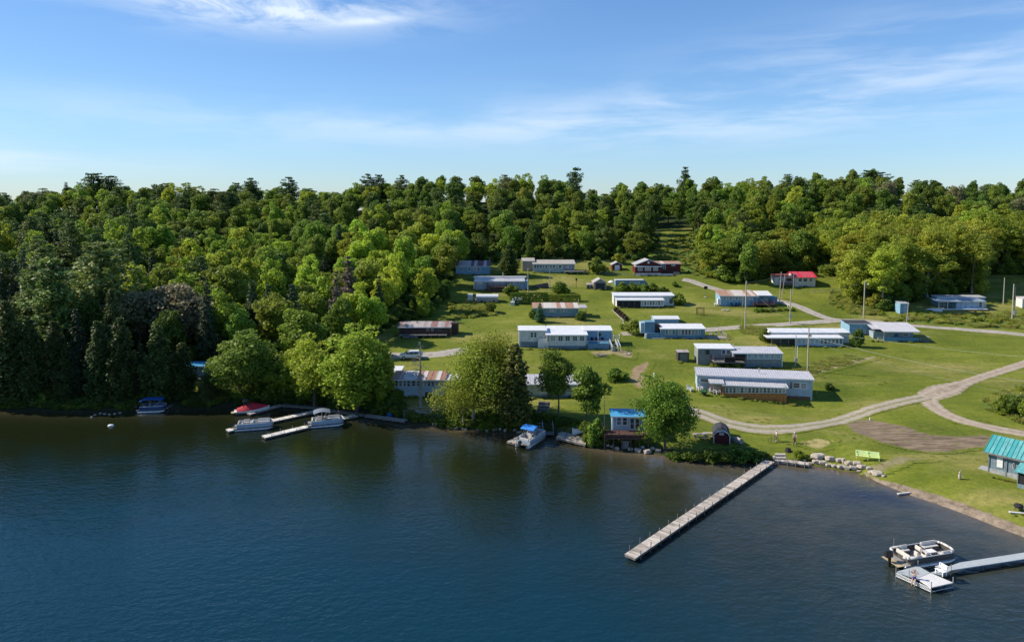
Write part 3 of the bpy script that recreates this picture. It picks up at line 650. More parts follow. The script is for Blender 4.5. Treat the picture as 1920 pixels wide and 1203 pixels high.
def bushy(name, seed, gmat, W=1.0, H=1.0, n=1800, ls=0.10, blobs=18, box=False, n_flat=0.8):
    """unit-size shrub, scaled when placed"""
    rng = np.random.default_rng(seed); mb = MB(); mb.tube((0, 0, -0.1), (0, 0, 0.5 * H), 0.03, 0.015, 5)
    if box:
        P = rng.uniform(-0.5, 0.5, (n, 3)); ax = rng.choice(3, n, p=[0.2, 0.4, 0.4]); sg = rng.choice([-0.5, 0.5], n)
        Nn = np.zeros((n, 3))
        for i in range(3): k = ax == i; P[k, i] = sg[k]; Nn[k, i] = np.sign(sg[k])
        P += rng.normal(size=(n, 3)) * 0.025; P[:, 2] += 0.5; Nn = norm(Nn + rng.normal(size=(n, 3)) * 0.5)
    else:
        B = []
        for _ in range(blobs):
            a = rng.uniform(0, 6.28); r = rng.uniform(0, 0.36); B.append((np.array([math.cos(a) * r, math.sin(a) * r, rng.uniform(0.15, 0.85 - r * 0.9)]), rng.uniform(0.13, 0.24)))
        ids = rng.integers(0, len(B), n); C = np.array([b[0] for b in B])[ids]; rr = np.array([b[1] for b in B])[ids]; D = rng.normal(size=(n, 3)); D[:, 2] += 0.3; D = norm(D)
        P = C + D * (rr * rng.uniform(0.6, 1.1, n))[:, None]; P[:, 2] = np.maximum(P[:, 2], 0.0); Nn = norm(D + rng.normal(size=(n, 3)) * 0.5)
    return make_mesh(name, mb, leaf_quads(P, Nn, ls, rng), [M_BARK, gmat])
def dead_tree(name, seed, H=9.0, spread=2.2, mat_=None):
    rnd = random.Random(seed); mb = MB()
    mb.tube((0, 0, -0.6), (0, 0, H * 0.4), 0.30, 0.2, 7); mb.tube((0, 0, H * 0.4), (0.1, 0, H), 0.2, 0.03, 6)
    def br(p, d, L_, r, dep):
        q = p + d * L_; mb.tube(p, q, r, r * 0.5, 4 if dep > 1 else 3, cap=False)
        if dep > 0:
            for _ in range(4): br(p.lerp(q, rnd.uniform(.35, 1)), (d + Vector((rnd.uniform(-.8, .8), rnd.uniform(-.8, .8), rnd.uniform(-.4, .5)))).normalized(), L_ * rnd.uniform(.35, .6), r * 0.5, dep - 1)
    for k in range(30):
        z = H * (0.3 + 0.67 * k / 30); a = rnd.uniform(0, 6.28); L_ = spread * (1.15 - z / H) * rnd.uniform(.6, 1.3)
        br(Vector((0, 0, z)), Vector((math.cos(a), math.sin(a), rnd.uniform(-.15, .25))).normalized(), L_, 0.04, 2)
    return make_mesh(name, mb, np.zeros((0, 3)), [mat_ or M_BARKP, G_BROWN])

PROTO = {}
def P_(key, fn, H, Wd): PROTO[key] = (fn, H, Wd)
for i in range(5): P_('mid%d' % i, broadleaf('broadleaf_tree', 10 + i, 0, G_MID, 5, 14, 0.03 + 0.012 * i, 44, 6500, 0.30, lobes=(3, 5, 4, 7, 5)[i], spread=(.3, .5, .4, .55, .42)[i]), 14, 10)
for i in range(4): P_('bright%d' % i, broadleaf('bright_broadleaf_tree', 30 + i, 0, G_BRIGHT, 4.6, 14, 0.04, 54, 6500, 0.30, lobes=(3, 4, 6, 5)[i], spread=(.3, .45, .55, .4)[i]), 14, 9.2)
for i in range(4): P_('dark%d' % i, broadleaf('dark_broadleaf_tree', 50 + i, 0, G_DARK, 5, 13.5, 0.04, 46, 6500, 0.30, lobes=(3, 5, 4, 6)[i], spread=(.3, .45, .4, .5)[i]), 13.5, 10)
for i in range(3): P_('locust%d' % i, broadleaf('locust_tree', 70 + i, 0, G_YEL, 4.6, 20, 0.04, 90, 11000, 0.24, bark=M_BARKP, lobes=9, squash=0.7, spread=0.5), 20, 9.2)
for i in range(2): P_('olive%d' % i, broadleaf('olive_broadleaf_tree', 90 + i, 0, G_OLIVE, 5.4, 14, 0.05, 60, 8000, 0.25, bark=M_BARKP, lobes=4), 14, 10.8)
for i in range(3): P_('pine%d' % i, conifer('pine_tree', 110 + i, G_PINE, 4.8, 19, 22, 0.12, 120, 0.30, droop=-0.10, gap=0.24, power=0.62, flat=0.7, jag=0.45), 19, 8.8)
for i in range(3): P_('spruce%d' % i, conifer('spruce_tree', 130 + i, G_SPRUCE, 3.2, 17, 28, 0.04, 60, 0.24, droop=0.32, power=0.95, jag=0.18), 17, 6.4)
for i in range(3): P_('cedar%d' % i, conifer('cedar_tree', 150 + i, G_CEDAR, 2.6, 13, 30, 0.03, 62, 0.22, droop=-0.25, power=0.7, jag=0.2, flat=1.0), 13, 5.2)
for i in range(2): P_('brown%d' % i, conifer('withered_conifer', 170 + i, G_BROWN, 2.8, 15, 24, 0.05, 42, 0.22, droop=0.15, power=0.85, jag=0.35, flat=0.9), 15, 5.6)
for i in range(3): P_('bush%d' % i, bushy('shrub', 190 + i, G_MID, n=2600, ls=0.055), 1, 1)
for i in range(2): P_('dbush%d' % i, bushy('dark_shrub', 195 + i, G_DARK, n=2800, ls=0.05), 1, 1)
P_('ybush0', bushy('yellow_shrub', 199, G_YEL, n=2600, ls=0.05), 1, 1)
def tuft(seed):
    rng = np.random.default_rng(seed); n = 500; a = rng.uniform(0, 6.28, n); r = rng.uniform(0, .5, n) ** .8; b = np.stack([np.cos(a) * r, np.sin(a) * r, np.zeros(n)], 1); t = b * 1.25 + np.stack([rng.normal(size=n) * .08, rng.normal(size=n) * .08, rng.uniform(.5, 1.0, n)], 1)
    a2 = rng.uniform(0, 6.28, n); s_ = np.stack([np.cos(a2), np.sin(a2), np.zeros(n)], 1) * .025; m_ = (b + t) / 2 + np.array([0, 0, .06]); V = np.empty((n, 4, 3)); V[:, 0] = b - s_; V[:, 1] = b + s_; V[:, 2] = m_ + s_; V[:, 3] = t
    mb = MB(); mb.tube((0, 0, -.05), (0, 0, .1), .02, .01, 3); return make_mesh('grass_tuft', mb, V.reshape(-1, 3), [M_BARK, foliage('dry_grass_blades', (0.20, 0.24, 0.045), (0.44, 0.44, 0.13), 0.45)])
P_('tuft0', tuft(5), 1, 1)
P_('hedge0', bushy('hedge', 200, G_MID, n=5200, ls=0.035, box=True), 1, 1)
P_('bbush0', bushy('brown_shrub', 203, G_BROWN, n=1500, ls=0.06), 1, 1)
P_('maple0', broadleaf('maple_tree', 301, 0, G_MID, 5, 12, 0.08, 90, 15000, 0.20, squash=0.75, lobes=6, spread=0.4), 12, 10)
P_('maple1', broadleaf('maple_tree', 302, 0, G_DARK, 5, 16, 0.12, 100, 16000, 0.21, squash=0.9, lobes=8, spread=0.45), 16, 10)
P_('willow0', broadleaf('willow_tree', 303, 0, G_YEL, 5.5, 14, 0.02, 120, 10500, 0.17, bark=M_BARKP, squash=1.4, lobes=12, spread=0.74), 14, 11)
P_('poplar0', broadleaf('leafy_tree', 304, 0, G_BRIGHT, 4.6, 15, 0.01, 110, 17000, 0.20, squash=1.0, lobes=9, spread=0.5), 15, 9.2)
P_('dead0', dead_tree('dead_tree', 401), 9, 4)

TREES = []
def plant(key, X, Y, height, width, parts=False, name=None, label=None, cat='tree', group=None, tint=None, rz=None, z=None):
    pr, H, Wd = PROTO[key]; z = th(X, Y) if z is None else z
    sc = (width / Wd, width / Wd, height / H); rz = random.uniform(0, 6.28) if rz is None else rz
    if parts and pr['crown'] is not None:
        r = empty(name or 'tree', (X, Y, z), rz); r.scale = sc
        a = bpy.data.objects.new('trunk', pr['trunk']); COL.objects.link(a); a.parent = r
        b = bpy.data.objects.new('crown', pr['crown']); COL.objects.link(b); b.parent = r
        if tint: b.color = (*tint, 1)
    else:
        r = bpy.data.objects.new(name or 'tree', pr['joined'] if pr['crown'] is not None else pr['trunk']); COL.objects.link(r); r.location = (X, Y, z); r.rotation_euler = (0, 0, rz); r.scale = sc
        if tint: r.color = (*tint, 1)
    tag(r, label, cat, group); return r
def plant_px(key, bx, by, top, wpx, **k):
    p = hit(bx, by); dp = proj(p)[2]
    h = (by - top) * dp / F; w = wpx * dp / F
    return plant(key, p.x, p.y, h, w, **k)
random.seed(5)
P_('maple2', broadleaf('maple_tree', 311, 0, G_MID, 5.2, 14, 0.0, 110, 17000, 0.19, squash=0.9, lobes=11, spread=0.55), 14, 11.5)
SP = []     # footprints (px x, px y, radius m, X, Y) of specials, kept clear of random trees
def special(key, bx, by, top, wpx, label, name='broadleaf_tree', cat='tree', group=None, tint=None, parts=True, rz=None):
    if name.endswith('tree') and 'spruce' not in name and 'cedar' not in name and 'willow' not in name and by - top > 60 and wpx > 50: wpx *= 1.22
    o = plant_px(key, bx, by, top, wpx, parts=parts, name=name, label=label, cat=cat, group=group, tint=tint, rz=rz)
    SP.append((o.location.x, o.location.y, 3.0)); return o
special('maple0', 448, 742, 603, 130, 'round dense maple standing on the shore behind the red covered boat', 'maple_tree', tint=(1.3, 1.25, 1.3))
special('cedar0', 396, 756, 688, 50, 'small conical cedar at the water beside the blue roofed boathouse', 'cedar_tree')
special('bright1', 535, 752, 662, 78, 'small light green tree at the shore just right of the round maple', 'broadleaf_tree')
special('poplar0', 590, 762, 622, 112, 'bright green tree overhanging the boat docks, left one of the tall pair', 'broadleaf_tree')
special('poplar0', 668, 772, 600, 138, 'largest bright green tree overhanging the boat docks beside the rusty roofed cottage', 'broadleaf_tree', rz=2.1)
special('bright0', 715, 765, 640, 60, 'slim light green tree touching the left end of the rusty roofed cottage')
special('willow0', 888, 792, 630, 150, 'wide airy willow leaning over the water between two lakeside cottages', 'willow_tree')
special('willow0', 868, 800, 700, 120, 'low pale green willow bush reaching down to the water', 'willow_tree', rz=4)
special('willow0', 930, 782, 604, 84, 'tall feathery pale tree directly behind the wide willow', 'willow_tree', rz=1.0)
special('cedar1', 965, 799, 642, 80, 'dark ragged cedar with pale trunk right of the wide willow', 'cedar_tree', tint=(1.15, 1.05, 0.8))
special('maple1', 1047, 783, 647, 68, 'narrow dark maple with thin trunk above the stone shore steps', 'maple_tree', tint=(1.15, 1.25, 1.0))
special('mid1', 1100, 800, 672, 72, 'light green tree between the dark maple and the flagpole')
special('bush1', 1118, 832, 778, 46, 'leafy green shrub at the water left of the blue roofed boathouse', 'shrub', 'shrub')
special('maple2', 1246, 842, 686, 112, 'broad spreading maple beside the blue roofed boathouse', 'maple_tree', tint=(.9, .95, .8), rz=0.7)
special('cedar2', 955, 517, 459, 44, 'big dark egg shaped cedar between the two topmost left cottages', 'cedar_tree', tint=(0.6, 0.75, 0.6))
special('spruce0', 1012, 604, 566, 26, 'small blue green spruce in front of the rusty striped roof', 'spruce_tree', tint=(1.4, 1.6, 1.6))
special('bush0', 998, 598, 578, 18, 'shrub tucked left of the small spruce at the rusty striped cottage', 'shrub', 'shrub')
special('dbush0', 1089, 600, 580, 24, 'round clipped shrub at the right corner of the rusty striped cottage', 'shrub', 'shrub')
special('bush2', 919, 586, 562, 26, 'round shrub in front of the rounded roof trailer', 'shrub', 'shrub')
special('dbush1', 1052, 552, 524, 40, 'rounded grey green bush above the right hedge', 'shrub', 'shrub', tint=(1.3, 1.2, 1.0))
special('bush1', 958, 552, 531, 34, 'bush covering the right end of the brown deck', 'shrub', 'shrub')
special('bush0', 1118, 512, 482, 42, 'grey green bush left of the small red shed', 'shrub', 'shrub', tint=(1.0, 0.85, 0.9))
special('ybush0', 1159, 494, 474, 26, 'yellow green bush directly behind the small red shed', 'shrub', 'shrub')
special('bush2', 1272, 570, 544, 34, 'bushy little tree at the right end of the white long cottage', 'shrub', 'shrub')
for i, (x, y, t, w) in enumerate([(1167, 547, 529, 30), (1185, 546, 528, 28), (1205, 547, 529, 32), (1224, 546, 530, 26), (1243, 548, 536, 24)]):
    special('bush%d' % (i % 3), x, y, t, w, '%s from the left of the bushes before the old camper' % nth(i), 'shrub', 'shrub', 'bushes in front of the camper', parts=False)
for i, (x, y) in enumerate([(1155, 585), (1160, 589), (1165, 593), (1170, 597), (1174, 601)]):
    special('bbush0', x, y, y - 11, 11, '%s down the slope of the clipped red brown shrubs beside the white long cottage' % nth(i), 'shrub', 'shrub', 'clipped red brown shrubs', tint=(0.8, 0.6, 0.5), parts=False)
special('bush0', 1190, 624, 600, 46, 'leafy shrub left of the tall grey blue box cottage', 'shrub', 'shrub')
special('bush2', 1172, 618, 603, 22, 'small shrub beside the white rail above the lane', 'shrub', 'shrub')
special('bush1', 1155, 711, 686, 46, 'long rounded bush casting shade on the lawn above the boathouse', 'shrub', 'shrub')
special('dbush1', 1607, 650, 610, 26, 'dark bush between the white cottage and the blue porch cottage', 'shrub', 'shrub')
special('dbush0', 1555, 730, 715, 20, 'small lone dark bush on the right lawn', 'shrub', 'shrub')
special('bush1', 1434, 640, 612, 24, 'shrub at the left end of the white two roof cottage', 'shrub', 'shrub')
special('bush0', 1265, 537, 527, 14, 'tiny bush on the lawn below the red cottage', 'shrub', 'shrub')
for i, (x, y, t, w, k) in enumerate([(1265, 862, 842, 44, 'dbush0'), (1295, 864, 838, 48, 'dbush1'), (1325, 866, 833, 52, 'dbush0'), (1355, 867, 834, 50, 'dbush1'), (1385, 868, 832, 56, 'dbush0'), (1410, 866, 836, 50, 'dbush1'), (1432, 862, 846, 34, 'bush0')]):
    special(k, x, y - 3, t, w, '%s from the left of the dark shore bushes beside the red barn shed' % nth(i), 'shrub', 'shrub', 'dark shore bushes', parts=False, tint=(1.05, 1.05, 0.95))
special('ybush0', 1497, 860, 842, 28, 'bright green shrub between the long dock and the boulders', 'shrub', 'shrub', parts=False, tint=(0.8, 1, 0.8))
special('bush2', 1515, 861, 850, 22, 'low shrub touching the first boulders by the long dock', 'shrub', 'shrub', parts=False)
for i, (x, y, t, w, k) in enumerate([(1880, 777, 740, 44, 'bush0'), (1905, 770, 735, 50, 'dbush0'), (1925, 782, 740, 50, 'bush1'), (1870, 765, 747, 24, 'dbush1')]):
    special(k, x, y, t, w, ['left green bush', 'dark middle bush', 'bush cut by the photo edge', 'smallest dark bush'][i] + ' at the right edge above the teal roof', 'shrub', 'shrub', 'bushes at the right edge', parts=False)
special('hedge0', 992, 569, 549, 1, 'long clipped hedge below the blue porch cottage', 'hedge', 'hedge'); special('hedge0', 1053, 565, 552, 1, 'short clipped hedge beside the long one', 'hedge', 'hedge')
for o in COL.objects:
    if o.name.startswith('hedge') and o.type == 'EMPTY':
        w = 9.6 if 'long' in o['label'] else 4.6; o.scale = (w, 1.6, o.scale[2]); o.rotation_euler = (0, 0, 0)
special('dead0', 789, 760, 636, 46, 'bare dead tree with grey trunk in front of the rusty roofed lakeside cottage', 'dead_tree')
special('spruce1', 550, 645, 528, 62, 'tall dark spruce behind the round maple', 'spruce_tree', tint=(1.2, 1.2, 1.2))
special('spruce2', 712, 612, 514, 34, 'slender dark spruce standing above the brown cabin', 'spruce_tree')
special('bright2', 793, 602, 545, 28, 'slim pale green tree above the brown cabin roof')
special('brown0', 655, 610, 478, 60, 'grey brown withered conifer above the docks', 'withered_conifer', tint=(1.2, 1.1, 1.15)); special('brown1', 632, 640, 505, 44, 'smaller withered conifer left of the tallest one', 'withered_conifer')
special('olive0', 345, 660, 508, 125, 'large silvery olive tree in the dark woods above the boathouse', 'broadleaf_tree', tint=(1.1, 1.0, 1.1)); special('olive1', 262, 665, 524, 110, 'silvery olive tree left of the larger silvery one', 'broadleaf_tree')
special('pine0', 195, 665, 446, 118, 'tall layered white pine rising over the left woods', 'pine_tree', tint=(1.2, 1.15, 1.1)); special('pine1', 105, 690, 478, 108, 'layered pine left of the tallest white pine', 'pine_tree', tint=(1.1, 1.1, 1.0))
special('spruce0', 475, 640, 525, 46, 'dark spruce behind the round maple, left one', 'spruce_tree'); special('spruce1', 505, 645, 530, 44, 'dark spruce behind the round maple, middle one', 'spruce_tree')
special('bright2', 420, 660, 535, 70, 'yellow green tree behind the left side of the round maple')
SH_L = [(20, 562, 90), (62, 590, 60), (108, 600, 64), (150, 575, 66), (190, 600, 60), (232, 592, 66), (268, 640, 50), (300, 606, 72), (345, 640, 60), (-30, 590, 90), (128, 650, 50), (210, 660, 54), (35, 660, 54)]
for i, (x, t, w) in enumerate(sorted(SH_L)):
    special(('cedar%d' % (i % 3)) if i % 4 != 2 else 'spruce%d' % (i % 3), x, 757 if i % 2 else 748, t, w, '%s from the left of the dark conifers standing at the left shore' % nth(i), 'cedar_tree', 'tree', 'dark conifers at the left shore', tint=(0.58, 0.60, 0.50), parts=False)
SKYP = [(180, 352, 323, 46, 'pine0'), (212, 352, 328, 42, 'pine1'), (128, 372, 341, 18, 'spruce0'), (543, 352, 330, 30, 'pine2'), (474, 356, 332, 24, 'pine1'),
        (690, 350, 324, 26, 'pine2'), (712, 350, 326, 24, 'pine0'), (1078, 336, 312, 30, 'pine1'), (1283, 332, 311, 20, 'pine2'), (1625, 340, 318, 40, 'pine0'), (1650, 345, 322, 36, 'pine2')]
for i, (x, b_, t, w, k) in enumerate(sorted(SKYP)):
    dp = RY - 6; X = (x - 960) / F * dp; z = th(X, dp); top = CAMZ + dp * (385 - t) / F
    plant(k, X, dp, top - z, w * dp / F * 1.5, name='pine_tree' if 'pine' in k else 'spruce_tree', label='dark %s standing out against the sky, %s from the left' % ('pine' if 'pine' in k else 'pointed spruce', nth(i)), cat='tree', group='dark conifers breaking the skyline', tint=(0.75, 0.8, 0.85))

# ---------------------------------------------------------------- the forest
def instancer(name, items, label, cat):
    """one object holding many copies of the same plants: items (X, Y, Z, kind, width scale, height scale)"""
    rnd = random.Random(len(items)); keys = sorted({i[3] for i in items}); src = bpy.data.collections.new(name + '_sources'); kid = {}
    for j, k in enumerate(keys):
        o = bpy.data.objects.new('src_%s_%02d' % (name, j), PROTO[k][0]['joined']); src.objects.link(o); kid[k] = j
    me = bpy.data.meshes.new(name); me.from_pydata([i[:3] for i in items], [], [])
    a = me.attributes.new('kind_id', 'INT', 'POINT'); a.data.foreach_set('value', [kid[i[3]] for i in items])
    a = me.attributes.new('size', 'FLOAT_VECTOR', 'POINT'); a.data.foreach_set('vector', [c for i in items for c in (i[4], i[4], i[5])])
    a = me.attributes.new('turn', 'FLOAT_VECTOR', 'POINT'); a.data.foreach_set('vector', [c for i in items for c in (0, 0, rnd.uniform(0, 6.28))])
    ng = bpy.data.node_groups.new(name, 'GeometryNodeTree'); ng.interface.new_socket('Geometry', in_out='INPUT', socket_type='NodeSocketGeometry'); ng.interface.new_socket('Geometry', in_out='OUTPUT', socket_type='NodeSocketGeometry')
    N = ng.nodes; L = ng.links; gi = N.new('NodeGroupInput'); go = N.new('NodeGroupOutput'); ip = N.new('GeometryNodeInstanceOnPoints'); ci = N.new('GeometryNodeCollectionInfo')
    ci.inputs['Collection'].default_value = src; ci.inputs['Separate Children'].default_value = True; ci.inputs['Reset Children'].default_value = True
    L.new(gi.outputs[0], ip.inputs['Points']); L.new(ci.outputs[0], ip.inputs['Instance']); ip.inputs['Pick Instance'].default_value = True
    for nm, typ, sock in (('kind_id', 'INT', 'Instance Index'), ('size', 'FLOAT_VECTOR', 'Scale'), ('turn', 'FLOAT_VECTOR', 'Rotation')):
        na = N.new('GeometryNodeInputNamedAttribute'); na.data_type = typ; na.inputs['Name'].default_value = nm
        outs = [q for q in na.outputs if q.enabled and q.name == 'Attribute']; L.new(outs[0], ip.inputs[sock])
    L.new(ip.outputs[0], go.inputs[0])
    o = bpy.data.objects.new(name, me); COL.objects.link(o); md = o.modifiers.new('copies', 'NODES'); md.node_group = ng
    return tag(o, label, cat, kind='stuff')

KEEP = []           # building footprints in photo pixels where no tree may stand
def forest():
    rnd = random.Random(77); pts = []; cell = {}
    def near(X, Y, r):
        ci, cj = int(X // 12), int(Y // 12)
        for a in range(ci - 1, ci + 2):
            for b in range(cj - 1, cj + 2):
                for (x, y, q) in cell.get((a, b), []):
                    if (x - X) ** 2 + (y - Y) ** 2 < (r + q) ** 2 * 0.25: return True
        return False
    for (x, y, r) in SP: cell.setdefault((int(x // 12), int(y // 12)), []).append((x, y, 6.5))
    for _ in range(90000):
        Y = rnd.uniform(116, RY + 18); X = rnd.uniform(-0.82 * Y - 6, 0.82 * Y + 6)
        if not is_forest(X, Y): continue
        q = 7.2 if Y < 232 else 7.9 + (Y - 232) * 0.010
        if X > 55 and Y < 236: q = 6.2
        if near(X, Y, q): continue
        px, py, dp = proj((X, Y, th(X, Y)))
        if 395 < px < 700 and Y < 128: continue
        cell.setdefault((int(X // 12), int(Y // 12)), []).append((X, Y, q)); pts.append((X, Y, px, py, dp))
    out = []
    for X, Y, px, py, dp in pts:
        n = noise.noise(Vector((X * 0.022, Y * 0.022, 5))); r = rnd.random(); h = rnd.uniform(10, 16.5); w = rnd.uniform(6.8, 11.5) if Y > 232 else rnd.uniform(7.2, 12); tint = None
        if px < 640 and Y < 232:
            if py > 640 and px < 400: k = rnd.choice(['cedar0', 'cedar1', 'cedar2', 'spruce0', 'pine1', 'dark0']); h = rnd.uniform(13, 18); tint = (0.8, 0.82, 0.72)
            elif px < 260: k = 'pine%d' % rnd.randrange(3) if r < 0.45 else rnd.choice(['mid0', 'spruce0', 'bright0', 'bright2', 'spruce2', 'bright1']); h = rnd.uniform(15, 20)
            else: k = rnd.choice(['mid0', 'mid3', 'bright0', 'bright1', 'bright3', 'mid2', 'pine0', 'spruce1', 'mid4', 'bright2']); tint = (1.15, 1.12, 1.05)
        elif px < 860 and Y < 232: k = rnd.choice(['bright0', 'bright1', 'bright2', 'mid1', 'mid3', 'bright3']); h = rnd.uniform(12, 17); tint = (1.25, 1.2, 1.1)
        elif Y < 234 and px > 1560: k = 'locust%d' % rnd.randrange(3); h = rnd.uniform(16, 21) if px < 1880 else rnd.uniform(13, 17); w = rnd.uniform(9, 13)
        elif Y < 236 and px > 1285: k = rnd.choice(['bright0', 'mid0', 'mid1', 'bright3', 'locust0', 'mid4']); h = rnd.uniform(11, 15)
        elif Y < 245: k = rnd.choice(['mid0', 'mid2', 'dark0', 'dark1', 'mid3', 'bright2']); h = rnd.uniform(9, 15)
        else:
            if px < 620: k = rnd.choice(['pine0', 'pine1', 'pine2', 'mid1', 'mid3', 'mid0', 'mid2', 'dark0', 'dark3', 'bright0', 'bright1', 'mid4', 'bright2'])
            elif r < 0.05: k = 'pine%d' % rnd.randrange(3)
            elif r < 0.065: k = 'spruce%d' % rnd.randrange(3)
            elif n > 0.12: k = rnd.choice(['bright0', 'bright1', 'mid1', 'mid3'])
            elif n < -0.15: k = rnd.choice(['dark0', 'dark1', 'dark2', 'mid2', 'mid0'])
            else: k = rnd.choice(['mid0', 'mid1', 'mid2', 'mid3', 'mid4', 'dark3'])
            if rnd.random() < 0.02: k = 'olive%d' % rnd.randrange(2)
            tint = (1.02, 1.0, 0.98)
        if 'pine' in k: w *= 0.92
        if 'spruce' in k: w *= 0.5
        if 'cedar' in k: w *= 0.5
        if Y > RY - 30: h = rnd.uniform(10.5, 15.5); w = rnd.uniform(7.5, 11.5)
        v = rnd.uniform(0.9, 1.1); tint = tuple(c * v * (1 + rnd.uniform(-.06, .06)) for c in (tint or (1, 1, 1)))
        out.append((X, Y, px, py, dp, k, h, w, tint))
    # how much of each tree the photo shows: coarse painter's pass, front to back
    GW, GH = 480, 200; occ = np.zeros((GH, GW), dtype=bool); vis = []
    order = sorted(range(len(out)), key=lambda i: out[i][1])
    for i in order:
        X, Y, px, py, dp, k, h, w, t = out[i]; tp = py - h * F / dp; hw = w * F / dp * 0.42
        x0, x1 = int((px - hw) / 4), int((px + hw) / 4) + 1; y0, y1 = int((tp - 250) / 3), int((py - (py - tp) * 0.1 - 250) / 3) + 1
        x0, x1 = max(0, x0), min(GW, x1); y0, y1 = max(0, y0), min(GH, y1)
        if x1 <= x0 or y1 <= y0: vis.append((0, i)); continue
        s = occ[y0:y1, x0:x1]; vis.append((int((~s).sum()), i)); s[:] = True
    vis.sort(reverse=True)
    indiv = [i for c, i in vis[:255] if c > 0]; rest = [i for c, i in vis[255:] if c > 0 or rnd.random() < 0.9]
    KN = {'mid': ('mid green broadleaf tree', 'broadleaf_tree'), 'bright': ('bright green broadleaf tree', 'broadleaf_tree'), 'dark': ('dark green broadleaf tree', 'broadleaf_tree'), 'locust': ('tall yellow green locust', 'locust_tree'), 'olive': ('olive grey tree', 'broadleaf_tree'),
          'pine': ('layered pine', 'pine_tree'), 'spruce': ('pointed spruce', 'spruce_tree'), 'cedar': ('narrow cedar', 'cedar_tree')}
    LM = [(0, 110, 'at the left photo edge'), (110, 250, 'above the left shore conifers'), (250, 400, 'above the dark boathouse'), (400, 520, 'above the round shore maple'), (520, 640, 'above the boat docks'), (640, 740, 'above the withered conifers'), (740, 855, 'above the brown cabin'),
          (855, 975, 'behind the egg shaped cedar'), (975, 1085, 'behind the topmost long cottage'), (1085, 1185, 'behind the small red shed'), (1185, 1290, 'behind the red cottage'), (1290, 1400, 'above the rusty blue cottage'), (1400, 1540, 'behind the red roofed cottage'),
          (1540, 1640, 'behind the lamp pole'), (1640, 1750, 'above the grey porch cottage'), (1750, 1860, 'behind the white porch cottage'), (1860, 2400, 'at the right photo edge')]
    bins = {}
    for i in indiv:
        X, Y, px, py, dp, k, h, w, t = out[i]; kk = k.rstrip('0123456789')
        zone = 'on the skyline' if Y > RY - 32 else ('high up' if Y > 275 else ('on the lower slope' if Y > 225 else 'in the front rows'))
        lm = [n for a, b, n in LM if a <= px < b] or [LM[0][2] if px < 0 else LM[-1][2]]
        bins.setdefault((kk, zone, lm[0]), []).append(i)
    for (kk, zone, lm), ids in bins.items():
        ids.sort(key=lambda i: out[i][2])
        for j, i in enumerate(ids):
            X, Y, px, py, dp, k, h, w, t = out[i]; ds, nm = KN[kk]
            lab = '%s %s %s' % (ds, zone, lm)
            if len(ids) > 1: lab = '%s, %s from left' % (lab, nth(j))
            plant(k, X, Y, h, w, name=nm, label=lab, cat='tree', group='trees of the hillside forest', tint=t)
    instancer('far_forest', [(out[i][0], out[i][1], th(out[i][0], out[i][1]), out[i][5], out[i][7] / PROTO[out[i][5]][2], out[i][6] / PROTO[out[i][5]][1]) for i in rest], 'dense mixed forest filling in between the single trees of the hill', 'forest')
    und = []
    for _ in range(9000):
        Y = rnd.uniform(108, 262); X = rnd.uniform(-0.8 * Y, 0.8 * Y); px, py, dp = proj((X, Y, th(X, Y)))
        edge = interp(FOREST_LINE, px) - py
        if not is_forest(X, Y) or Y < 112: continue
        if edge > 40 and rnd.random() < 0.6: continue
        if 320 < px < 405 and py > 680: continue
        w = rnd.uniform(2.0, 4.5) * (1.5 if px > 1280 else 1.0); und.append((X, Y, th(X, Y) - .1, rnd.choice(['bush0', 'bush1', 'bush2', 'dbush0', 'dbush1', 'ybush0' if px > 1280 else 'dbush1']), w, w * rnd.uniform(.5, 1.1)))
    instancer('undergrowth', und, 'leafy undergrowth on the forest floor and along its edge', 'undergrowth')
    sh = []
    for _ in range(420):
        px = rnd.uniform(392, 1125); p = atz(px, interp(SHORE_PX, px), 0); Y = p.y + rnd.uniform(.2, 3.6) if px > 740 else p.y + rnd.uniform(.2, 6.5)
        if 940 < px < 1045 and rnd.random() < .5: continue
        if 1030 < px < 1106 and Y < p.y + 2.6: continue
        if 750 < px < 840 and Y > p.y + 1.2: continue
        w = rnd.uniform(1.2, 2.6) if px > 740 else rnd.uniform(1.5, 3.4); sh.append((p.x, Y, th(p.x, Y) - .15, rnd.choice(['bush0', 'bush1', 'dbush0', 'dbush1', 'dbush0', 'bush2']), w, w * rnd.uniform(.45, .85)))
    for _ in range(260):
        px = rnd.uniform(-140, 392); p = atz(px, interp(SHORE_PX, px), 0); Y = p.y + rnd.uniform(.1, 2.8); w = rnd.uniform(1.4, 3.0)
        if 300 < px < 345: continue
        sh.append((p.x, Y, th(p.x, Y) - .15, rnd.choice(['dbush0', 'dbush1', 'bush2']), w, w * rnd.uniform(.4, .75)))
    instancer('shore_plants', sh, 'low leafy plants covering the steep bank along the water', 'bank plants')
    tg = []
    for k in range(5200):
        P = ROUGH_POLYS[rnd.choice([0, 0, 1, 1, 2, 3, 4, 4, 5, 6])]; x0, x1 = min(p[0] for p in P), max(p[0] for p in P); y0, y1 = min(p[1] for p in P), max(p[1] for p in P); px, py = rnd.uniform(x0, x1), rnd.uniform(y0, y1)
        if not inside(px, py, P) or k % 3 == 0: continue
        low = P in (ROUGH_POLYS[5], ROUGH_POLYS[6]); p = hit(px, py); w = rnd.uniform(.7, 1.7); tg.append((p.x, p.y, p.z - .05, 'tuft0' if low else rnd.choice(['tuft0', 'tuft0', 'bush1', 'ybush0']), w, rnd.uniform(.2, .4) if low else rnd.uniform(.35, 1.0)))
    instancer('tall_grass', tg, 'rough tall grass and weeds on the unmown banks', 'tall grass')
    print('FOREST', len(out), 'individual', len(indiv), 'rest', len(rest))
forest()

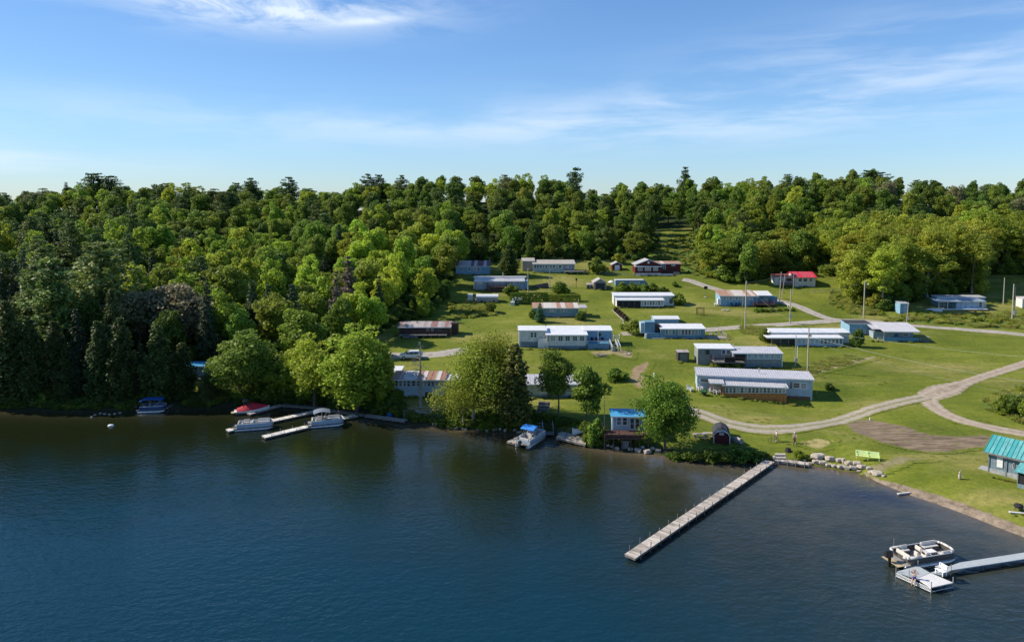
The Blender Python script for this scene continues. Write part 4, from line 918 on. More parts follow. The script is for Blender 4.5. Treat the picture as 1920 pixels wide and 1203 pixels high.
# ---------------------------------------------------------------- buildings
S_WHITE = siding('white_siding', (0.72, 0.72, 0.71)); S_PALEBLUE = siding('pale_blue_siding', (0.42, 0.54, 0.64)); S_BLUE = siding('blue_siding', (0.16, 0.30, 0.42)); S_SKY = siding('sky_blue_siding', (0.24, 0.42, 0.58))
S_TEAL = siding('teal_siding', (0.20, 0.34, 0.38)); S_GREY = siding('grey_siding', (0.27, 0.29, 0.29)); S_GREYBLUE = siding('grey_blue_siding', (0.33, 0.40, 0.46)); S_SLATE = siding('slate_skirt', (0.20, 0.25, 0.29), False, 0.6)
S_RED = siding('dark_red_siding', (0.13, 0.022, 0.024)); S_PINK = siding('beige_siding', (0.42, 0.36, 0.34), False, 0.3); S_ORANGE = siding('orange_plywood', (0.50, 0.20, 0.06), False, 1.2); S_DKWOOD = siding('dark_board_wall', (0.07, 0.05, 0.04), False, 0.25)
S_GREENISH = siding('pale_teal_siding', (0.42, 0.50, 0.48)); S_TAN = siding('tan_siding', (0.36, 0.33, 0.28)); S_BROWNW = siding('brown_board_wall', (0.20, 0.11, 0.065), False, 0.25); S_BATTEN = siding('blue_grey_panel', (0.20, 0.27, 0.33), False, 0.4)
R_WHITE = roofmat('white_metal_roof', (0.78, 0.79, 0.80)); R_GREY = roofmat('grey_metal_roof', (0.50, 0.50, 0.52)); R_RIB = roofmat('ribbed_metal_roof', (0.50, 0.50, 0.54))
R_RUST = roofmat('rusty_metal_roof', (0.60, 0.57, 0.54), (0.36, 0.19, 0.12), 0.72, 0.8, 0.55); R_RUST2 = roofmat('rust_streaked_roof', (0.62, 0.57, 0.52), (0.42, 0.25, 0.17), 0.72, 1.1, 0.6); R_RUSTL = roofmat('lightly_rusted_roof', (0.66, 0.62, 0.60), (0.34, 0.14, 0.11), 0.42, 0.8, 0.5)
R_BEIGE = roofmat('beige_metal_roof', (0.50, 0.46, 0.40)); R_RED = roofmat('bright_red_roof', (0.74, 0.03, 0.06), (0.62, 0.10, 0.12), 0.45, 0.6); R_PINK = roofmat('faded_red_roof', (0.42, 0.13, 0.12)); R_TEAL = roofmat('teal_metal_roof', (0.07, 0.37, 0.38), (0.14, 0.42, 0.42), 0.5, 0.475); R_BLUE = roofmat('blue_metal_roof', (0.08, 0.36, 0.62))
R_DARK = roofmat('dark_shingle_roof', (0.045, 0.048, 0.055), rough=0.85); R_OLD = roofmat('old_grey_roof', (0.42, 0.38, 0.37), (0.28, 0.16, 0.14), 0.4, 0.8, 0.6); R_MAROON = roofmat('maroon_patched_roof', (0.55, 0.50, 0.50), (0.22, 0.07, 0.06), 0.6, 1.0, 0.6)
M_DOORB = mat('door_navy', (0.018, 0.025, 0.045), 0.5); M_FLAGR = mat('flag_red', (0.45, 0.06, 0.08), 0.8); M_BLUEP = mat('blue_paint', (0.10, 0.28, 0.42), 0.6)

HOUSES = []
class House:
    def __init__(s, name, label, cat, x0, x1, yb, yaw=0.0, group=None, z=None, Y=None, sink=0.0):
        s.yaw = R(yaw); s.x0 = x0; s.x1 = x1
        if z is not None: A = atz((x0 + x1) / 2, yb, z)
        elif Y is not None:
            d = ray((x0 + x1) / 2, yb); A = CAMP + d * (Y / d.y)
        else: A = hit((x0 + x1) / 2, yb)
        s.A = A; HOUSES.append(s); s.root = empty(name, A, s.yaw, label, cat, group); s.c = math.cos(s.yaw); s.s = math.sin(s.yaw)
    def wpos(s, x, y, z=0): return Vector((s.A.x + x * s.c - y * s.s, s.A.y + x * s.s + y * s.c, s.A.z + z))
    def lx(s, px, y=0.0, py=None):
        O = s.wpos(0, y); k = (px - PX0) / F
        # depth along the view axis of a point of the wall, solved for the height seen at py
        zz = 0.0
        for _ in range(3):
            dep0 = O.y * math.cos(PITCH) + (CAMZ - (O.z + zz)) * math.sin(PITCH)
            t = (k * dep0 - O.x) / (s.c - k * s.s * math.cos(PITCH))
            if py is None: break
            P = O + Vector((t * s.c, t * s.s, 0)); d = ray(px, py); tt = P.y / d.y; zz = CAMZ + d.z * tt - s.A.z
        return t
    def lz(s, px, py, y=0.0):
        t = s.lx(px, y, py); P = s.wpos(t, y); d = ray(px, py); return CAMZ + d.z * (P.y / d.y) - s.A.z
    def mpp(s): return proj(s.A)[2] / F
    # --- parts, all given in photo pixels on the wall plane y
    def box(s, name, px0, px1, pyt, pyb, y0, y1, m, label=None, down=0.0, bev=0):
        a, b = s.lx(px0, y0, pyb), s.lx(px1, y0, pyb); mid = (px0 + px1) / 2; zt, zb = s.lz(mid, pyt, y0), s.lz(mid, pyb, y0) - down
        o = MB().box(a, b, y0, y1, zb, zt).build(name, m, s.root); 
        if label: o['label'] = label
        return o
    def win(s, px0, px1, pyt, pyb, y=0.0, frame=None, n=1, name='window', glass=None, mull=False):
        """n windows side by side, each a frame (part) with its pane (sub-part)"""
        for i in range(n):
            a = px0 + (px1 - px0) * i / n; b = px0 + (px1 - px0) * (i + 1) / n; g = (b - a) * (0.06 if n > 1 else 0)
            xa, xb = s.lx(a + g, y, pyb), s.lx(b - g, y, pyb); zt, zb = s.lz((a + b) / 2, pyt, y), s.lz((a + b) / 2, pyb, y); f = min(0.11, (xb - xa) * 0.12)
            mb = MB(); mb.box(xa, xa + f, y - 0.07, y - 0.003, zb, zt).box(xb - f, xb, y - 0.07, y - 0.003, zb, zt).box(xa + f, xb - f, y - 0.07, y - 0.003, zt - f, zt).box(xa + f, xb - f, y - 0.09, y - 0.003, zb, zb + f)
            if mull: mb.box((xa + xb) / 2 - 0.03, (xa + xb) / 2 + 0.03, y - 0.065, y - 0.035, zb + f, zt - f)
            mb.box(xa + f, xb - f, y - 0.06, y - 0.035, (zt + zb) / 2 - 0.025, (zt + zb) / 2 + 0.025)
            w = mb.build(name, frame or M_TRIM, s.root)
            MB().box(xa + f, xb - f, y - 0.032, y - 0.006, zb + f, zt - f).build('pane', glass or WR.choice(GLS), w)
    def shed(s, px0, px1, pyf, pyk, pyb, y0=0.0, slope=0.12, wall=None, roof=None, oh=0.35, ribs=0.0, dep=None, walls=True, rname='roof', wname='wall', down=1.2, thick=0.10, fascia=True, cut=None, lift=0.0):
        """single-slope block: roof front edge at pyf, back edge at pyk (photo pixels); returns depth"""
        mid = (px0 + px1) / 2; yf = y0 - oh; a, b = s.lx(px0, yf, pyf), s.lx(px1, yf, pyf); zf = s.lz(mid, pyf, yf)
        if dep is None:
            mp = s.mpp(); tv = (pyf - 385) / F; dep = (pyf - pyk) * mp / (tv + slope)
        yb = yf + dep; zk = zf + dep * slope
        if walls:
            xa, xb = a + oh * 0.7, b - oh * 0.7; zb = s.lz(mid, pyb, y0) - down; z1 = zf + oh * slope - thick - 0.004; z2 = zf + (dep - oh) * slope - thick - 0.004; w = MB()
            w.add([(xa, y0, zb), (xb, y0, zb), (xb, yb - oh, zb), (xa, yb - oh, zb), (xa, y0, z1), (xb, y0, z1), (xb, yb - oh, z2), (xa, yb - oh, z2)], [(0, 3, 2, 1), (4, 5, 6, 7), (0, 1, 5, 4), (1, 2, 6, 5), (2, 3, 7, 6), (3, 0, 4, 7)])
            w.build(wname, wall, s.root)
        r = MB(); r.prism([(a, yf, zf), (b, yf, zf), (b, yb, zk), (a, yb, zk)], [(a, yf, zf - thick), (b, yf, zf - thick), (b, yb, zk - thick), (a, yb, zk - thick)])
        if ribs:
            n = int((b - a) / ribs)
            for i in range(n + 1):
                x = a + (b - a) * i / n; w_ = 0.035
                r.add([(x - w_, yf - .01, zf + .002), (x + w_, yf - .01, zf + .002), (x, yf - .01, zf + 0.055), (x - w_, yb, zk + .002), (x + w_, yb, zk + .002), (x, yb, zk + 0.055)], [(0, 1, 2), (0, 2, 5, 3), (1, 4, 5, 2), (3, 5, 4)])
        ro = r.build(rname, roof, s.root)
        if fascia: MB().box(a, b, yf - 0.035, yf - 0.002, zf - 0.2, zf - 0.012).build('fascia', M_TRIM, ro)
        return dep, a, b, zf
    def gable_y(s, px0, px1, pye, pyp, pyb, dep, wall, roof, oh=0.3, y0=0.0, trim=None, down=1.2, gam=False):
        """gable end facing the front: eaves at pye, peak at pyp"""
        a, b = s.lx(px0, y0, pye), s.lx(px1, y0, pye); mid = (px0 + px1) / 2; ze = s.lz(mid, pye, y0); zp = s.lz(mid, pyp, y0); zb = s.lz(mid, pyb, y0) - down; xm = (a + b) / 2; xa, xb = a + oh, b - oh; y1 = y0 + dep
        if gam: prof_ = [(xa, ze), (xa + (xm - xa) * 0.32, ze + (zp - ze) * 0.66), (xm, zp), (xb - (xb - xm) * 0.32, ze + (zp - ze) * 0.66), (xb, ze)]
        else:
            sl = (zp - ze) / (xm - a); prof_ = [(xa, ze + oh * sl), (xm, zp), (xb, ze + oh * sl)]
        ff = [(x, y0, z - 0.07) for x, z in prof_] + [(xb, y0, zb), (xa, y0, zb)]; bb = [(x, y1, z) for x, _, z in ff]
        w = MB(); w.prism(ff, bb).build('wall', wall, s.root)
        rp = [(a, ze)] + (prof_[1:-1]) + [(b, ze)]
        if gam: rp = [(xa - 0.12, ze - 0.05)] + prof_[1:-1] + [(xb + 0.12, ze - 0.05)]
        r = MB()
        for (xa_, za), (xb_, zb_) in zip(rp, rp[1:]):
            r.prism([(xa_, y0 - 0.25, za + 0.05), (xb_, y0 - 0.25, zb_ + 0.05), (xb_, y1 + 0.25, zb_ + 0.05), (xa_, y1 + 0.25, za + 0.05)], [(xa_, y0 - 0.25, za - 0.05), (xb_, y0 - 0.25, zb_ - 0.05), (xb_, y1 + 0.25, zb_ - 0.05), (xa_, y1 + 0.25, za - 0.05)])
        ro = r.build('roof', roof, s.root)
        if trim:
            t = MB()
            for (xa_, za), (xb_, zb_) in zip(rp, rp[1:]): t.prism([(xa_, y0 - 0.29, za + 0.06), (xb_, y0 - 0.29, zb_ + 0.06), (xb_, y0 - 0.255, zb_ + 0.06), (xa_, y0 - 0.255, za + 0.06)], [(xa_, y0 - 0.29, za - 0.12), (xb_, y0 - 0.29, zb_ - 0.12), (xb_, y0 - 0.255, zb_ - 0.12), (xa_, y0 - 0.255, za - 0.12)])
            t.build('bargeboard', trim, ro)
    def gable_x(s, px0, px1, pye, pyp, pyb, dep, wall, roof, oh=0.3, y0=0.0, down=1.2, ribs=0):
        """ridge along the length: front eave at pye, ridge seen at pyp"""
        yf = y0 - oh; mid = (px0 + px1) / 2; a, b = s.lx(px0, yf, pye), s.lx(px1, yf, pye); ze = s.lz(mid, pye, yf); ym = y0 + dep / 2; zp = s.lz(mid, pyp, ym); zp = max(zp, ze + 0.3); y1 = y0 + dep; xa, xb = a + oh, b - oh; zb = s.lz(mid, pyb, y0) - down
        sl = (zp - ze) / (ym - yf); zw = ze + oh * sl - 0.08
        w = MB(); L_ = [(xa, y0, zb), (xa, y1, zb), (xa, y1, zw), (xa, ym, zp - 0.08), (xa, y0, zw)]; R__ = [(xb, y, z) for x, y, z in L_]; w.prism(L_, R__).build('wall', wall, s.root)
        r = MB()
        r.prism([(a, yf, ze), (b, yf, ze), (b, ym, zp), (a, ym, zp)], [(a, yf, ze - .08), (b, yf, ze - .08), (b, ym, zp - .08), (a, ym, zp - .08)])
        r.prism([(a, ym, zp), (b, ym, zp), (b, y1 + oh, ze), (a, y1 + oh, ze)], [(a, ym, zp - .08), (b, ym, zp - .08), (b, y1 + oh, ze - .08), (a, y1 + oh, ze - .08)])
        if ribs:
            n = int((b - a) / ribs)
            for i in range(n + 1): x = a + (b - a) * i / n; r.prism([(x - .03, yf - .01, ze + .05), (x + .03, yf - .01, ze + .05), (x + .03, ym, zp + .05), (x - .03, ym, zp + .05)], [(x - .03, yf - .01, ze - .02), (x + .03, yf - .01, ze - .02), (x + .03, ym, zp - .02), (x - .03, ym, zp - .02)])
        r.build('roof', roof, s.root)
    def deck(s, px0, px1, py, y0, y1, m=None, posts=0, drop=1.2, name='deck', thick=0.18):
        a, b = s.lx(px0, y0, py), s.lx(px1, y0, py); z = s.lz((px0 + px1) / 2, py, y0); mb = MB(); n = max(3, int((y1 - y0) / 0.3))
        for i in range(n): mb.box(a, b, y0 + (y1 - y0) * i / n + .01, y0 + (y1 - y0) * (i + 1) / n - .01, z - 0.05, z)
        mb.box(a + .02, b - .02, y0 + .02, y1 - .02, z - thick, z - 0.054); mb.build(name, m or M_WOOD, s.root)
        for i in range(posts):
            x = a + 0.1 + (b - a - 0.2) * i / max(1, posts - 1); MB().box(x - .07, x + .07, y0 + .05, y0 + .19, z - thick - drop, z - thick - .002).build('post', m or M_WOOD, s.root)
        return a, b, z
    def rail(s, a, b, y0, y1, z, m=None, h=0.95, side='flr', step=0.0, name='railing', bars=2):
        m = m or M_WOOD; segs = []
        if 'f' in side: segs.append(((a, y0), (b, y0)))
        if 'l' in side: segs.append(((a, y0), (a, y1)))
        if 'r' in side: segs.append(((b, y0), (b, y1)))
        for (xa, ya), (xb, yb) in segs:
            mb = MB(); L_ = math.hypot(xb - xa, yb - ya); n = max(1, int(L_ / 1.8))
            for i in range(n + 1): x = xa + (xb - xa) * i / n; y = ya + (yb - ya) * i / n; mb.box(x - .045, x + .045, y - .045, y + .045, z + .002, z + h)
            for k in range(bars): zz = z + h * (k + 1) / bars; mb.tube((xa, ya, zz - .05), (xb, yb, zz - .05), .045, n=4)
            if step:
                for i in range(int(L_ / step)): t = (i + .5) * step / L_; mb.tube((xa + (xb - xa) * t, ya + (yb - ya) * t, z + .05), (xa + (xb - xa) * t, ya + (yb - ya) * t, z + h - .05), .018, n=4)
            mb.build(name, m, s.root)
    def posts(s, pxs, pyt, pyb, y, m=None, w=0.06, down=0.3):
        for p in pxs:
            x = s.lx(p, y, pyb); zt, zb = s.lz(p, pyt, y), s.lz(p, pyb, y) - down; MB().box(x - w, x + w, y - w, y + w, zb, zt).build('post', m or M_TRIM, s.root)
    def steps(s, px0, px1, pyt, pyb, y0, run, m=None, n=5, name='steps'):
        a, b = s.lx(px0, y0, pyt), s.lx(px1, y0, pyt); zt = s.lz((px0 + px1) / 2, pyt, y0); zb = s.lz((px0 + px1) / 2, pyb, y0 - run) - .1; mb = MB()
        for i in range(n): mb.box(a, b, y0 - run * (i + 1) / n, y0 - run * i / n - .002, zb - 0.3, zt - (zt - zb) * (i + 0.6) / n)
        mb.build(name, m or M_WOOD, s.root)
    def pipe(s, px, pyt, pyb, y, r=0.09, m=None, name='vent_pipe'):
        x = s.lx(px, y, pyb); MB().lathe([(r, s.lz(px, pyb, y) - .1), (r, s.lz(px, pyt, y)), (r * 1.6, s.lz(px, pyt, y) + .01), (r * 1.3, s.lz(px, pyt, y) + r)], (x, y, 0), 8).build(name, m or M_METAL, s.root)

# 1 small blue cottage, far left
h = House('cottage', 'small blue cottage with streaked metal roof, leftmost of the topmost row', 'cottage', 855, 910, 514)
h.shed(853, 920, 499, 488, 513, wall=S_SKY, roof=R_MAROON, slope=0.22, oh=0.3); h.win(863, 868, 501, 507); h.win(877, 883, 501, 508, n=1); h.win(887, 901, 501, 508, n=2)
h.pipe(918, 484, 492, 4)
# 2 long pale cottage with beige roof
h = House('cottage', 'long pale cottage with beige roof and side deck in the topmost row', 'cottage', 1000, 1078, 511)
h.shed(978, 1003, 489, 483.5, 500, y0=2.2, wall=S_PINK, roof=R_BEIGE, slope=0.15, dep=4.5, rname='side_roof', wname='side_wall')
h.shed(998, 1079.5, 494.5, 486.5, 511, wall=S_GREENISH, roof=R_BEIGE, slope=0.14, oh=0.4); h.win(1001, 1027, 496.5, 502.5, n=5); h.win(1030, 1053, 496.5, 502.5, n=4)
h.box('porch_screen', 1057, 1076, 496, 509, -0.05, -0.012, S_GREY); h.win(1061, 1071, 498, 503, y=-0.06, n=2)
a, b, z = h.deck(1058, 1096, 508.5, -2.2, -0.06, posts=4); h.rail(a, b, -2.2, -0.1, z, side='r')
# 3 blue grey cottage with brown deck
h = House('cottage', 'blue grey cottage with brown raised deck above the rounded trailer', 'cottage', 890, 985, 543)
h.shed(889, 984, 527, 519, 543, wall=S_GREYBLUE, roof=R_GREY, slope=0.14); h.box('end_wall', 975, 991, 526, 543, 0.6, 3.6, S_SKY); h.win(895.5, 904, 529.5, 532.5); h.win(919, 945, 528.5, 532.5, n=5); h.win(951, 974, 528.5, 532.5, n=4)
h.box('back_roof', 888, 987, 518.5, 521, 3.4, 5.0, R_WHITE)
a, b, z = h.deck(913, 950, 537.5, -2.2, -0.05, M_BROWN, posts=5, drop=1.4); h.rail(a, b, -2.2, -0.1, z, M_BROWN, step=0.22); h.box('deck_skirt', 913, 950, 541, 549, -1.9, -1.8, M_BROWN, down=.2); h.pipe(943, 512, 520, 3, 0.13)
h.box('wall_box', 888, 889.5, 529, 541, 0.2, 2.2, M_TRIM)
# canopy over the deck
h2 = House('canopy', 'white fabric canopy stretched over the brown deck', 'canopy', 919, 950, 528, z=h.A.z + 2.1)
mbc = MB(); mbc.prism([(-2.2, -1.6, 0), (2.2, -1.6, 0), (2.2, 1.2, 0), (-2.2, 1.2, 0)], [(-2.2, -1.6, -.03), (2.2, -1.6, -.03), (2.2, 1.2, -.03), (-2.2, 1.2, -.03)])
mbc.add([(-2.2, -1.6, .002), (2.2, -1.6, .002), (2.2, 1.2, .002), (-2.2, 1.2, .002), (0, -.2, .55)], [(0, 1, 4), (1, 2, 4), (2, 3, 4), (3, 0, 4)]); mbc.build('canopy_cloth', M_TRIM, h2.root)
for x, y in ((-2.1, -1.5), (2.1, -1.5), (2.1, 1.1), (-2.1, 1.1)): MB().tube((x, y, -2.1), (x, y, -.035), .03).build('pole', M_METAL, h2.root)
# 4 rounded trailer
h = House('trailer', 'small beige trailer with rounded white roof below the brown deck cottage', 'trailer', 893, 934, 567)
x0, x1 = h.lx(893), h.lx(934); zt = h.lz(913, 552.5); mb = MB(); arc = [(0, zt * .62)] + [(1.3 - 1.3 * math.cos(math.pi * k / 8), zt * .62 + zt * .38 * math.sin(math.pi * k / 8)) for k in range(1, 8)] + [(2.6, zt * .62)]
MB().prism([(x0, y, z - .01) for y, z in arc] + [(x0, 2.6, .25), (x0, 0, .25)], [(x1, y, z - .01) for y, z in arc] + [(x1, 2.6, .25), (x1, 0, .25)]).build('body', S_PINK, h.root)
mb = MB()
for (ya, za), (yb_, zb) in zip(arc, arc[1:]): mb.prism([(x0 - .05, ya, za + .05), (x1 + .05, ya, za + .05), (x1 + .05, yb_, zb + .05), (x0 - .05, yb_, zb + .05)], [(x0 - .05, ya, za - .03), (x1 + .05, ya, za - .03), (x1 + .05, yb_, zb - .03), (x0 - .05, yb_, zb - .03)])
mb.build('roof', R_WHITE, h.root)
for px in (903, 926):
    x = h.lx(px); MB().tube((x, -.08, .3), (x, .15, .3), .32, n=14).build('wheel', M_BLACK, h.root)
h = House('shed', 'small white privy shed left of the rounded roof trailer', 'shed', 877, 890, 566); h.shed(876.5, 886, 553, 550, 565, wall=S_WHITE, roof=R_GREY, oh=.12, down=.4); h.box('porch', 886.5, 891, 558, 565, .1, 1.2, S_GREY, down=.3)
# 5 tiny shed
h = House('shed', 'tiny grey shed with flat white roof and white door below the long hedge', 'shed', 963, 979, 570); h.shed(961, 979.5, 561, 555, 570, wall=S_GREY, roof=R_WHITE, oh=.2, slope=.1, dep=2.6, down=.4); h.box('door', 969, 976, 562.5, 569, -.05, -.01, M_TRIM); h.box('entry_box', 957, 965, 566, 573, -1.8, -.4, S_WHITE, down=.3); h.box('chimney', 960, 963, 559, 566, -.3, .05, S_WHITE)
# 6 rusty striped roof cottage
h = House('cottage', 'teal grey cottage with rust striped roof behind the small spruce', 'cottage', 1003, 1085, 594)
h.shed(998, 1087, 577, 566.5, 593, wall=S_TEAL, roof=R_RUST2, slope=.15, oh=.4); h.win(1025, 1043, 579.5, 584.5, n=3); h.win(1051, 1063, 579.5, 584.5, n=2); h.box('foundation', 1020, 1077, 590.5, 595.5, -.06, -.003, M_CONC, down=.5)
h.shed(1085.5, 1101, 576.5, 570, 590, y0=-.2, walls=False, roof=R_BEIGE, rname='awning_roof', slope=.1); h.posts([1099], 577, 592, -.3, M_GREY); h.pipe(1084.5, 560, 569, 2.5, .06)
# 7 big white house
h = House('white_house', 'wide white cottage with five window sunroom and blue deck', 'cottage', 975, 1148, 654)
h.shed(971, 1026, 619, 609.8, 652, y0=1.2, wall=S_WHITE, roof=R_WHITE, slope=.12, oh=.25, rname='left_roof', wname='left_wall'); h.box('skirt', 975.5, 1009, 640.5, 652, 1.12, 1.19, S_SLATE, down=.5); h.win(994.5, 1000, 622.5, 632.5, y=1.2, frame=M_TRIM); h.win(1001, 1006.5, 622.5, 632.5, y=1.2)
h.box('white_panel', 1008.5, 1024.5, 634.5, 652.5, .6, .75, M_WHITE); h.box('side_trim', 974, 975.5, 621, 653, 1.1, 1.3, M_TRIM)
h.shed(1023, 1102.5, 627.5, 609.2, 650, wall=S_WHITE, roof=R_WHITE, slope=.12, oh=.35, rname='sunroom_roof', wname='sunroom_wall'); h.box('sunroom_skirt', 1028, 1101, 648, 655, -.05, -.003, S_SLATE, down=.6)
for x in (1031.8, 1046, 1059.3, 1073, 1086.3): h.win(x, x + 10, 629.5, 639.5, mull=True)
h.win(1026.5, 1029, 630, 640)
h.shed(1094, 1149, 619, 609.5, 645, y0=2.6, wall=S_SKY, roof=R_WHITE, slope=.12, oh=.25, rname='right_roof', wname='right_wall')
x = h.lx(1124, 2.6, 627); zc = h.lz(1124, 627, 2.6); MB().tube((x, 2.52, zc), (x, 2.59, zc), .40, n=20).build('round_window', M_GLASS, h.root); h.box('wall_post', 1121, 1122, 619, 641, 1.5, 1.6, M_TRIM)
a, b, z = h.deck(1101.5, 1142, 643.5, -.4, 2.5, M_BLUEP); h.rail(a, b, -.4, 2.4, z, M_TRIM, h=.55, side='f', bars=1); h.box('deck_skirt', 1101.5, 1142, 645, 655, -.42, -.35, S_BLUE, down=.5)
for px in (1110, 1119, 1130):
    x = h.lx(px, 1.6, 640); MB().box(x - .3, x + .3, 1.4, 1.9, z + .3, z + .38).box(x - .3, x + .3, 1.85, 1.92, z + .38, z + .85).box(x - .28, x - .22, 1.4, 1.5, z, z + .3).box(x + .22, x + .28, 1.4, 1.5, z, z + .3).box(x - .28, x - .22, 1.8, 1.9, z, z + .3).box(x + .22, x + .28, 1.8, 1.9, z, z + .3).build('deck_chair', M_DARK, None, loc=h.A).rotation_euler = (0, 0, h.yaw)
    o = COL.objects[-1]; tag(o, 'dark %s chair on the blue deck of the white cottage' % {1110: 'left', 1119: 'middle', 1130: 'right'}[px], 'chair', 'dark chairs on the blue deck')
h.steps(1145, 1152, 644, 656, -.4, 1.5, S_SLATE); a2, b2 = h.lx(1143, -.4, 640), h.lx(1158, -.4, 640)
for px in (1143, 1153.5, 1158):
    x = h.lx(px, -.4, 640); MB().tube((x, -.4, z + .9), (x + .35, -2.2, z - .2), .06, n=4).tube((x, -.4, z - .3), (x, -.4, z + .9), .06, n=4).tube((x + .35, -2.2, z - 1.3), (x + .35, -2.2, z - .2), .06, n=4).tube((x, -.4, z + .45), (x + .35, -2.2, z - .6), .04, n=4).build('stair_rail', M_TRIM, h.root)
h.rail(h.lx(1150, 2, 635), h.lx(1161, 2, 635), 1.0, 3.5, z, M_TRIM, h=1.4, side='flr', bars=3)
h.pipe(1023.5, 607, 611, 3, .08, M_BLACK)
h2 = House('satellite_dish', 'round satellite dish on the white cottage roof', 'dish', 1094, 1100, 613, z=h.A.z + 3.4); MB().lathe([(.02, -.1), (.2, -.06), (.36, .05), (.34, .06), (.02, -.05)], (0, 0, .3), 14).tube((0, 0, -.3), (0, 0, .25), .04).build('dish', M_GREY, h2.root).rotation_euler = (R(50), 0, R(30))
# 8 tan garage shed
h = House('garage', 'small tan gable garage with dark blue door beside the old camper', 'garage', 1113, 1138, 543); h.gable_y(1112, 1138.5, 530, 522.5, 543, 4.5, S_TAN, R_OLD, oh=.25, trim=M_TRIM); h.box('door', 1117, 1134, 530.5, 543, -.05, -.01, M_DOORB)
h = House('shed', 'tiny brown outhouse left of the tan garage', 'shed', 1101, 1111, 541); h.shed(1100.5, 1111.5, 533, 530, 541, wall=S_DKWOOD, roof=R_OLD, oh=.12, down=.4); h.box('door', 1104, 1108, 534, 541, -.05, -.01, M_GREY)
# camper
h = House('camper', 'old dark camper with white roof behind the row of bushes', 'camper', 1154, 1215, 538)
x0, x1 = h.lx(1154), h.lx(1215); zt = h.lz(1184, 525.5); MB().prism([(x0, 0, zt), (x1 - 1.0, 0, zt), (x1, 0, zt * .55), (x1, 0, .45), (x0, 0, .45)], [(x0, 2.4, zt), (x1 - 1.0, 2.4, zt), (x1, 2.4, zt * .55), (x1, 2.4, .45), (x0, 2.4, .45)]).build('body', S_TEAL, h.root); MB().box(x0 - .1, x1 - 1.2, -.15, 2.5, zt + .004, zt + .14).build('roof', R_WHITE, h.root)
h.win(1158, 1170, 528, 532, n=1); h.win(1180, 1200, 528, 532, n=2)
for px in (1178, 1186): x = h.lx(px); MB().tube((x, -.06, .33), (x, .2, .33), .34, n=14).build('wheel', M_BLACK, h.root)
h.box('trim', 1153.5, 1155, 526, 537, -.03, .1, M_TRIM)
h2 = House('parasol', 'white open parasol between the tan garage and the camper', 'parasol', 1140, 1152, 541); MB().lathe([(1.0, 1.9), (.9, 2.05), (.5, 2.3), (.05, 2.5), (.02, 2.45), (.5, 2.22), (.98, 1.88)], (0, 0, 0), 10).build('canopy', M_TRIM, h2.root); MB().tube((0, 0, 0), (0, 0, 2.5), .03).build('pole', M_METAL, h2.root); MB().lathe([(.5, .68), (.5, .72)], (0, 0, 0), 14).tube((0, 0, 0), (0, 0, .68), .05).build('table', M_TRIM, h2.root)
# 9 small red shed
h = House('shed', 'small dark red gable shed with white door left of the red cottage', 'shed', 1147, 1167, 507); h.gable_y(1146.5, 1168, 496.5, 491, 507, 3.6, S_RED, R_GREY, oh=.25, trim=M_TRIM); h.box('door', 1152.5, 1162, 497, 507, -.05, -.01, M_TRIM)
# 10 red cottage
h = House('red_cottage', 'dark red cottage with white gable trim and rusty side roof', 'cottage', 1192, 1240, 516)
h.gable_y(1190, 1242, 496.5, 486.5, 512, 6, S_RED, R_GREY, oh=.35, trim=M_TRIM, y0=.3); h.shed(1190, 1242, 499.3, 495.8, 512, y0=0, walls=True, wall=S_RED, roof=R_WHITE, slope=.12, oh=.3, dep=1.2, rname='porch_roof', wname='porch_wall')
h.win(1196, 1204.5, 500.5, 507.5, mull=True); h.win(1209, 1220.5, 500.5, 507.5, mull=True); h.win(1225, 1233.5, 500.5, 507.5, mull=True); h.box('foundation', 1192, 1240, 512, 516.5, -.08, -.003, M_TRIM, down=.4)
x = h.lx(1216, .3, 492); zc = h.lz(1216, 492, .3); MB().tube((x, .2, zc), (x, .27, zc), .36, n=18).build('round_vent', M_TRIM, h.root)
h.shed(1229, 1278, 494, 489, 513, y0=2.4, wall=S_RED, roof=R_RUST2, slope=.14, oh=.3, rname='side_roof', wname='side_wall'); h.win(1259, 1266, 496, 499, y=2.4); h.win(1243, 1248, 497, 505, y=2.4, name='door')
a, b, z = h.deck(1241, 1262, 512.5, .1, 2.3, M_DARK); h.rail(a, b, .1, 2.3, z, M_BLACK, side='f', step=.25); h.box('deck_skirt', 1240.5, 1261, 512.8, 517.5, .0, .05, M_TRIM, down=.3); h.steps(1262.5, 1273, 508, 516, 1.8, 1.6, M_GREY)
# 11 long white cottage with dark screened porch
h = House('cottage', 'long white cottage with dark screened porch above the clipped red brown shrubs', 'cottage', 1155, 1262, 577)
h.shed(1150, 1265.5, 554, 547.5, 575, y0=2.6, wall=S_WHITE, roof=R_WHITE, slope=.12, oh=.25, rname='back_roof'); h.shed(1155.5, 1246.5, 562.2, 556.7, 577, wall=S_WHITE, roof=R_WHITE, slope=.1, dep=2.9, oh=.25, rname='porch_roof', wname='porch_wall')
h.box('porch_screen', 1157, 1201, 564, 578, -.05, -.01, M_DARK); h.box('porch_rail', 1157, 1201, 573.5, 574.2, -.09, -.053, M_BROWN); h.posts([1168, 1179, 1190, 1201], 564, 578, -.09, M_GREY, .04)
h.win(1202, 1243.5, 564, 572, n=8, frame=M_TRIM); h.box('skirt', 1201, 1245, 574.5, 578.5, -.06, -.003, M_DARK, down=.3); h.win(1255, 1261, 560, 569, y=2.6, frame=M_GREY)
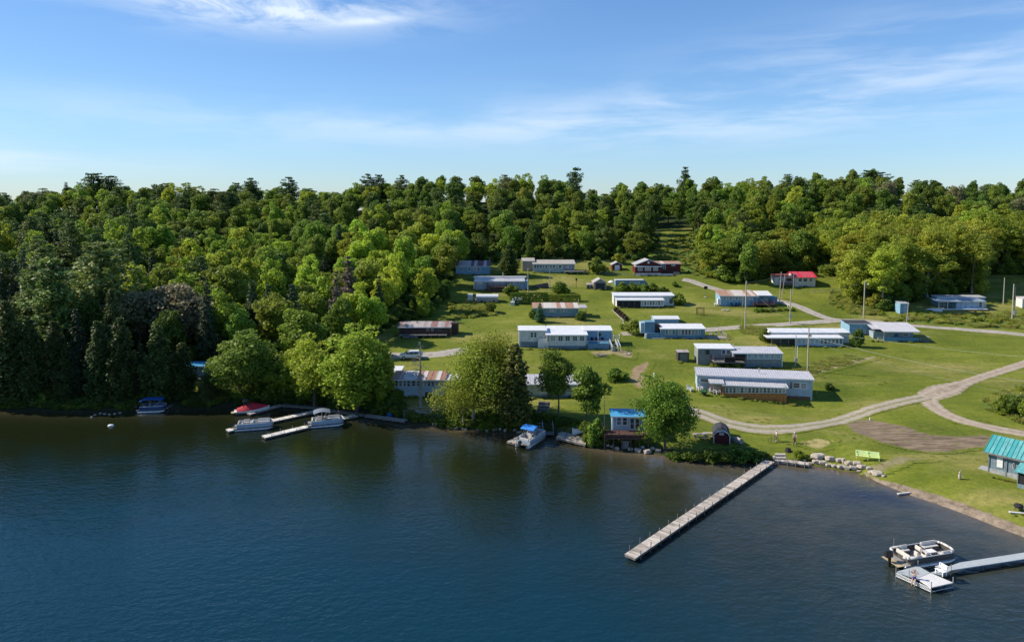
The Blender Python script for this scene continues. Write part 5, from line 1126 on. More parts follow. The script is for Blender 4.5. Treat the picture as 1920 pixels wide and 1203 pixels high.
# 12 little curved roof shed in light blue
h = House('shed', 'light blue shed with curved white roof behind the blue cottage', 'shed', 1228, 1273, 607)
x0, x1 = h.lx(1226), h.lx(1273.5); zt = h.lz(1250, 592, 2); zw = h.lz(1250, 598.5); arc = [(0, zw), (.35, zw + (zt - zw) * .45), (1.0, zw + (zt - zw) * .8), (1.9, zt), (2.8, zw + (zt - zw) * .8), (3.5, zw + (zt - zw) * .4), (3.8, zw)]
MB().prism([(x0 + .12, y, z - .06) for y, z in arc] + [(x0 + .12, 3.8, -1), (x0 + .12, 0, -1)], [(x1 - .12, y, z - .06) for y, z in arc] + [(x1 - .12, 3.8, -1), (x1 - .12, 0, -1)]).build('wall', S_SKY, h.root)
mb = MB()
for (ya, za), (yb_, zb) in zip(arc, arc[1:]): mb.prism([(x0 - .1, ya, za + .03), (x1 + .1, ya, za + .03), (x1 + .1, yb_, zb + .03), (x0 - .1, yb_, zb + .03)], [(x0 - .1, ya, za - .05), (x1 + .1, ya, za - .05), (x1 + .1, yb_, zb - .05), (x0 - .1, yb_, zb - .05)])
mb.build('roof', R_WHITE, h.root)
# 13 blue cottage with box
h = House('blue_cottage', 'blue cottage with long window row and tall box wing right of the white cottage', 'cottage', 1239, 1323, 634)
h.shed(1238, 1324.5, 616, 606, 634, wall=S_BLUE, roof=R_WHITE, slope=.12, oh=.3); h.win(1247, 1259, 618, 627, n=2); h.win(1260, 1266, 618, 627); h.win(1271, 1302, 618, 627.5, n=5); h.win(1304, 1314, 618, 627, n=2)
h.box('foundation', 1213, 1364, 634, 640.5, -.35, -.05, M_CONC, down=.4); a, b, z = h.deck(1324.5, 1363.5, 633.5, -.3, 3.2, M_WOOD); h.rail(a, b, -.3, 3.2, z, M_WOOD, side='r', bars=3)
h.box('box_wing', 1208.5, 1227.5, 603.5, 626, .8, 3.2, S_BLUE); h.box('wing_corner', 1201.5, 1209, 605, 624.5, 1.2, 3.4, S_PALEBLUE); h.box('wing_base', 1211, 1238, 624, 634, .3, 3.0, S_BLUE, down=.5); h.box('dark_entry', 1227.5, 1238, 609, 625, 1.2, 3.1, M_BROWN); h.box('corner_post', 1209.5, 1213, 626.5, 640, -.3, .1, M_TRIM, down=.3)
# 14 rusty blue cottage
h = House('cottage', 'blue cottage with long rusty roof and brown deck beside the branch lane', 'cottage', 1352, 1448, 574, yaw=-3)
h.shed(1349, 1424, 554.5, 543, 573, wall=S_SKY, roof=R_RUSTL if False else R_RUST2, slope=.16, oh=.35); h.shed(1421, 1449, 553.5, 544.5, 573, y0=0, walls=False, roof=R_WHITE, slope=.16, oh=.35, rname='porch_roof')
h.box('porch_wall', 1414, 1457, 556, 574, 2.2, 4.4, S_BLUE); h.win(1356, 1395, 557, 561.5, n=7); h.win(1397, 1412, 557, 561.5, n=2); h.win(1430, 1440, 558, 566, y=2.2, n=2)
h.posts([1416, 1432, 1447], 555, 573, -.2, M_BLUEP, .07); a, b, z = h.deck(1413, 1453, 570.5, -1.6, 2.1, M_BROWN, posts=4, drop=1.0); h.rail(a, b, -1.6, 2.1, z, M_REDBROWN, step=.3)
h.box('side_rail', 1345.5, 1352, 560, 571, -.3, .6, M_TRIM)
for i, px in enumerate((1372, 1381, 1387)):
    x = h.lx(px, -.7, 572); o = MB().box(x - .28, x + .28, -.9, -.4, .35, .42).box(x - .28, x + .28, -.45, -.38, .42, 1.0).box(x - .28, x - .22, -.9, -.4, 0, .35).box(x + .22, x + .28, -.9, -.4, 0, .35).build('garden_chair', mat('navy_chair', (.02, .05, .12), .5), None, loc=h.A, rz=h.yaw); tag(o, '%s navy chair against the rusty roofed blue cottage wall' % ('left', 'middle', 'right')[i], 'chair', 'navy chairs against the blue wall')
# 15 red roofed cottage
h = House('red_roof_cottage', 'white cottage with bright red roof by the trees', 'cottage', 1455, 1514, 538, yaw=0)
h.shed(1453, 1493, 519.5, 513, 534, y0=1.6, wall=S_WHITE, roof=R_PINK, slope=.16, oh=.3, rname='side_roof', wname='side_wall'); h.gable_x(1488.5, 1533, 520, 509, 538, 6.4, S_WHITE, R_RED, oh=.4)
h.win(1496.5, 1504, 521.5, 528, frame=M_TRIM, n=1); h.win(1505.5, 1514, 521.5, 528); h.win(1517, 1523, 521.5, 528); h.win(1460, 1466, 521, 526, y=1.6); h.win(1474, 1484, 520.5, 527, y=1.6, frame=M_FLAGR)
x = h.lx(1533, 0, 530) - .28
for yy, w in ((1.2, 1.1), (3.2, .9)): o = MB().box(x, x + .05, yy, yy + w, 1.3, 2.2).build('side_window', M_GLASS, h.root)
for px in (1500.5, 1505.5, 1510):
    x = h.lx(px, -.02, 536.5); zc = h.lz(px, 536.5, -.02); mb = MB()
    if px == 1505.5: mb.box(x - .05, x + .05, -.06, -.01, zc - .32, zc + .32)
    else:
        for k in range(12): a0, a1 = 6.283 * k / 12, 6.283 * (k + 1) / 12; mb.tube((x + .26 * math.cos(a0), -.04, zc + .26 * math.sin(a0)), (x + .26 * math.cos(a1), -.04, zc + .26 * math.sin(a1)), .05, n=4)
    mb.build('wall_ornament', M_GREY, h.root)
a, b, z = h.deck(1465, 1494, 531.5, .1, 1.5, M_REDBROWN); h.rail(a, b, .1, 1.5, z, M_REDBROWN, side='f', step=.3)
# 16 grey cottage
h = House('cottage', 'grey cottage with six pale porch windows above the orange walled cottage', 'cottage', 1309, 1467, 689, yaw=-2)
h.shed(1308, 1378, 653, 647.5, 676, y0=1.4, wall=S_GREY, roof=R_WHITE, slope=.08, oh=.2, dep=3.6, rname='left_roof', wname='left_wall'); h.shed(1374, 1469, 662, 648.5, 689, wall=S_GREY, roof=R_RIB, slope=.12, oh=.3, ribs=.5, rname='porch_roof', wname='porch_wall')
h.win(1314.5, 1331, 655, 664.5, y=1.4, n=2, frame=M_GREY); h.win(1352, 1370, 655, 664, y=1.4, n=2, frame=M_TRIM); h.win(1400, 1464, 662.8, 673, n=6, glass=mat('pale_blind', (.30, .38, .46), .3), frame=M_TRIM); h.box('skirt', 1398, 1466, 682, 690.5, -.07, -.003, S_SLATE, down=.6); h.box('corner_trim', 1465.5, 1467, 663, 690, -.1, -.074, M_TRIM)
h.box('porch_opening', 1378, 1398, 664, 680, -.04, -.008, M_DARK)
a, b, z = h.deck(1340, 1397, 679, -1.4, 1.35, M_GREY); h.rail(a, b, -1.4, 1.3, z, M_BROWN, side='fl', bars=2); h.box('planter', 1359, 1379, 669, 678, -1.35, -.9, M_DARK); h.pipe(1375, 645, 650, 2.5)
rb = random.Random(9)
for i in range(7):
    px = 1335 + i * 9.5; plant_px(rb.choice(['bush0', 'ybush0', 'dbush0']), px, 690 + rb.uniform(-2, 2), 681 + rb.uniform(-2, 2), 12, name='shrub', label='%s from left of the plants under the grey cottage porch' % nth(i), cat='shrub', group='plants under the grey cottage porch')
# 17 orange walled cottage
h = House('long_cottage', 'long pale blue cottage with ribbed roofs and orange plywood porch base', 'cottage', 1308, 1520, 749, yaw=-10)
h.shed(1305.5, 1527.5, 707, 693, 750, y0=2.2, wall=S_PALEBLUE, roof=R_RIB, slope=.1, oh=.3, ribs=.42, rname='main_roof', wname='main_wall', dep=4.4)
h.shed(1330, 1358, 718, 708, 736, y0=0.0, walls=False, roof=R_RIB, slope=.1, oh=.2, ribs=.42, dep=2.6, rname='entry_roof'); h.box('entry_wall', 1332, 1357, 720, 737, .9, 1.0, S_PINK)
h.shed(1354, 1478.5, 724, 711, 756, y0=0, wall=S_ORANGE, roof=R_RIB, slope=.1, oh=.3, ribs=.42, dep=2.9, rname='porch_roof', wname='porch_wall'); h.box('window_band', 1357.5, 1474, 725, 736.5, -.05, -.01, M_GREY); h.win(1359, 1473, 726, 736.5, y=-.06, n=16, frame=M_TRIM)
h.box('panel', 1470, 1475, 724, 737, -.08, -.052, S_PALEBLUE)
h.box('side_foundation', 1476, 1519, 742.5, 754, 2.13, 2.19, S_BROWNW, down=1.4); h.win(1486, 1500, 716.5, 727.5, y=2.2, mull=False); h.win(1500.5, 1513, 717.5, 728.5, y=2.2)
h.box('shutter', 1481.5, 1485, 716, 728, 2.13, 2.19, M_GREY); h.win(1312, 1329, 708.5, 716.5, y=2.2, frame=M_TRIM); h.pipe(1423, 691, 697, 4, .09)
# 18 two roofed white cottage
h = House('cottage', 'white cottage with two long white roofs and open porch, behind the utility pole', 'cottage', 1446, 1582, 649, yaw=-1)
h.shed(1445, 1595, 623, 614.5, 645, y0=2.7, wall=S_WHITE, roof=R_WHITE, slope=.1, oh=.25, rname='back_roof', wname='back_wall'); h.shed(1438, 1582.5, 633, 624.5, 649, walls=False, roof=R_WHITE, slope=.08, oh=.3, dep=3.2, rname='porch_roof')
h.box('sunroom', 1493, 1581, 633.6, 649.5, 0, 2.6, S_PALEBLUE, down=.6); h.win(1494.5, 1535, 635, 644.5, n=5, glass=MATS['pale_blind']); h.win(1537, 1580, 635, 644.5, n=6); h.box('skirt', 1493, 1581, 649.6, 655, -.04, -.003, S_SLATE, down=.3)
h.box('porch_screen', 1447, 1492, 636, 648, 1.2, 1.3, mat('porch_shade', (.10, .085, .07), .8)); h.posts([1447, 1463, 1478, 1491], 634, 651, -.1, M_GREY, .05); a, b, z = h.deck(1447, 1492, 650, -.2, 2.6, M_GREY)  # dark panel colour paints the shade inside the open porch
# 19 grey roofed porch cottage
h = House('porch_cottage', 'blue cottage on posts with big grey ribbed roof and wraparound porch', 'cottage', 1637, 1724, 640, yaw=-4)
h.shed(1657, 1726, 621.5, 603, 642, y0=0, walls=False, roof=R_RIB, slope=.17, oh=.25, ribs=.42, rname='porch_roof'); h.box('wall', 1637, 1712, 622, 640, 1.9, 6.2, S_GREYBLUE, down=.8); h.shed(1636, 1690, 617, 603.5, 640, y0=1.8, walls=False, roof=R_RIB, slope=.2, oh=.1, ribs=.42, rname='main_roof', fascia=False)
h.box('wing', 1592, 1633, 606, 636, 4.6, 9.5, S_SKY, down=1.0); h.shed(1589, 1634, 606, 599, 636, y0=4.6, walls=False, roof=R_DARK, slope=.06, oh=.2, rname='wing_roof'); h.win(1676, 1684, 625, 631, y=1.9, frame=M_BLUEP); h.win(1692, 1704, 624.5, 630, y=1.9); h.win(1622, 1626, 619, 628, y=4.6)
a, b, z = h.deck(1640, 1725, 640.5, -.1, 1.85, M_GREY, posts=6, drop=1.6); h.posts([1657, 1724], 622, 651, -.05, M_GREY, .06); h.box('rail_panel', 1658, 1723, 633, 639.6, -.12, -.06, M_BLUEP); h.rail(h.lx(1646, -.1, 640), h.lx(1657, -.1, 640), -.1, 1.8, z, M_TRIM, side='f', bars=3)
a, b, z = h.deck(1726, 1744, 640, -.1, 2.6, M_GREY, posts=2, drop=1.4); h.rail(a, b, -.1, 2.6, z, M_WOOD, side='fr', bars=3); h.steps(1636, 1645, 641, 648, .2, 1.2, M_BROWN)
# 20 white porch cottage right
h = House('cottage', 'pale blue cottage with flat roof and white deck under the tall locusts', 'cottage', 1760, 1848, 580)
h.shed(1758, 1849.5, 564.5, 554, 580, y0=0, walls=False, roof=roofmat('blue_grey_roof', (.34, .42, .52)), slope=.1, oh=.3, dep=3.6); h.shed(1757, 1849, 557, 552.5, 570, y0=3.3, wall=S_SKY, roof=R_GREY, slope=.08, oh=.2, rname='back_roof', wname='back_wall'); h.box('wall', 1793, 1834, 565, 579, .2, 3.2, S_PALEBLUE, down=.3); h.box('porch_wall', 1762, 1793, 565, 579, 2.2, 2.3, S_TEAL); h.box('side_bay', 1834, 1846, 565, 579, .3, 3.0, S_WHITE)
h.win(1834.5, 1841.5, 566, 576.5, y=.3); h.posts([1760, 1776.5, 1848], 565, 579, -.15, M_TRIM, .05); h.posts([1802, 1811, 1822], 566, 578, .16, S_SKY, .04); h.win(1766, 1774, 567, 576, y=2.2, name='door', frame=M_BROWN)
a, b, z = h.deck(1764, 1853, 579.5, -1.5, .15, M_TRIM)
o = House('boat', 'small white upturned rowing boat left of the white deck under the tall trees', 'boat', 1742, 1760, 582); MB().lathe([(.02, -2), (.35, -1.5), (.62, -.6), (.66, .4), (.5, 1.6), (.45, 1.9), (.02, 1.92)], (0, 0, 0), 10).build('hull', M_TRIM, o.root).rotation_euler = (R(90), 0, R(60))
h = House('shed', 'narrow blue outhouse in the trees behind the grey roofed porch cottage', 'shed', 1690, 1704, 588); h.shed(1688, 1705, 568.5, 565.5, 588, wall=S_SKY, roof=R_GREY, oh=.15, dep=2.6, down=.4); h.box('door', 1694, 1700, 572, 587, -.05, -.01, S_PALEBLUE)
h = House('cottage', 'white cottage corner cut by the right photo edge above the lane', 'cottage', 1918, 1960, 577); h.shed(1917.5, 1962, 560, 555, 577, wall=S_WHITE, roof=R_RUSTL, oh=.2)
# 21 teal roofed house at the right
h = House('teal_roof_building', 'blue grey shore building with teal metal roof cut by the right photo edge', 'building', 1854, 1960, 901, yaw=-27)
TH = h
a0 = 0.0
def tealb():
    # local frame: corner nearest the left of the photo
    c = hit(1853, 884); r = h.root; r.location = c; r.rotation_euler = (0, 0, R(-50)); e = 2.75
    Lw, Dw = 9.5, 6.0
    sl = .42; zr = e + (Dw / 2 + .35) * sl
    pr = [(0, -.6), (0, e), (Dw / 2, e + Dw / 2 * sl), (Dw, e), (Dw, -.6)]
    MB().prism([(0, y, z) for y, z in pr], [(Lw, y, z) for y, z in pr]).build('wall', S_BATTEN, r)
    mb = MB()
    for ya, za, yb, zb in ((-.45, e - .45 * sl + .10, Dw / 2, e + Dw / 2 * sl + .10), (Dw / 2, e + Dw / 2 * sl + .10, Dw + .45, e - .45 * sl + .10)):
        mb.prism([(-.5, ya, za), (Lw + .5, ya, za), (Lw + .5, yb, zb), (-.5, yb, zb)], [(-.5, ya, za - .09), (Lw + .5, ya, za - .09), (Lw + .5, yb, zb - .09), (-.5, yb, zb - .09)])
        for k in range(23):
            x = -.48 + k * .475; mb.prism([(x - .025, ya, za + .06), (x + .025, ya, za + .06), (x + .025, yb, zb + .06), (x - .025, yb, zb + .06)], [(x - .025, ya, za - .01), (x + .025, ya, za - .01), (x + .025, yb, zb - .01), (x - .025, yb, zb - .01)])
    mb.build('roof', R_TEAL, r); MB().box(-.5, Lw + .5, -.52, -.455, e - .45 * sl - .12, e - .45 * sl + .09).build('fascia', M_GREY, r)
    MB().box(-.03, Lw, -.06, -.003, -.6, .55).build('stone_base', M_CONC, r)
    for x in (.02, 1.9, 3.9, 5.9): MB().box(x - .07, x + .07, -.10, -.064, -.5, e - .05).build('batten', S_SLATE, r)
    w = MB().box(.88, 1.5, -.09, -.06, .95, 2.35).build('shutter', M_TRIM, r); w = MB().box(2.55, 2.72, -.09, -.06, 1.3, 1.95).build('window', M_TRIM, r); MB().box(2.58, 2.69, -.10, -.091, 1.34, 1.9).build('pane', M_GLASS, w)
    # lower porch
    xp, yp = 3.7, -2.6; ep = 1.9
    MB().prism([(xp - .3, yp - .3, ep), (Lw, yp - .3, ep), (Lw, -.07, ep + .55), (xp - .3, -.07, ep + .55)], [(xp - .3, yp - .3, ep - .08), (Lw, yp - .3, ep - .08), (Lw, -.07, ep + .47), (xp - .3, -.07, ep + .47)]).build('porch_roof', R_TEAL, r)
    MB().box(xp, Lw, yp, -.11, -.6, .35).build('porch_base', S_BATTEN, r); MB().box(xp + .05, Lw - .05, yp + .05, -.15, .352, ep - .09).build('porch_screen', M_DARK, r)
    for x in (xp, xp + 1.2, xp + 2.4, xp + 3.6): MB().box(x - .05, x + .05, yp - .04, yp + .045, .354, ep - .085).build('post', S_SLATE, r)
    MB().box(-1.2, -.04, .2, 1.8, -.02, .08).build('step_slab', M_CONC, r)
tealb()
# 22 boathouse on the rocks
h = House('boathouse', 'small pale boathouse with bright blue roof and dark railed deck on the rocky shore', 'boathouse', 1149, 1205, 805, yaw=-3, z=2.3)
h.shed(1145, 1212, 780.5, 765, 805, wall=S_PALEBLUE, roof=R_BLUE, slope=.14, oh=.35); h.win(1155, 1177, 781.5, 797, n=2, frame=M_TRIM); h.win(1180, 1200, 783, 804, n=2, frame=M_TRIM, name='glass_door'); h.box('corner_trim', 1148.5, 1150.5, 783, 805, -.06, -.003, M_TRIM)
a, b, z = h.deck(1133, 1217, 818, -2.9, -.07, M_BROWN, posts=6, drop=2.0); h.rail(a, b, -2.9, -.1, z, M_REDBROWN, h=.95, side='flr', step=0, bars=1)
MB().box(a + .1, b - .1, -2.88, -2.82, z - .45, z + .25).build('deck_skirt', M_BROWN, h.root); MB().box(a + 2.5, a + 3.6, -2.6, -2.5, z - 1.9, z - .75).build('screen_panel', M_GREY, h.root)
# 23 red barn shed
h = House('barn_shed', 'dark red barn shed with curved dark roof and white trim by the shore bushes', 'shed', 1338, 1369, 832)
h.root.rotation_euler = (0, 0, R(-14)); h.yaw = R(-14); h.c, h.s = math.cos(h.yaw), math.sin(h.yaw)
h.gable_y(1337, 1369.5, 816, 805, 833, 3.4, S_RED, R_DARK, oh=.1, trim=M_TRIM, gam=True); h.win(1349, 1357, 810, 815); h.box('corner_trim', 1337.5, 1339, 817, 832, -.05, -.003, M_TRIM); h.box('corner_trim', 1367.5, 1369, 817, 832, -.05, -.003, M_TRIM); 
# 24 rusty roofed lakeside cottage
h = House('lakeside_cottage', 'pale lakeside cottage with rust striped roof behind the bare dead tree', 'cottage', 737, 828, 743, yaw=-2)
h.shed(734, 835, 711.5, 694, 743, wall=S_PALEBLUE, roof=R_RUST, slope=.16, oh=.4, ribs=.8); h.win(740, 770, 712.5, 724.5, n=4); h.win(771, 790, 712.5, 724.5, n=2); h.win(794, 829, 714, 724, n=5, frame=M_TRIM); h.box('hatch', 797, 810, 735.5, 744, -.05, -.01, M_DARK); h.shed(727, 750, 700, 691.5, 712, y0=5.4, wall=S_WHITE, roof=R_WHITE, dep=4, oh=.3, rname='back_roof', wname='back_wall')
h = House('cottage', 'white roofed cottage mostly hidden behind the wide willow', 'cottage', 842, 905, 742); h.shed(835, 905, 712, 700, 742, wall=S_WHITE, roof=R_WHITE, slope=.12, oh=.3); h.win(845, 865, 720, 732, n=3)
h = House('cottage', 'white cottage half hidden between the dark cedar and the dark maple', 'cottage', 990, 1083, 745); h.shed(985, 1090, 720, 700, 745, wall=S_GREENISH, roof=R_GREY, slope=.14, oh=.35, ribs=.8); h.win(1012, 1030, 725, 735, n=2); h.win(1056, 1080, 724, 735, n=3); h.box('skirt', 990, 1083, 740, 748, -.05, -.003, S_SLATE, down=.4)
# 25 dark cabin
h = House('cabin', 'long dark brown cabin with old grey metal roof above the white car', 'cabin', 748, 840, 630, yaw=1)
h.shed(745, 846, 613, 601.5, 628, wall=S_DKWOOD, roof=R_OLD, slope=.15, oh=.5); h.box('end_wall', 829, 846, 612, 628, .1, 4.6, S_BROWNW, down=.5); h.box('side_shed', 845, 859, 606, 630, 1.5, 4.0, S_DKWOOD, down=.4); h.win(790, 815, 614, 622, n=3, frame=M_BROWN); h.win(818, 828, 614, 622, n=1, frame=M_BROWN)
a, b, z = h.deck(748, 838, 628, -1.8, -.05, M_GREY, posts=7, drop=.8); h.rail(a, b, -1.8, -.1, z, M_BROWN, side='f'); h.posts([760, 775, 790, 806], 614, 627, -.4, M_BROWN, .05); h.pipe(782, 603, 608, 2.5, .12, M_GREY)
# 26 left boathouse in the shade
h = House('boathouse', 'blue boathouse with pale blue roof in deep shade left of the round maple', 'boathouse', 346, 392, 706); h.shed(342, 392, 686, 677, 704, wall=S_SKY, roof=R_BLUE, slope=.14, oh=.4); h.win(350, 358, 689, 696); h.win(364, 372, 689, 696); a, b, z = h.deck(344, 390, 711, -2.0, -.05, M_GREY)
h = House('shed', 'small grey shed in the dark woods near the water', 'shed', 285, 299, 732); h.shed(284, 300, 713, 709, 732, wall=S_GREYBLUE, roof=R_GREY, oh=.15, dep=2.2, down=.5); h.box('door', 290, 297, 717, 731, -.05, -.01, M_GREY)
# 27 brown shed on the lawn
h = House('shed', 'small brown board shed standing on the lawn left of the grey cottage', 'shed', 1272, 1292, 678); h.shed(1271, 1293, 660, 657.5, 678, wall=siding('shed_boards', (.10, .085, .075), False, .2), roof=R_OLD, oh=.08, dep=1.9, down=.4, slope=.08, fascia=False); h.box('door', 1275, 1289, 663, 677, -.04, -.008, M_GREY)

# ---------------------------------------------------------------- docks
def dock(label, pa, pb, w, z=0.45, mats=None, posts=0, name='dock', sec=2.4, post_h=0.7, group=None, both=True, plank=0.16, alt=1):
    A = atz(*pa, z); B = atz(*pb, z); d = B - A; L_ = math.hypot(d.x, d.y); rz = math.atan2(d.y, d.x); m = mats or M_PALEWOOD
    r = empty(name, (A.x, A.y, 0), rz, label, 'dock', group); mb = MB(); n = int(L_ / plank); rnd = random.Random(int(L_ * 100))
    for i in range(n):
        x = i * plank; g = 0.05 if int(x / sec) != int((x + plank) / sec) else 0.012
        mb.box(x, x + plank - g, -w / 2 - rnd.uniform(0, .02), w / 2 + rnd.uniform(0, .02), z - .04, z + rnd.uniform(-.004, .004))
    mb.build('planks', m, r)
    MB().box(0.02, L_ - .02, -w / 2 + .02, -w / 2 + .09, z - .26, z - .046).box(0.02, L_ - .02, w / 2 - .09, w / 2 - .02, z - .26, z - .046).box(.02, .1, -w / 2 + .095, w / 2 - .095, z - .26, z - .046).build('frame', M_GREY, r)
    for i in range(posts):
        x = L_ * (i + .5) / posts
        for sd_ in ((-1, 1) if both else (-1,)):
            h = post_h * rnd.uniform(.5, 1.15); MB().tube((x + rnd.uniform(-.1, .1), sd_ * (w / 2 + .03), -1.2), (x, sd_ * (w / 2 + .03), z + h), .045, n=6).build('post', M_GREY, r)
    return r
dock('long straight plank dock running out diagonally into the lake', (1181, 1042), (1444, 863), 1.25, .5, posts=18, post_h=.55)
dock('short plank dock along the shore joining the long dock to the boulders', (1453, 860), (1517, 869), 1.1, .5, posts=4, post_h=.3)
dock('white plank finger dock beside the white pontoon boat', (426, 806), (606, 767), 1.3, .4, islandwood('pale_dock', (.42, .40, .36), (.76, .74, .71)), posts=7, post_h=.25)
dock('white plank finger dock beside the pontoon boat with grey canopy', (494, 818), (668, 777), 1.3, .4, MATS['pale_dock'], posts=8, post_h=.4)
dock('short wooden dock alongside the red covered speedboat', (466, 775), (528, 758), 1.1, .4, posts=3, post_h=.2)
dock('narrow grey walkway along the shore under the bright green trees', (528, 758), (610, 764), .9, .4, M_GREY, posts=5, post_h=.2)
dock('dark walkway along the shore between the two finger docks', (614, 767), (684, 777), .9, .4, M_GREY, posts=4, post_h=.2)
dock('grey walkway along the shore ending below the railed stairs', (686, 777), (762, 788), 1.1, .4, M_WOOD, posts=5, post_h=.2)
dock('dark dock beside the blue canopied boat at the left shore', (302, 766), (336, 748), 1.3, .4, M_GREY, posts=3, post_h=.2)
dock('pale plank dock end beside the boat with the bright blue bimini', (957, 829), (986, 815), 1.4, .4, posts=3, post_h=.1)
# stone steps at the long dock
def slab_thing(name, label, cat, pxs, z, th_, m, group=None):
    P = [atz(x, y, z) for x, y in pxs]; c = sum(P, Vector()) / len(P); o = MB().slab([(p.x - c.x, p.y - c.y) for p in P], 0, -th_).build(name, m, None, loc=(c.x, c.y, z)); return tag(o, label, cat, group)
slab_thing('stone_step', 'lower flat stone step behind the long dock', 'step', [(1450, 858), (1473, 858), (1473, 854), (1449, 854)], .72, .3, M_ROCK, 'stone steps at the long dock'); slab_thing('stone_step', 'upper flat stone step behind the long dock', 'step', [(1453, 852), (1473, 852), (1472, 849), (1453, 849)], .98, .3, M_ROCK, 'stone steps at the long dock')
# T dock lower right
def tdock():
    z = .55; c = atz(1740, 1080, z); r = empty('aluminium_dock', (c.x, c.y, 0), 0, 'pale aluminium dock with white end platform at the bottom right', 'dock')
    def pl(nm, pxs, m, zt=z, tk=.09):
        P = [atz(x, y, zt) for x, y in pxs]; return MB().slab([(p.x - c.x, p.y - c.y) for p in P], zt, zt - tk).build(nm, m, r), P
    MG = mat('grey_blue_decking', (.42, .46, .48), .6, var=.08); MW = mat('white_decking', (.68, .67, .66), .6, var=.05)
    _, Wk = pl('walkway', [(1744, 1073), (1800, 1053.5), (1920, 1035), (2060, 1013), (2075, 1026), (1920, 1047), (1783, 1068), (1768, 1077)], MG)
    _, Gp = pl('grey_section', [(1680, 1071), (1721, 1060), (1744.5, 1073), (1719, 1083.5)], MG, z + .003); _, Wp = pl('white_platform', [(1719.5, 1084), (1745.3, 1073.4), (1787, 1091.5), (1746, 1100.5)], MW, z + .006)
    mb = MB()
    A, B = Gp[0] - c, Wp[3] - c
    for k in range(24):
        t0, t1 = k / 24, (k + 1) / 24; p, q = A.lerp(B, t0), A.lerp(B, t1); m_ = A.lerp(B, (t0 + t1) / 2); zt, zb = z - .1, z - .42
        mb.tube((p.x, p.y, zt), (m_.x, m_.y, zb), .022, n=4).tube((m_.x, m_.y, zb), (q.x, q.y, zt), .022, n=4)
    mb.tube((A.x, A.y, z - .42), (B.x, B.y, z - .42), .03, n=4).tube((A.x, A.y, z - .11), (B.x, B.y, z - .11), .03, n=4); C_, D_ = Wp[2] - c, Wk[4] - c; mb.tube((B.x, B.y, z - .42), (C_.x, C_.y, z - .42), .03, n=4); mb.build('truss', M_TRIM, r)
    for p in (Gp[0], (Gp[0] + Gp[3]) / 2 + Vector((.2, -.1, 0)), Gp[1], Wp[3], Wp[2], Wk[6]):
        q = p - c; MB().tube((q.x, q.y, -1.3), (q.x, q.y, z + .55), .04, n=8).build('post', M_METAL, r)
    for px in (1840, 1880, 1930): q = atz(px, 1057 - (px - 1800) * .16, z) - c; MB().tube((q.x, q.y, -1.3), (q.x, q.y, z - .1), .04, n=8).build('post', M_METAL, r)
    return z
TZ = tdock()
def bench(label, pa, pb, z, m, slats=4, name='bench', h=.85, group=None, arms=True, back_left=True, flip=1):
    A, B = atz(*pa, z), atz(*pb, z); d = B - A; L_ = math.hypot(d.x, d.y); r = empty(name, A, math.atan2(d.y, d.x), label, 'bench', group); s = flip
    mb = MB()
    for k in range(4): mb.box(0, L_, min(s * (.02 + .12 * k), s * (.12 + .12 * k)), max(s * (.02 + .12 * k), s * (.12 + .12 * k)), .42, .45)
    mb.build('seat', m, r); mb = MB()
    for k in range(slats): z0 = .50 + (h - .5) * k / slats; y = s * (-.02 - .16 * k / slats); y2 = y - s * .14 / slats; z1 = z0 + (h - .5) / slats * .9; mb.prism([(0, y2 - .015, z1), (L_, y2 - .015, z1), (L_, y2 + .015, z1), (0, y2 + .015, z1)], [(0, y - .015, z0), (L_, y - .015, z0), (L_, y + .015, z0), (0, y + .015, z0)])
    mb.build('backrest', m, r)
    for x in ((.08, L_ - .08) if L_ < 2.5 else (.08, L_ / 2, L_ - .08)):
        MB().box(x - .035, x + .035, min(s * .38, s * .45), max(s * .38, s * .45), 0, .415).build('leg', m, r); MB().box(x - .035, x + .035, min(-s * .09, -s * .03), max(-s * .09, -s * .03), 0, h).build('leg', m, r)
        if arms: MB().box(x - .045, x + .045, min(-s * .02, s * .45), max(-s * .02, s * .45), .62, .66).build('armrest', m, r)
    return r
# the white bench on the dock: its back towards the lower right
bench('white slatted bench on the pale aluminium dock', (1759, 1071), (1775, 1080), TZ + .01, M_TRIM, 4, h=.95, flip=-1)
p = hit(1628, 855)
LIME = mat('lime_paint', (.72, .86, .38), .5, var=.06)
bench('long lime green double bench on the lawn above the boulders', (1604, 857), (1649, 862.5), p.z, LIME, 3, h=1.05, flip=-1)

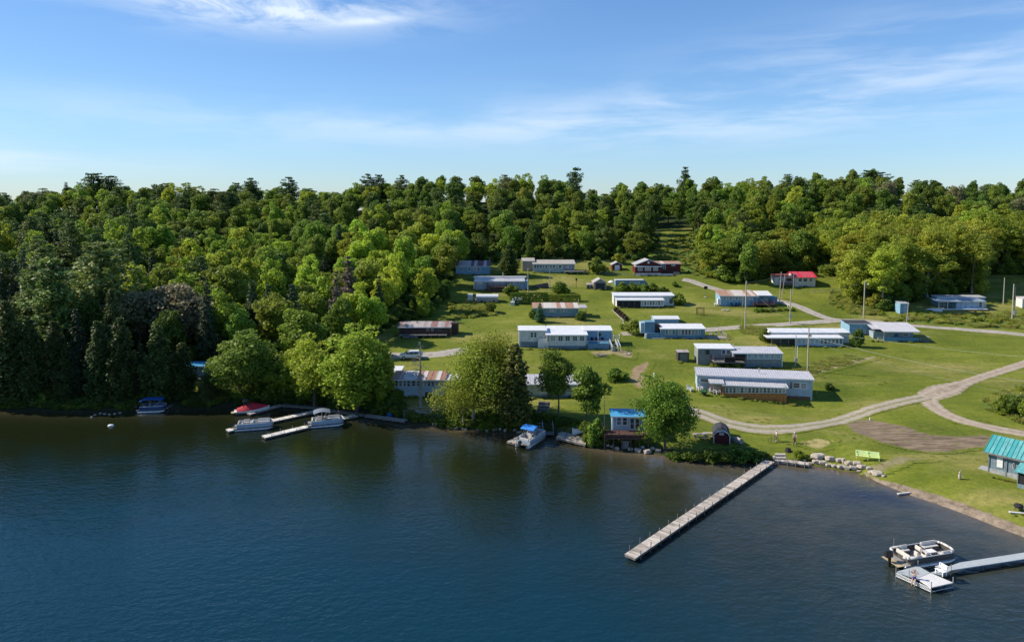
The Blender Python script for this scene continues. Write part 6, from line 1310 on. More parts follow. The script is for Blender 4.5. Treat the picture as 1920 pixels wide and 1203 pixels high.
# ---------------------------------------------------------------- boats
M_CREAM = mat('cream_vinyl', (.62, .59, .55), .45, var=.05); M_CHAR = mat('charcoal_panel', (.09, .085, .08), .4); M_ALU = mat('aluminium', (.55, .57, .6), .3, metal=.7); M_BEIGED = mat('tan_deck', (.45, .36, .22), .7); M_BLUEC = mat('blue_canvas', (.02, .12, .42), .7, var=.1); M_BBLUE = mat('bright_blue_canvas', (.03, .22, .68), .7, var=.1); M_GREYC = mat('grey_blue_canvas', (.16, .20, .27), .7, var=.1); M_REDC = mat('red_canvas', (.52, .02, .04), .6, var=.12); M_HULLB = mat('blue_white_panel', (.38, .46, .54), .35, var=.05)
def smooth_ring(pts, r, z0, z1): pass
def outboard(r, x, z=0.55, k=1.0):
    if k > 1: x -= .45; z += .12
    mb = MB(); mb.prism([(x - .55 * k, -.16, z + .75 * k), (x - .02, -.14, z + .70 * k), (x - .02, .14, z + .70 * k), (x - .55 * k, .16, z + .75 * k)], [(x - .60 * k, -.22, z + .25 * k), (x + .02, -.2, z + .25 * k), (x + .02, .2, z + .25 * k), (x - .60 * k, .22, z + .25 * k)]); mt = mb.build('outboard_motor', M_BLACK, r, bevel=.05)
    MB().prism([(x - .42, -.07, z + .25), (x - .15, -.07, z + .25), (x - .15, .07, z + .25), (x - .42, .07, z + .25)], [(x - .36, -.04, -.5), (x - .18, -.04, -.5), (x - .18, .04, -.5), (x - .36, .04, -.5)]).build('lower_unit', M_BLACK, mt)
def pontoon(label, pc, heading, L_=6.0, Wd=2.45, fence=M_HULLB, seatm=M_CREAM, top=None, topm=None, detail=True, rail=M_TRIM, k=1.0, deckm=None):
    c = atz(*pc, 0.3); r = empty('pontoon_boat', (c.x, c.y, 0), R(heading), label, 'boat'); h = L_ / 2; w = Wd / 2
    for s in (-1, 1):
        y = s * (w - .32); mb = MB(); prof_ = [(-h + .1, .1), (-h + .25, .3), (h - .9, .3), (h - .35, .2), (h - .02, .03)]; n = 12; vs = []
        for x, rr in prof_:
            for i in range(n): a = 6.283 * i / n; vs.append((x, y + rr * math.cos(a), .18 + rr * math.sin(a) + (.1 if x > h - .5 else 0)))
        fs = [(q * n + i, q * n + (i + 1) % n, (q + 1) * n + (i + 1) % n, (q + 1) * n + i) for q in range(len(prof_) - 1) for i in range(n)] + [tuple(range(n))[::-1], tuple((len(prof_) - 1) * n + i for i in range(n))]
        mb.add(vs, fs).build('pontoon', M_ALU, r, smooth=True)
    MB().box(-h, h, -w, w, .50, .57).build('deck', deckm or M_GREY, r); outboard(r, -h - .05, k=1.35 if fence is M_CHAR else 1.0)
    zf0, zf1 = .60, 1.14
    ring = [(-h + .55, -w + .05), (h - .9, -w + .05)] + [(h - .9 + .78 * math.sin(a), -w + .85 - .80 * math.cos(a)) for a in (.4, .8, 1.2, 1.57)] + [(h - .9 + .78 * math.sin(a), w - .85 + .80 * math.cos(a)) for a in (1.57, 1.2, .8, .4)] + [(h - .9, w - .05), (-h + .55, w - .05)]
    if fence is M_CHAR:
        for pts_ in (ring[1:-1], [(-h + .1, -w + .5), (-h + .2, -w + .2), (-h + .5, -w + .08), (-h + 1.9, -w + .08)], [(-h + .1, w - .6), (-h + .2, w - .25), (-h + .5, w - .1), (-h + 2.0, w - .1)]):
            MB().path([Vector((x * .985, y * .95, 1.20)) for x, y in pts_], .12, 8).build('seat_bolster', seatm, r, smooth=True)
    for i in range(len(ring) - 1):
        (xa, ya), (xb, yb) = ring[i], ring[i + 1]; L2 = math.hypot(xb - xa, yb - ya); nx, ny = -(yb - ya) / L2 * .03, (xb - xa) / L2 * .03
        MB().prism([(xa - nx, ya - ny, zf1), (xb - nx, yb - ny, zf1), (xb + nx, yb + ny, zf1), (xa + nx, ya + ny, zf1)], [(xa - nx, ya - ny, zf0), (xb - nx, yb - ny, zf0), (xb + nx, yb + ny, zf0), (xa + nx, ya + ny, zf0)]).build('side_panel', fence, r)
        MB().tube((xa, ya, zf1 + .03), (xb, yb, zf1 + .03), .035, n=6).build('rail', rail, r)
    MB().box(-h + .55, -h + .6, -w + .06, w - .06, zf0, zf1 - .1).build('stern_panel', fence, r)
    # seats: base, cushion, rounded backs
    def seat(x0, x1, y0, y1, back):
        mb = MB(); mb.box(x0, x1, y0, y1, .58, .92); t = mb.build('seat_base', M_CHAR if fence is M_CHAR else seatm, r, bevel=.03)
        MB().box(x0 + .02, x1 - .02, y0 + .02, y1 - .02, .925, 1.02).build('cushion', seatm, t, bevel=.04)
        bx = {'l': (x0 - .02, x1 + .02, y1 - .12, y1 + .1), 'r': (x0 - .02, x1 + .02, y0 - .1, y0 + .12), 'f': (x1 - .12, x1 + .1, y0, y1), 'b': (x0 - .1, x0 + .12, y0, y1)}[back]
        MB().box(bx[0], bx[1], bx[2], bx[3], .93, 1.36).build('backrest', seatm, t, bevel=.07)
    seat(h - 2.4, h - .55, w - .75, w - .2, 'l'); seat(h - 1.9, h - .55, -w + .2, -w + .75, 'r'); seat(-h + .75, -h + 1.35, -w + .3, w - .5, 'b'); seat(-h + 1.4, -h + 2.3, w - .75, w - .2, 'l')
    if detail: seat(-.1, .45, w - 1.25, w - .45, 'b')
    MB().box(-.5, 0.0, -w + .3, -w + 1.0, .58, 1.35).build('console', seatm, r, bevel=.06); MB().tube((-.58, -w + .65, 1.25), (-.54, -w + .65, 1.27), .18, n=14).build('steering_wheel', M_BLACK, r)
    MB().box(-1.35, -.95, -w + .42, -w + .92, .58, 1.0).box(-1.45, -1.32, -w + .42, -w + .92, 1.0, 1.5).build('helm_seat', seatm, r, bevel=.05)
    if detail and fence is M_CHAR: MB().box(.7, 1.5, -.3, .35, .9, .95).box(1.05, 1.15, -.03, .07, .58, .9).build('table', M_TRIM, r); MB().tube((-h + .7, w - .2, 1.2), (-h + .7, w - .2, 2.2), .02).build('flag_staff', M_METAL, r); MB().box(-h - .75, -h - .02, -w + .2, w - .2, .46, .50).build('swim_platform', M_BEIGED, r)
    if top:
        x0, x1, zt = top; mb = MB(); n = 8; prev = None; pts = []
        for i in range(n + 1): t = i / n; pts.append((x0 + (x1 - x0) * t, zt + .28 * math.sin(math.pi * t)))
        for (xa, za), (xb, zb) in zip(pts, pts[1:]): mb.prism([(xa, -w + .1, za), (xb, -w + .1, zb), (xb, w - .1, zb), (xa, w - .1, za)], [(xa, -w + .1, za - .04), (xb, -w + .1, zb - .04), (xb, w - .1, zb - .04), (xa, w - .1, za - .04)])
        mb.build('canopy', topm, r)
        for x in (x0 + .1, (x0 + x1) / 2, x1 - .1):
            for s in (-1, 1): MB().tube(((x0 + x1) / 2 + (x - (x0 + x1) / 2) * .3, s * (w - .08), 1.17), (x, s * (w - .12), zt + (.2 if abs(x - (x0 + x1) / 2) < .1 else .02)), .022, n=5).build('canopy_pole', M_METAL, r)
    return r
pontoon('charcoal pontoon boat with cream seats moored at the aluminium dock', (1729, 1046), 15, 6.4, 2.5, M_CHAR, M_CREAM, deckm=mat('grey_deck', (.28, .27, .26), .7))
pontoon('white open pontoon boat moored at the left finger dock', (476, 800), 15, 5.9, 2.3, M_HULLB, M_CREAM)
pontoon('pontoon boat with grey blue canopy moored at the second finger dock', (611, 794), 17, 5.6, 2.4, M_HULLB, M_CREAM, top=(-1.9, .7, 2.35), topm=M_GREYC)
pontoon('pontoon boat with bright blue bimini moored by the stone steps', (996, 825), 60, 6.2, 2.4, M_HULLB, M_CREAM, top=(-1.4, .9, 2.35), topm=M_BBLUE)
pontoon('pontoon boat with dark blue canopy in shade at the left shore', (286, 768), 8, 4.6, 2.2, mat('navy_panel', (.03, .07, .16), .4), M_GREYC, top=(-1.8, 1.8, 2.1), topm=M_BLUEC)
def speedboat():
    c = atz(471, 771, .2); r = empty('speedboat', (c.x, c.y, 0), R(22), 'white speedboat under a red cover with dark wake tower', 'boat'); st = [(-2.7, 1.0, .1, .62), (-1.5, 1.12, .0, .66), (0, 1.15, -.1, .72), (1.4, .95, -.1, .82), (2.5, .5, .1, .95), (3.0, .05, .6, 1.0)]
    vs = []; fs = []
    for x, w, zb, zt in st: vs += [(x, -w, zt), (x, -w * .85, zb + .35), (x, 0, zb - .1), (x, w * .85, zb + .35), (x, w, zt)]
    for i in range(len(st) - 1):
        for k in range(4): a = i * 5 + k; fs.append((a, a + 1, a + 6, a + 5))
    fs += [(0, 4, 3, 2, 1), tuple(25 + k for k in range(5))]; fs += [(i * 5, i * 5 + 5, i * 5 + 9, i * 5 + 4) for i in range(len(st) - 1)]
    MB().add(vs, fs).build('hull', M_TRIM, r)
    cv = [(-2.3, 1.0, .62, 1.0), (-1.0, 1.12, .66, 1.45), (.1, 1.14, .72, 1.75), (1.0, 1.04, .78, 1.5), (2.7, .40, .96, 1.12)]; vs = []; fs = []
    for x, w, z0, z1 in cv: vs += [(x, -w, z0 + .03), (x, -w * .5, z1 - .04), (x, 0, z1), (x, w * .5, z1 - .04), (x, w, z0 + .03)]
    for i in range(len(cv) - 1):
        for k in range(4): a = i * 5 + k; fs.append((a, a + 5, a + 6, a + 1))
    vs2 = [(x, y, z - .03) for x, y, z in vs]; n = len(vs); mb = MB(); mb.add(vs + vs2, fs + [tuple(n + q for q in f[::-1]) for f in fs]); mb.build('cover', M_REDC, r, smooth=True)
    mb = MB()
    for s in (-1, 1): mb.path([(-.1, s * 1.12, 1.1), (-.7, s * .95, 2.15), (-1.2, s * .9, 2.2), (-.9, s * 1.1, 1.1)], .05)
    mb.tube((-.7, -.95, 2.15), (-.7, .95, 2.15), .05).tube((-1.2, -.9, 2.2), (-1.2, .9, 2.2), .05); mb.build('wake_tower', M_CHAR, r); MB().box(-1.35, -.4, -.9, .9, 2.25, 2.32).build('tower_canopy', M_CHAR, r, bevel=.03); MB().box(-3.2, -2.72, -.8, .8, .4, .46).build('swim_platform', M_BEIGED, r)
speedboat()
# swim raft with white box
P4 = [(1042, 820), (1052, 808), (1101, 818), (1098, 833)]
z = .55; P = [atz(x, y, z) for x, y in P4]; c = sum(P, Vector()) / 4; r = empty('wooden_platform', (c.x, c.y, 0), 0, 'weathered square plank platform at the shore left of the boathouse', 'dock')
mb = MB(); a, b, c2, d = [p - c for p in P]
for k in range(18):
    t0, t1 = k / 18 + .004, (k + 1) / 18 - .004; q = [a.lerp(d, t0), a.lerp(d, t1), b.lerp(c2, t1), b.lerp(c2, t0)]; mb.slab([(v.x, v.y) for v in q], z, z - .05)
mb.build('planks', M_PALEWOOD, r); MB().slab([(v.x * .97, v.y * .97) for v in (a, d, c2, b)], z - .055, z - .3).build('frame', M_GREY, r)
for v in (a, b, c2, d): MB().tube((v.x * .9, v.y * .9, -1), (v.x * .9, v.y * .9, z - .3), .07).build('post', M_GREY, r)
p = atz(1083, 813, z); o = empty('storage_box', (p.x, p.y, z), R(-10), 'white dock box standing on the square plank platform', 'box'); MB().box(-.8, .8, -.5, .5, 0, .85).build('body', M_WHITE, o, bevel=.03); MB().box(-.85, .85, -.55, .55, .854, .95).build('lid', M_TRIM, o, bevel=.03)
# railed deck with stairs on the left of the willow
def shoredeck():
    h = House('shore_deck', 'grey railed deck on posts with stairs down to the walkway below the dead tree', 'deck', 780, 833, 786, z=.0)
    zz = 2.0; a, b = h.lx(780, 0, 773), h.lx(834, 0, 773); h.deck(780, 834, 773, 0, 3.2, M_WOOD, posts=4, drop=2.2); z = h.lz(806, 773, 0); h.rail(a, b, 0, 3.2, z, M_WOOD, side='fr', step=.2)
    n = 8; mb = MB(); x0 = a; x1 = h.lx(757, 0, 787); dz = z - .45
    for i in range(n): t = (i + 1) / (n + 1); mb.box(x0 + (x1 - x0) * t - .18, x0 + (x1 - x0) * t + .18, .1, 1.2, z - dz * t - .05, z - dz * t)
    mb.build('stairs', M_WOOD, h.root)
    for y in (.05, 1.25): MB().tube((x0, y, z + .9), (x1, y, z - dz + .9), .045, n=4).tube((x0, y, z + .45), (x1, y, z - dz + .45), .035, n=4).tube((x0, y, z - .1), (x1, y, z - dz - .05), .06, n=4).tube((x1, y, z - dz - .2), (x1, y, z - dz + .9), .045, n=4).build('handrail', M_WOOD, h.root)
    return h.wpos(h.lx(817, .4, 772), .4, z)
fp = shoredeck()
o = empty('flag', fp, 0, 'furled pink flag on a short pole on the grey railed deck', 'flag'); MB().tube((0, 0, 0), (0, 0, 1.7), .025).build('pole', M_METAL, o); MB().prism([(0, -.03, 1.6), (.05, .03, 1.6), (-.1, .05, 1.6)], [(-.25, -.08, .3), (.1, .06, .25), (-.3, .12, .35)]).build('cloth', mat('pink_cloth', (.55, .22, .28), .8), o)
# shore steps with rail near the blue bimini
h = House('stone_stairs', 'grey stone stairs climbing the bank behind the blue bimini boat', 'stairs', 1000, 1016, 806); mb = MB()
for i in range(9): mb.box(-.9, .9, i * .75, i * .75 + .74, i * .32 - .5, i * .32 + .1)
mb.build('treads', M_GREY, h.root).rotation_euler = (0, 0, R(-12))
h = House('handrail_steps', 'small metal gangway with white rails beside the blue bimini boat', 'gangway', 1018, 1036, 812, z=.5); MB().box(-.8, .9, -.4, 2.6, -.1, 0).build('platform', M_GREY, h.root)
for x in (-.75, .85):
    MB().path([(x, -.3, 0), (x, -.3, 1.0), (x, 2.5, 1.3), (x, 2.5, 0)], .035).tube((x, -.3, .5), (x, 2.5, .65), .025).build('rail', M_METAL, h.root)

# ---------------------------------------------------------------- rocks
def rockmesh(seed):
    bm = bmesh.new(); bmesh.ops.create_icosphere(bm, subdivisions=3, radius=0.5)
    for v in bm.verts:
        n = noise.noise(v.co * 2.2 + Vector((seed * 7.1, 0, 0))) * .30 + noise.noise(v.co * 5 + Vector((seed, 3, 0))) * .10; v.co *= 1 + n
        for ax, lim in ((2, .34), (0, .42), (1, .40)): v.co[ax] = max(-lim, min(lim, v.co[ax]))
    me = bpy.data.meshes.new('boulder'); bm.to_mesh(me); bm.free(); me.materials.append(M_ROCK); return me
RK = [rockmesh(i) for i in range(5)]
def rock(px, py, w, hpx, label, group, tint=1.0, z=None):
    p = atz(px, py, z) if z is not None else hit(px, py); dp = proj(p)[2]; o = bpy.data.objects.new('boulder', RK[(int(px) * 7 + int(py)) % 5]); COL.objects.link(o); s = w * dp / F; hh = hpx * dp / F
    o.location = (p.x, p.y, max(p.z, -.1) + hh * .30); o.scale = (s, s * .8, hh * 1.15); o.rotation_euler = (R((px * 13) % 20 - 10), R((py * 17) % 16 - 8), R((px * 29) % 60 - 30)); tag(o, label, 'boulder', group)
BP = [(1533, 858, 26, 10), (1523, 862, 9, 8), (1530, 868, 13, 8), (1542, 870, 14, 9), (1557, 862, 19, 9), (1553, 873, 12, 6), (1564, 875, 10, 6), (1572, 865, 12, 8), (1582, 867, 8, 11), (1576, 877, 15, 8), (1591, 871, 14, 9), (1587, 879, 12, 7), (1600, 879, 16, 8), (1606, 872, 14, 10), (1617, 877, 18, 8), (1629, 880, 9, 7), (1634, 886, 14, 6), (1646, 889, 22, 7), (1657, 893, 8, 4), (1508, 863, 10, 5), (1519, 870, 8, 5), (1610, 884, 7, 4)]
for i, (x, y, w, hh) in enumerate(sorted(BP)): rock(x, y, w * 1.1, hh * 1.15, 'pale boulder of the shore wall below the lime bench, %s from the left' % nth(i), 'pale boulders of the shore wall')
BP2 = [(1148, 838, 8, 5), (1157, 842, 11, 7), (1170, 840, 9, 6), (1182, 843, 12, 6), (1196, 846, 15, 8), (1214, 848, 17, 8), (1234, 846, 12, 6), (1266, 853, 10, 8), (1224, 842, 10, 6), (1140, 836, 8, 5), (1205, 840, 9, 6), (1130, 833, 10, 5)]
for i, (x, y, w, hh) in enumerate(sorted(BP2)): rock(x, y, w, hh * 1.1, 'boulder at the waterline under the boathouse, %s from the left' % nth(i), 'boulders under the boathouse')
rr_ = random.Random(4); BP3 = [(rr_.uniform(800, 1110), 0, rr_.uniform(5, 12), rr_.uniform(4, 7)) for _ in range(34)]
for i, (x, y, w, hh) in enumerate(sorted(BP3)): rock(x, interp(SHORE_PX, x) - rr_.uniform(-1, 5), w, hh, 'rock on the bank between grey deck and boathouse, %s from the left' % nth(i), 'rocks on the shaded bank')
BP4 = [(178, 778), (188, 775), (196, 776), (205, 777), (215, 776), (225, 774), (172, 782)]
for i, (x, y) in enumerate(sorted(BP4)): rock(x, y, 6, 2.5, 'flat stone breaking the water at the left shore, %s from the left' % nth(i), 'stones in the water at the left', z=.0)
p = atz(208, 798, 0); o = MB().lathe([(.05, -.2), (.28, -.12), (.33, .05), (.25, .2), (.05, .27)], (0, 0, 0), 14).build('buoy', M_TRIM, None, loc=p, smooth=True); o.scale = (1.6, 1, 1); tag(o, 'small white buoy floating alone near the left shore', 'buoy')
p = atz(1695, 925, .1); o = MB().box(-.95, .95, -.14, .14, 0, .14).build('driftwood_plank', mat('bleached_wood', (.6, .57, .52), .8), None, loc=p, rz=R(14), bevel=.03); tag(o, 'bleached plank lying at the edge of the beach', 'plank')

# ---------------------------------------------------------------- poles and wires
def pole(px, pyb, pyt, label, r=.15, m=None, lean=0.0, cross=False, name='utility_pole', extras=()):
    p = hit(px, pyb); dp = proj(p)[2]; h = (pyb - pyt) * dp / F; e = empty(name, p, 0, label, 'pole'); MB().tube((0, 0, -.5), (lean * h, 0, h), r, r * .7, 10).build('shaft', m or M_POLE, e)
    if cross: MB().box(-.9, .9, -.06, .06, h - .75, h - .62).build('crossarm', M_GREY, e)
    for kk in extras:
        if kk == 'lamp': MB().tube((0, 0, h * .87), (.7, -.2, h * .9), .03).build('lamp_arm', M_METAL, e); MB().lathe([(.04, .12), (.18, .02), (.2, -.1), (.05, -.16)], (.75, -.2, h * .9), 10).build('lamp_head', M_TRIM, e)
        if kk == 'box': MB().box(-.28, .28, -.38, -.16, h * .18, h * .30).build('meter_box', M_METAL, e)
        if kk == 'drum': MB().lathe([(.02, 0), (.2, .02), (.2, .55), (.02, .6)], (.32, -.05, h * .80), 10).build('transformer', M_METAL, e)
    return p + Vector((lean * h, 0, h)), e
T = {}
T['a'], _ = pole(990, 569, 502, 'tall bare wooden pole standing in front of the long hedge'); T['b'], _ = pole(1031, 549, 503, 'thin grey pole rising behind the right end of the long hedge', .1, M_METAL)
T['c'], _ = pole(1397, 617, 526, 'tall utility pole in front of the rusty roofed blue cottage', .17, cross=False); T['d'], _ = pole(1481, 607, 543, 'utility pole beside the junction of the two lanes', .15, extras=('box',))
T['e'], _ = pole(1514, 697, 614, 'tall utility pole standing in front of the white two roof cottage', .15, extras=('drum',)); T['f'], _ = pole(1491, 688, 627, 'thin pale pole with meter box next to the tall pole', .08, M_METAL, extras=('box',)); T['g'], _ = pole(1494.5, 680, 648, 'short white pipe pole touching the meter box pole', .06, M_TRIM)
T['h'], _ = pole(1619, 596, 525, 'tall pale pole with round lamp near the locust grove', .16, mat('bleached_pole', (.40, .37, .33), .8), extras=('lamp',)); T['i'], _ = pole(1700, 606, 566, 'leaning pole with small box behind the grey roofed porch cottage', .1, extras=('box',), lean=.04)
T['j'], _ = pole(1897.5, 601, 532, 'stout pale pole of the pair at the right edge', .17, MATS['bleached_pole']); T['k'], _ = pole(1901, 601, 537, 'thin pole with meter box of the pair at the right edge', .09, MATS['bleached_pole'], extras=('box',)); T['l'], _ = pole(1881, 571, 520, 'pale birch like pole left of the pair at the right edge', .13, MATS['bleached_pole'])
T['m'], _ = pole(1461, 566, 509, 'pole in front of the red roofed cottage, left one', .12, lean=.04); T['n'], _ = pole(1487, 552, 511, 'thin pole in front of the bright red roof, right one', .08); T['q'], _ = pole(1465, 561, 513, 'leaning pole crossing the left pole before the red roofed cottage', .08, lean=.12)
T['o'], _ = pole(1133, 806, 739, 'slender wooden flagpole at the left corner of the boathouse deck', .06, name='flagpole'); T['p'], _ = pole(1280, 552, 524, 'thin post on the far lawn', .04) if False else (None, None)
def wire(a, b, label, sag=1.2, r=.018, m=None):
    pts = [a.lerp(b, t / 24) - Vector((0, 0, sag * 4 * (t / 24) * (1 - t / 24))) for t in range(25)]; o = MB().path([p - a for p in pts], r, 4).build('power_line', m or M_METAL, None, loc=a); tag(o, label, 'wire')
E = T['e']; PW = mat('pale_cable', (.6, .6, .5), .6)
far = lambda px, py, D: (lambda d: CAMP + d * (D / d.y))(ray(px, py))
wire(E - Vector((0, 0, .3)), far(2010, 655 + 22, 112), 'upper pale power line running right from the tall pole', .5, .024, PW); wire(E - Vector((0, 0, 1.6)), far(2010, 728, 108), 'middle pale power line running right from the tall pole', .8, .024, PW); wire(E - Vector((0, 0, 2.4)), far(2010, 758, 106), 'lower power line running right from the tall pole', 1.0, .015)
wire(T['c'] - Vector((0, 0, .3)), T['d'] - Vector((0, 0, .3)), 'power line between the two poles on the upper lane', .8); wire(T['c'] - Vector((0, 0, .9)), T['e'] - Vector((0, 0, .2)), 'power line sloping down from the upper lane to the tall pole', 1.2, .014); wire(T['d'] - Vector((0, 0, .2)), T['h'] - Vector((0, 0, .5)), 'power line between the lane junction pole and the lamp pole', 1.0, .014); wire(T['c'] - Vector((0, 0, .2)), T['m'] - Vector((0, 0, .2)), 'power line from the tall pole up towards the red roofed cottage', .8, .014)
GUY = mat('yellow_guard', (.62, .56, .12), .6)
for i, (a, b, nm) in enumerate([((1365, 583), (1343, 624), 'yellow sleeved guy wire behind the blue cottage deck'), ((1394, 545), (1390, 614), 'pale guy wire beside the tall utility pole'), ((1527, 706), (1532, 738), 'yellow guy wire at the right end of the long cottage')]):
    g = hit(*b); dp = g.y; q = far(a[0], a[1], dp + .4); wire(q, g, nm, 0, .03, GUY)

# ---------------------------------------------------------------- car
def car():
    p = hit(771, 672); r = empty('parked_car', p, R(180), 'white parked SUV on the gravel driveway above the lakeside cottage', 'car'); Wd = .92
    prof_ = [(-2.3, .35), (-2.32, .75), (-2.2, .98), (-1.35, 1.08), (-.75, 1.58), (.2, 1.70), (1.6, 1.66), (2.15, 1.2), (2.28, 1.05), (2.3, .4)]
    prof_ = [(-x, z) for x, z in prof_][::-1]
    vs = []; fs = []; n = len(prof_)
    for s, in ((-1,), (1,)):
        for x, z in prof_: vs.append((x, s * Wd * (1 - max(0, z - 1.0) * .28), z))
    fs = [tuple(range(n))[::-1], tuple(range(n, 2 * n))] + [(i, (i + 1) % n, n + (i + 1) % n, n + i) for i in range(n)]
    MB().add(vs, fs).build('body', mat('white_car_paint', (.72, .75, .78), .2, var=.02, spec=.6), r, bevel=.05)
    for s in (-1, 1):
        y = s * (Wd * .92 + .0); g = MB(); yy = s * .90
        for x0, x1 in ((-1.55, -.6), (-.52, .35), (.42, 1.0)): g.prism([(x0 + (.0 if x0 > -1.2 else .18), s * .80, 1.53), (x1 - (.22 if x1 > .9 else 0), s * .80, 1.53), (x1, s * .905, 1.13), (x0, s * .905, 1.13)], [(x0, s * .77, 1.53), (x1, s * .77, 1.53), (x1, s * .86, 1.13), (x0, s * .86, 1.13)])
        g.build('side_window', M_GLASS, r)
        for x in (-1.42, 1.45):
            w = MB().tube((x, s * .74, .36), (x, s * .95, .36), .36, n=18).build('wheel', M_BLACK, r); MB().tube((x, s * .951, .36), (x, s * .965, .36), .2, n=12).build('rim', M_METAL, w)
    MB().prism([(1.35, -.70, 1.12), (1.35, .70, 1.12), (.78, .66, 1.56), (.78, -.66, 1.56)], [(1.41, -.70, 1.12), (1.41, .70, 1.12), (.84, .66, 1.58), (.84, -.66, 1.58)]).build('windscreen', M_GLASS, r)
    for s in (-.6, .6): MB().box(2.27, 2.33, s - .2, s + .2, .72, .88).build('headlight', M_GLASS, r)
    r.rotation_euler = (0, 0, R(184))
car()

# ---------------------------------------------------------------- chairs and small things
def adirondack(px, py, rz, m, label, group=None, k=1.0):
    p = hit(px, py); r = empty('garden_chair', p, R(rz), label, 'chair', group); r.scale = (k, k, k)
    MB().prism([(-.28, -.3, .38), (.28, -.3, .38), (.28, .25, .28), (-.28, .25, .28)], [(-.28, -.3, .34), (.28, -.3, .34), (.28, .25, .24), (-.28, .25, .24)]).build('seat', m, r)
    mb = MB()
    for i in range(5): x = -.26 + i * .11; t = .95 - abs(i - 2) * .05; mb.prism([(x, .22, .28), (x + .095, .22, .28), (x + .095, .25, .28), (x, .25, .28)][::-1], [(x, .45, t), (x + .095, .45, t), (x + .095, .48, t), (x, .48, t)][::-1])
    mb.build('backrest', m, r)
    for s in (-1, 1): MB().box(s * .33 - .06, s * .33 + .06, -.38, .36, .55, .585).build('armrest', m, r); MB().box(s * .33 - .03, s * .33 + .03, -.36, -.28, 0, .547).build('leg', m, r); MB().box(s * .33 - .03, s * .33 + .03, .25, .33, 0, .547).build('leg', m, r)
for i, (x, y, rz) in enumerate([(1294, 733, 40), (1312, 732, 10), (1334, 737, -20), (1345, 738, 15)]): adirondack(x, y, rz, M_TRIM, ['leftmost white chair beside the maple on the long cottage lawn', 'white chair at the left end wall of the long cottage', 'white chair by the pink flag of the long cottage', 'white chair at the left porch corner of the long cottage'][i], 'white chairs on the long cottage lawn', 1.2)
TQ = mat('turquoise_plastic', (.04, .42, .48), .5)
for i, (x, y) in enumerate([(335, 744), (347, 744)]): adirondack(x, y, 0, TQ, ['left', 'right'][i] + ' turquoise chair facing the water at the left shore', 'turquoise chairs at the left shore', 1.1)
adirondack(731, 784, 30, MATS['blue_canvas'], 'blue folding chair on the grey walkway below the dead tree', None, 1.0)
adirondack(1342, 573, 0, M_TRIM, 'white lounge chair at the left end of the rusty roofed blue cottage')
h = House('flag', 'red and white flag leaning at the left porch of the long cottage', 'flag', 1332, 1337, 738); MB().tube((0, 0, 0), (-.3, 0, 2.0), .025).build('pole', M_METAL, h.root); mb = MB()
for k in range(6): mb.box(-.28 + k * .1, -.18 + k * .1, -.02 + .02 * (k % 2), .02 + .02 * (k % 2), .95 - .05 * k, 1.75 - .04 * k)
mb.mi = [(i // 6) % 2 for i in range(len(mb.f))]; mb.build('cloth', [M_FLAGR, M_TRIM], h.root)
h = House('wheelbarrow', 'green garden cart on the lawn beside the white chairs', 'cart', 1314, 1325, 741); MB().prism([(-.6, -.35, .75), (.6, -.35, .75), (.6, .35, .75), (-.6, .35, .75)], [(-.35, -.25, .35), (.35, -.25, .35), (.35, .25, .35), (-.35, .25, .35)]).build('tray', mat('green_tray', (.02, .12, .06), .5), h.root)
for y in (-.3, .3): MB().tube((.1, y, .22), (.1, y + .06, .22), .22, n=12).build('wheel', M_BLACK, h.root)
# firewood
h = House('firewood_pile', 'low pile of split firewood on the grass below the white cottage', 'firewood', 1116, 1135, 668); mb = MB(); rr_ = random.Random(3)
for i in range(36): x = rr_.uniform(-1.1, 1.1); y = rr_.uniform(-.3, .3); z = .1 + .14 * (i % 3); a = rr_.uniform(-.4, .4); mb.tube((x - .25 * math.cos(a), y - .25 * math.sin(a), z), (x + .25 * math.cos(a), y + .25 * math.sin(a), z + rr_.uniform(-.05, .05)), .085, n=6)
mb.build('logs', M_WOOD, h.root)
h = House('fire_pit', 'small ring of stones with ashes on the dry grass', 'fire pit', 1172, 1182, 664); mb = MB()
for i in range(9): a = i * .698; mb.lathe([(.02, 0), (.16, .03), (.15, .2), (.03, .24)], (.55 * math.cos(a), .55 * math.sin(a), 0), 6)
mb.build('stones', M_ROCK, h.root)
h = House('fire_pit', 'grey stone fire ring on the lawn before the rusty roofed blue cottage', 'fire pit', 1354, 1366, 582); mb = MB()
for i in range(10): a = i * .628; mb.lathe([(.02, 0), (.22, .03), (.2, .25), (.03, .3)], (.8 * math.cos(a), .8 * math.sin(a), 0), 6)
mb.build('stones', M_ROCK, h.root)
# rusty swing frame
h = House('swing_frame', 'rusty brown metal swing frame on the lawn below the blue cottage', 'frame', 1307, 1319, 591); mb = MB()
for y in (-.4, .6): mb.path([(-.9, y, 0), (-.9, y, 1.9), (.9, y, 1.9), (.9, y, 0)], .05)
mb.tube((-.9, -.4, 1.9), (-.9, .6, 1.9), .05).tube((.9, -.4, 1.9), (.9, .6, 1.9), .05)
for k in range(7): mb.tube((-.8 + k * .27, .6, .2), (-.8 + k * .27, .6, 1.85), .03)
mb.build('frame', M_BROWN, h.root); mb = MB()
for k in range(5): mb.box(-.75, .75, -.1 + .1 * k, -.02 + .1 * k, .5, .53)
mb.build('seat', M_BROWN, h.root)
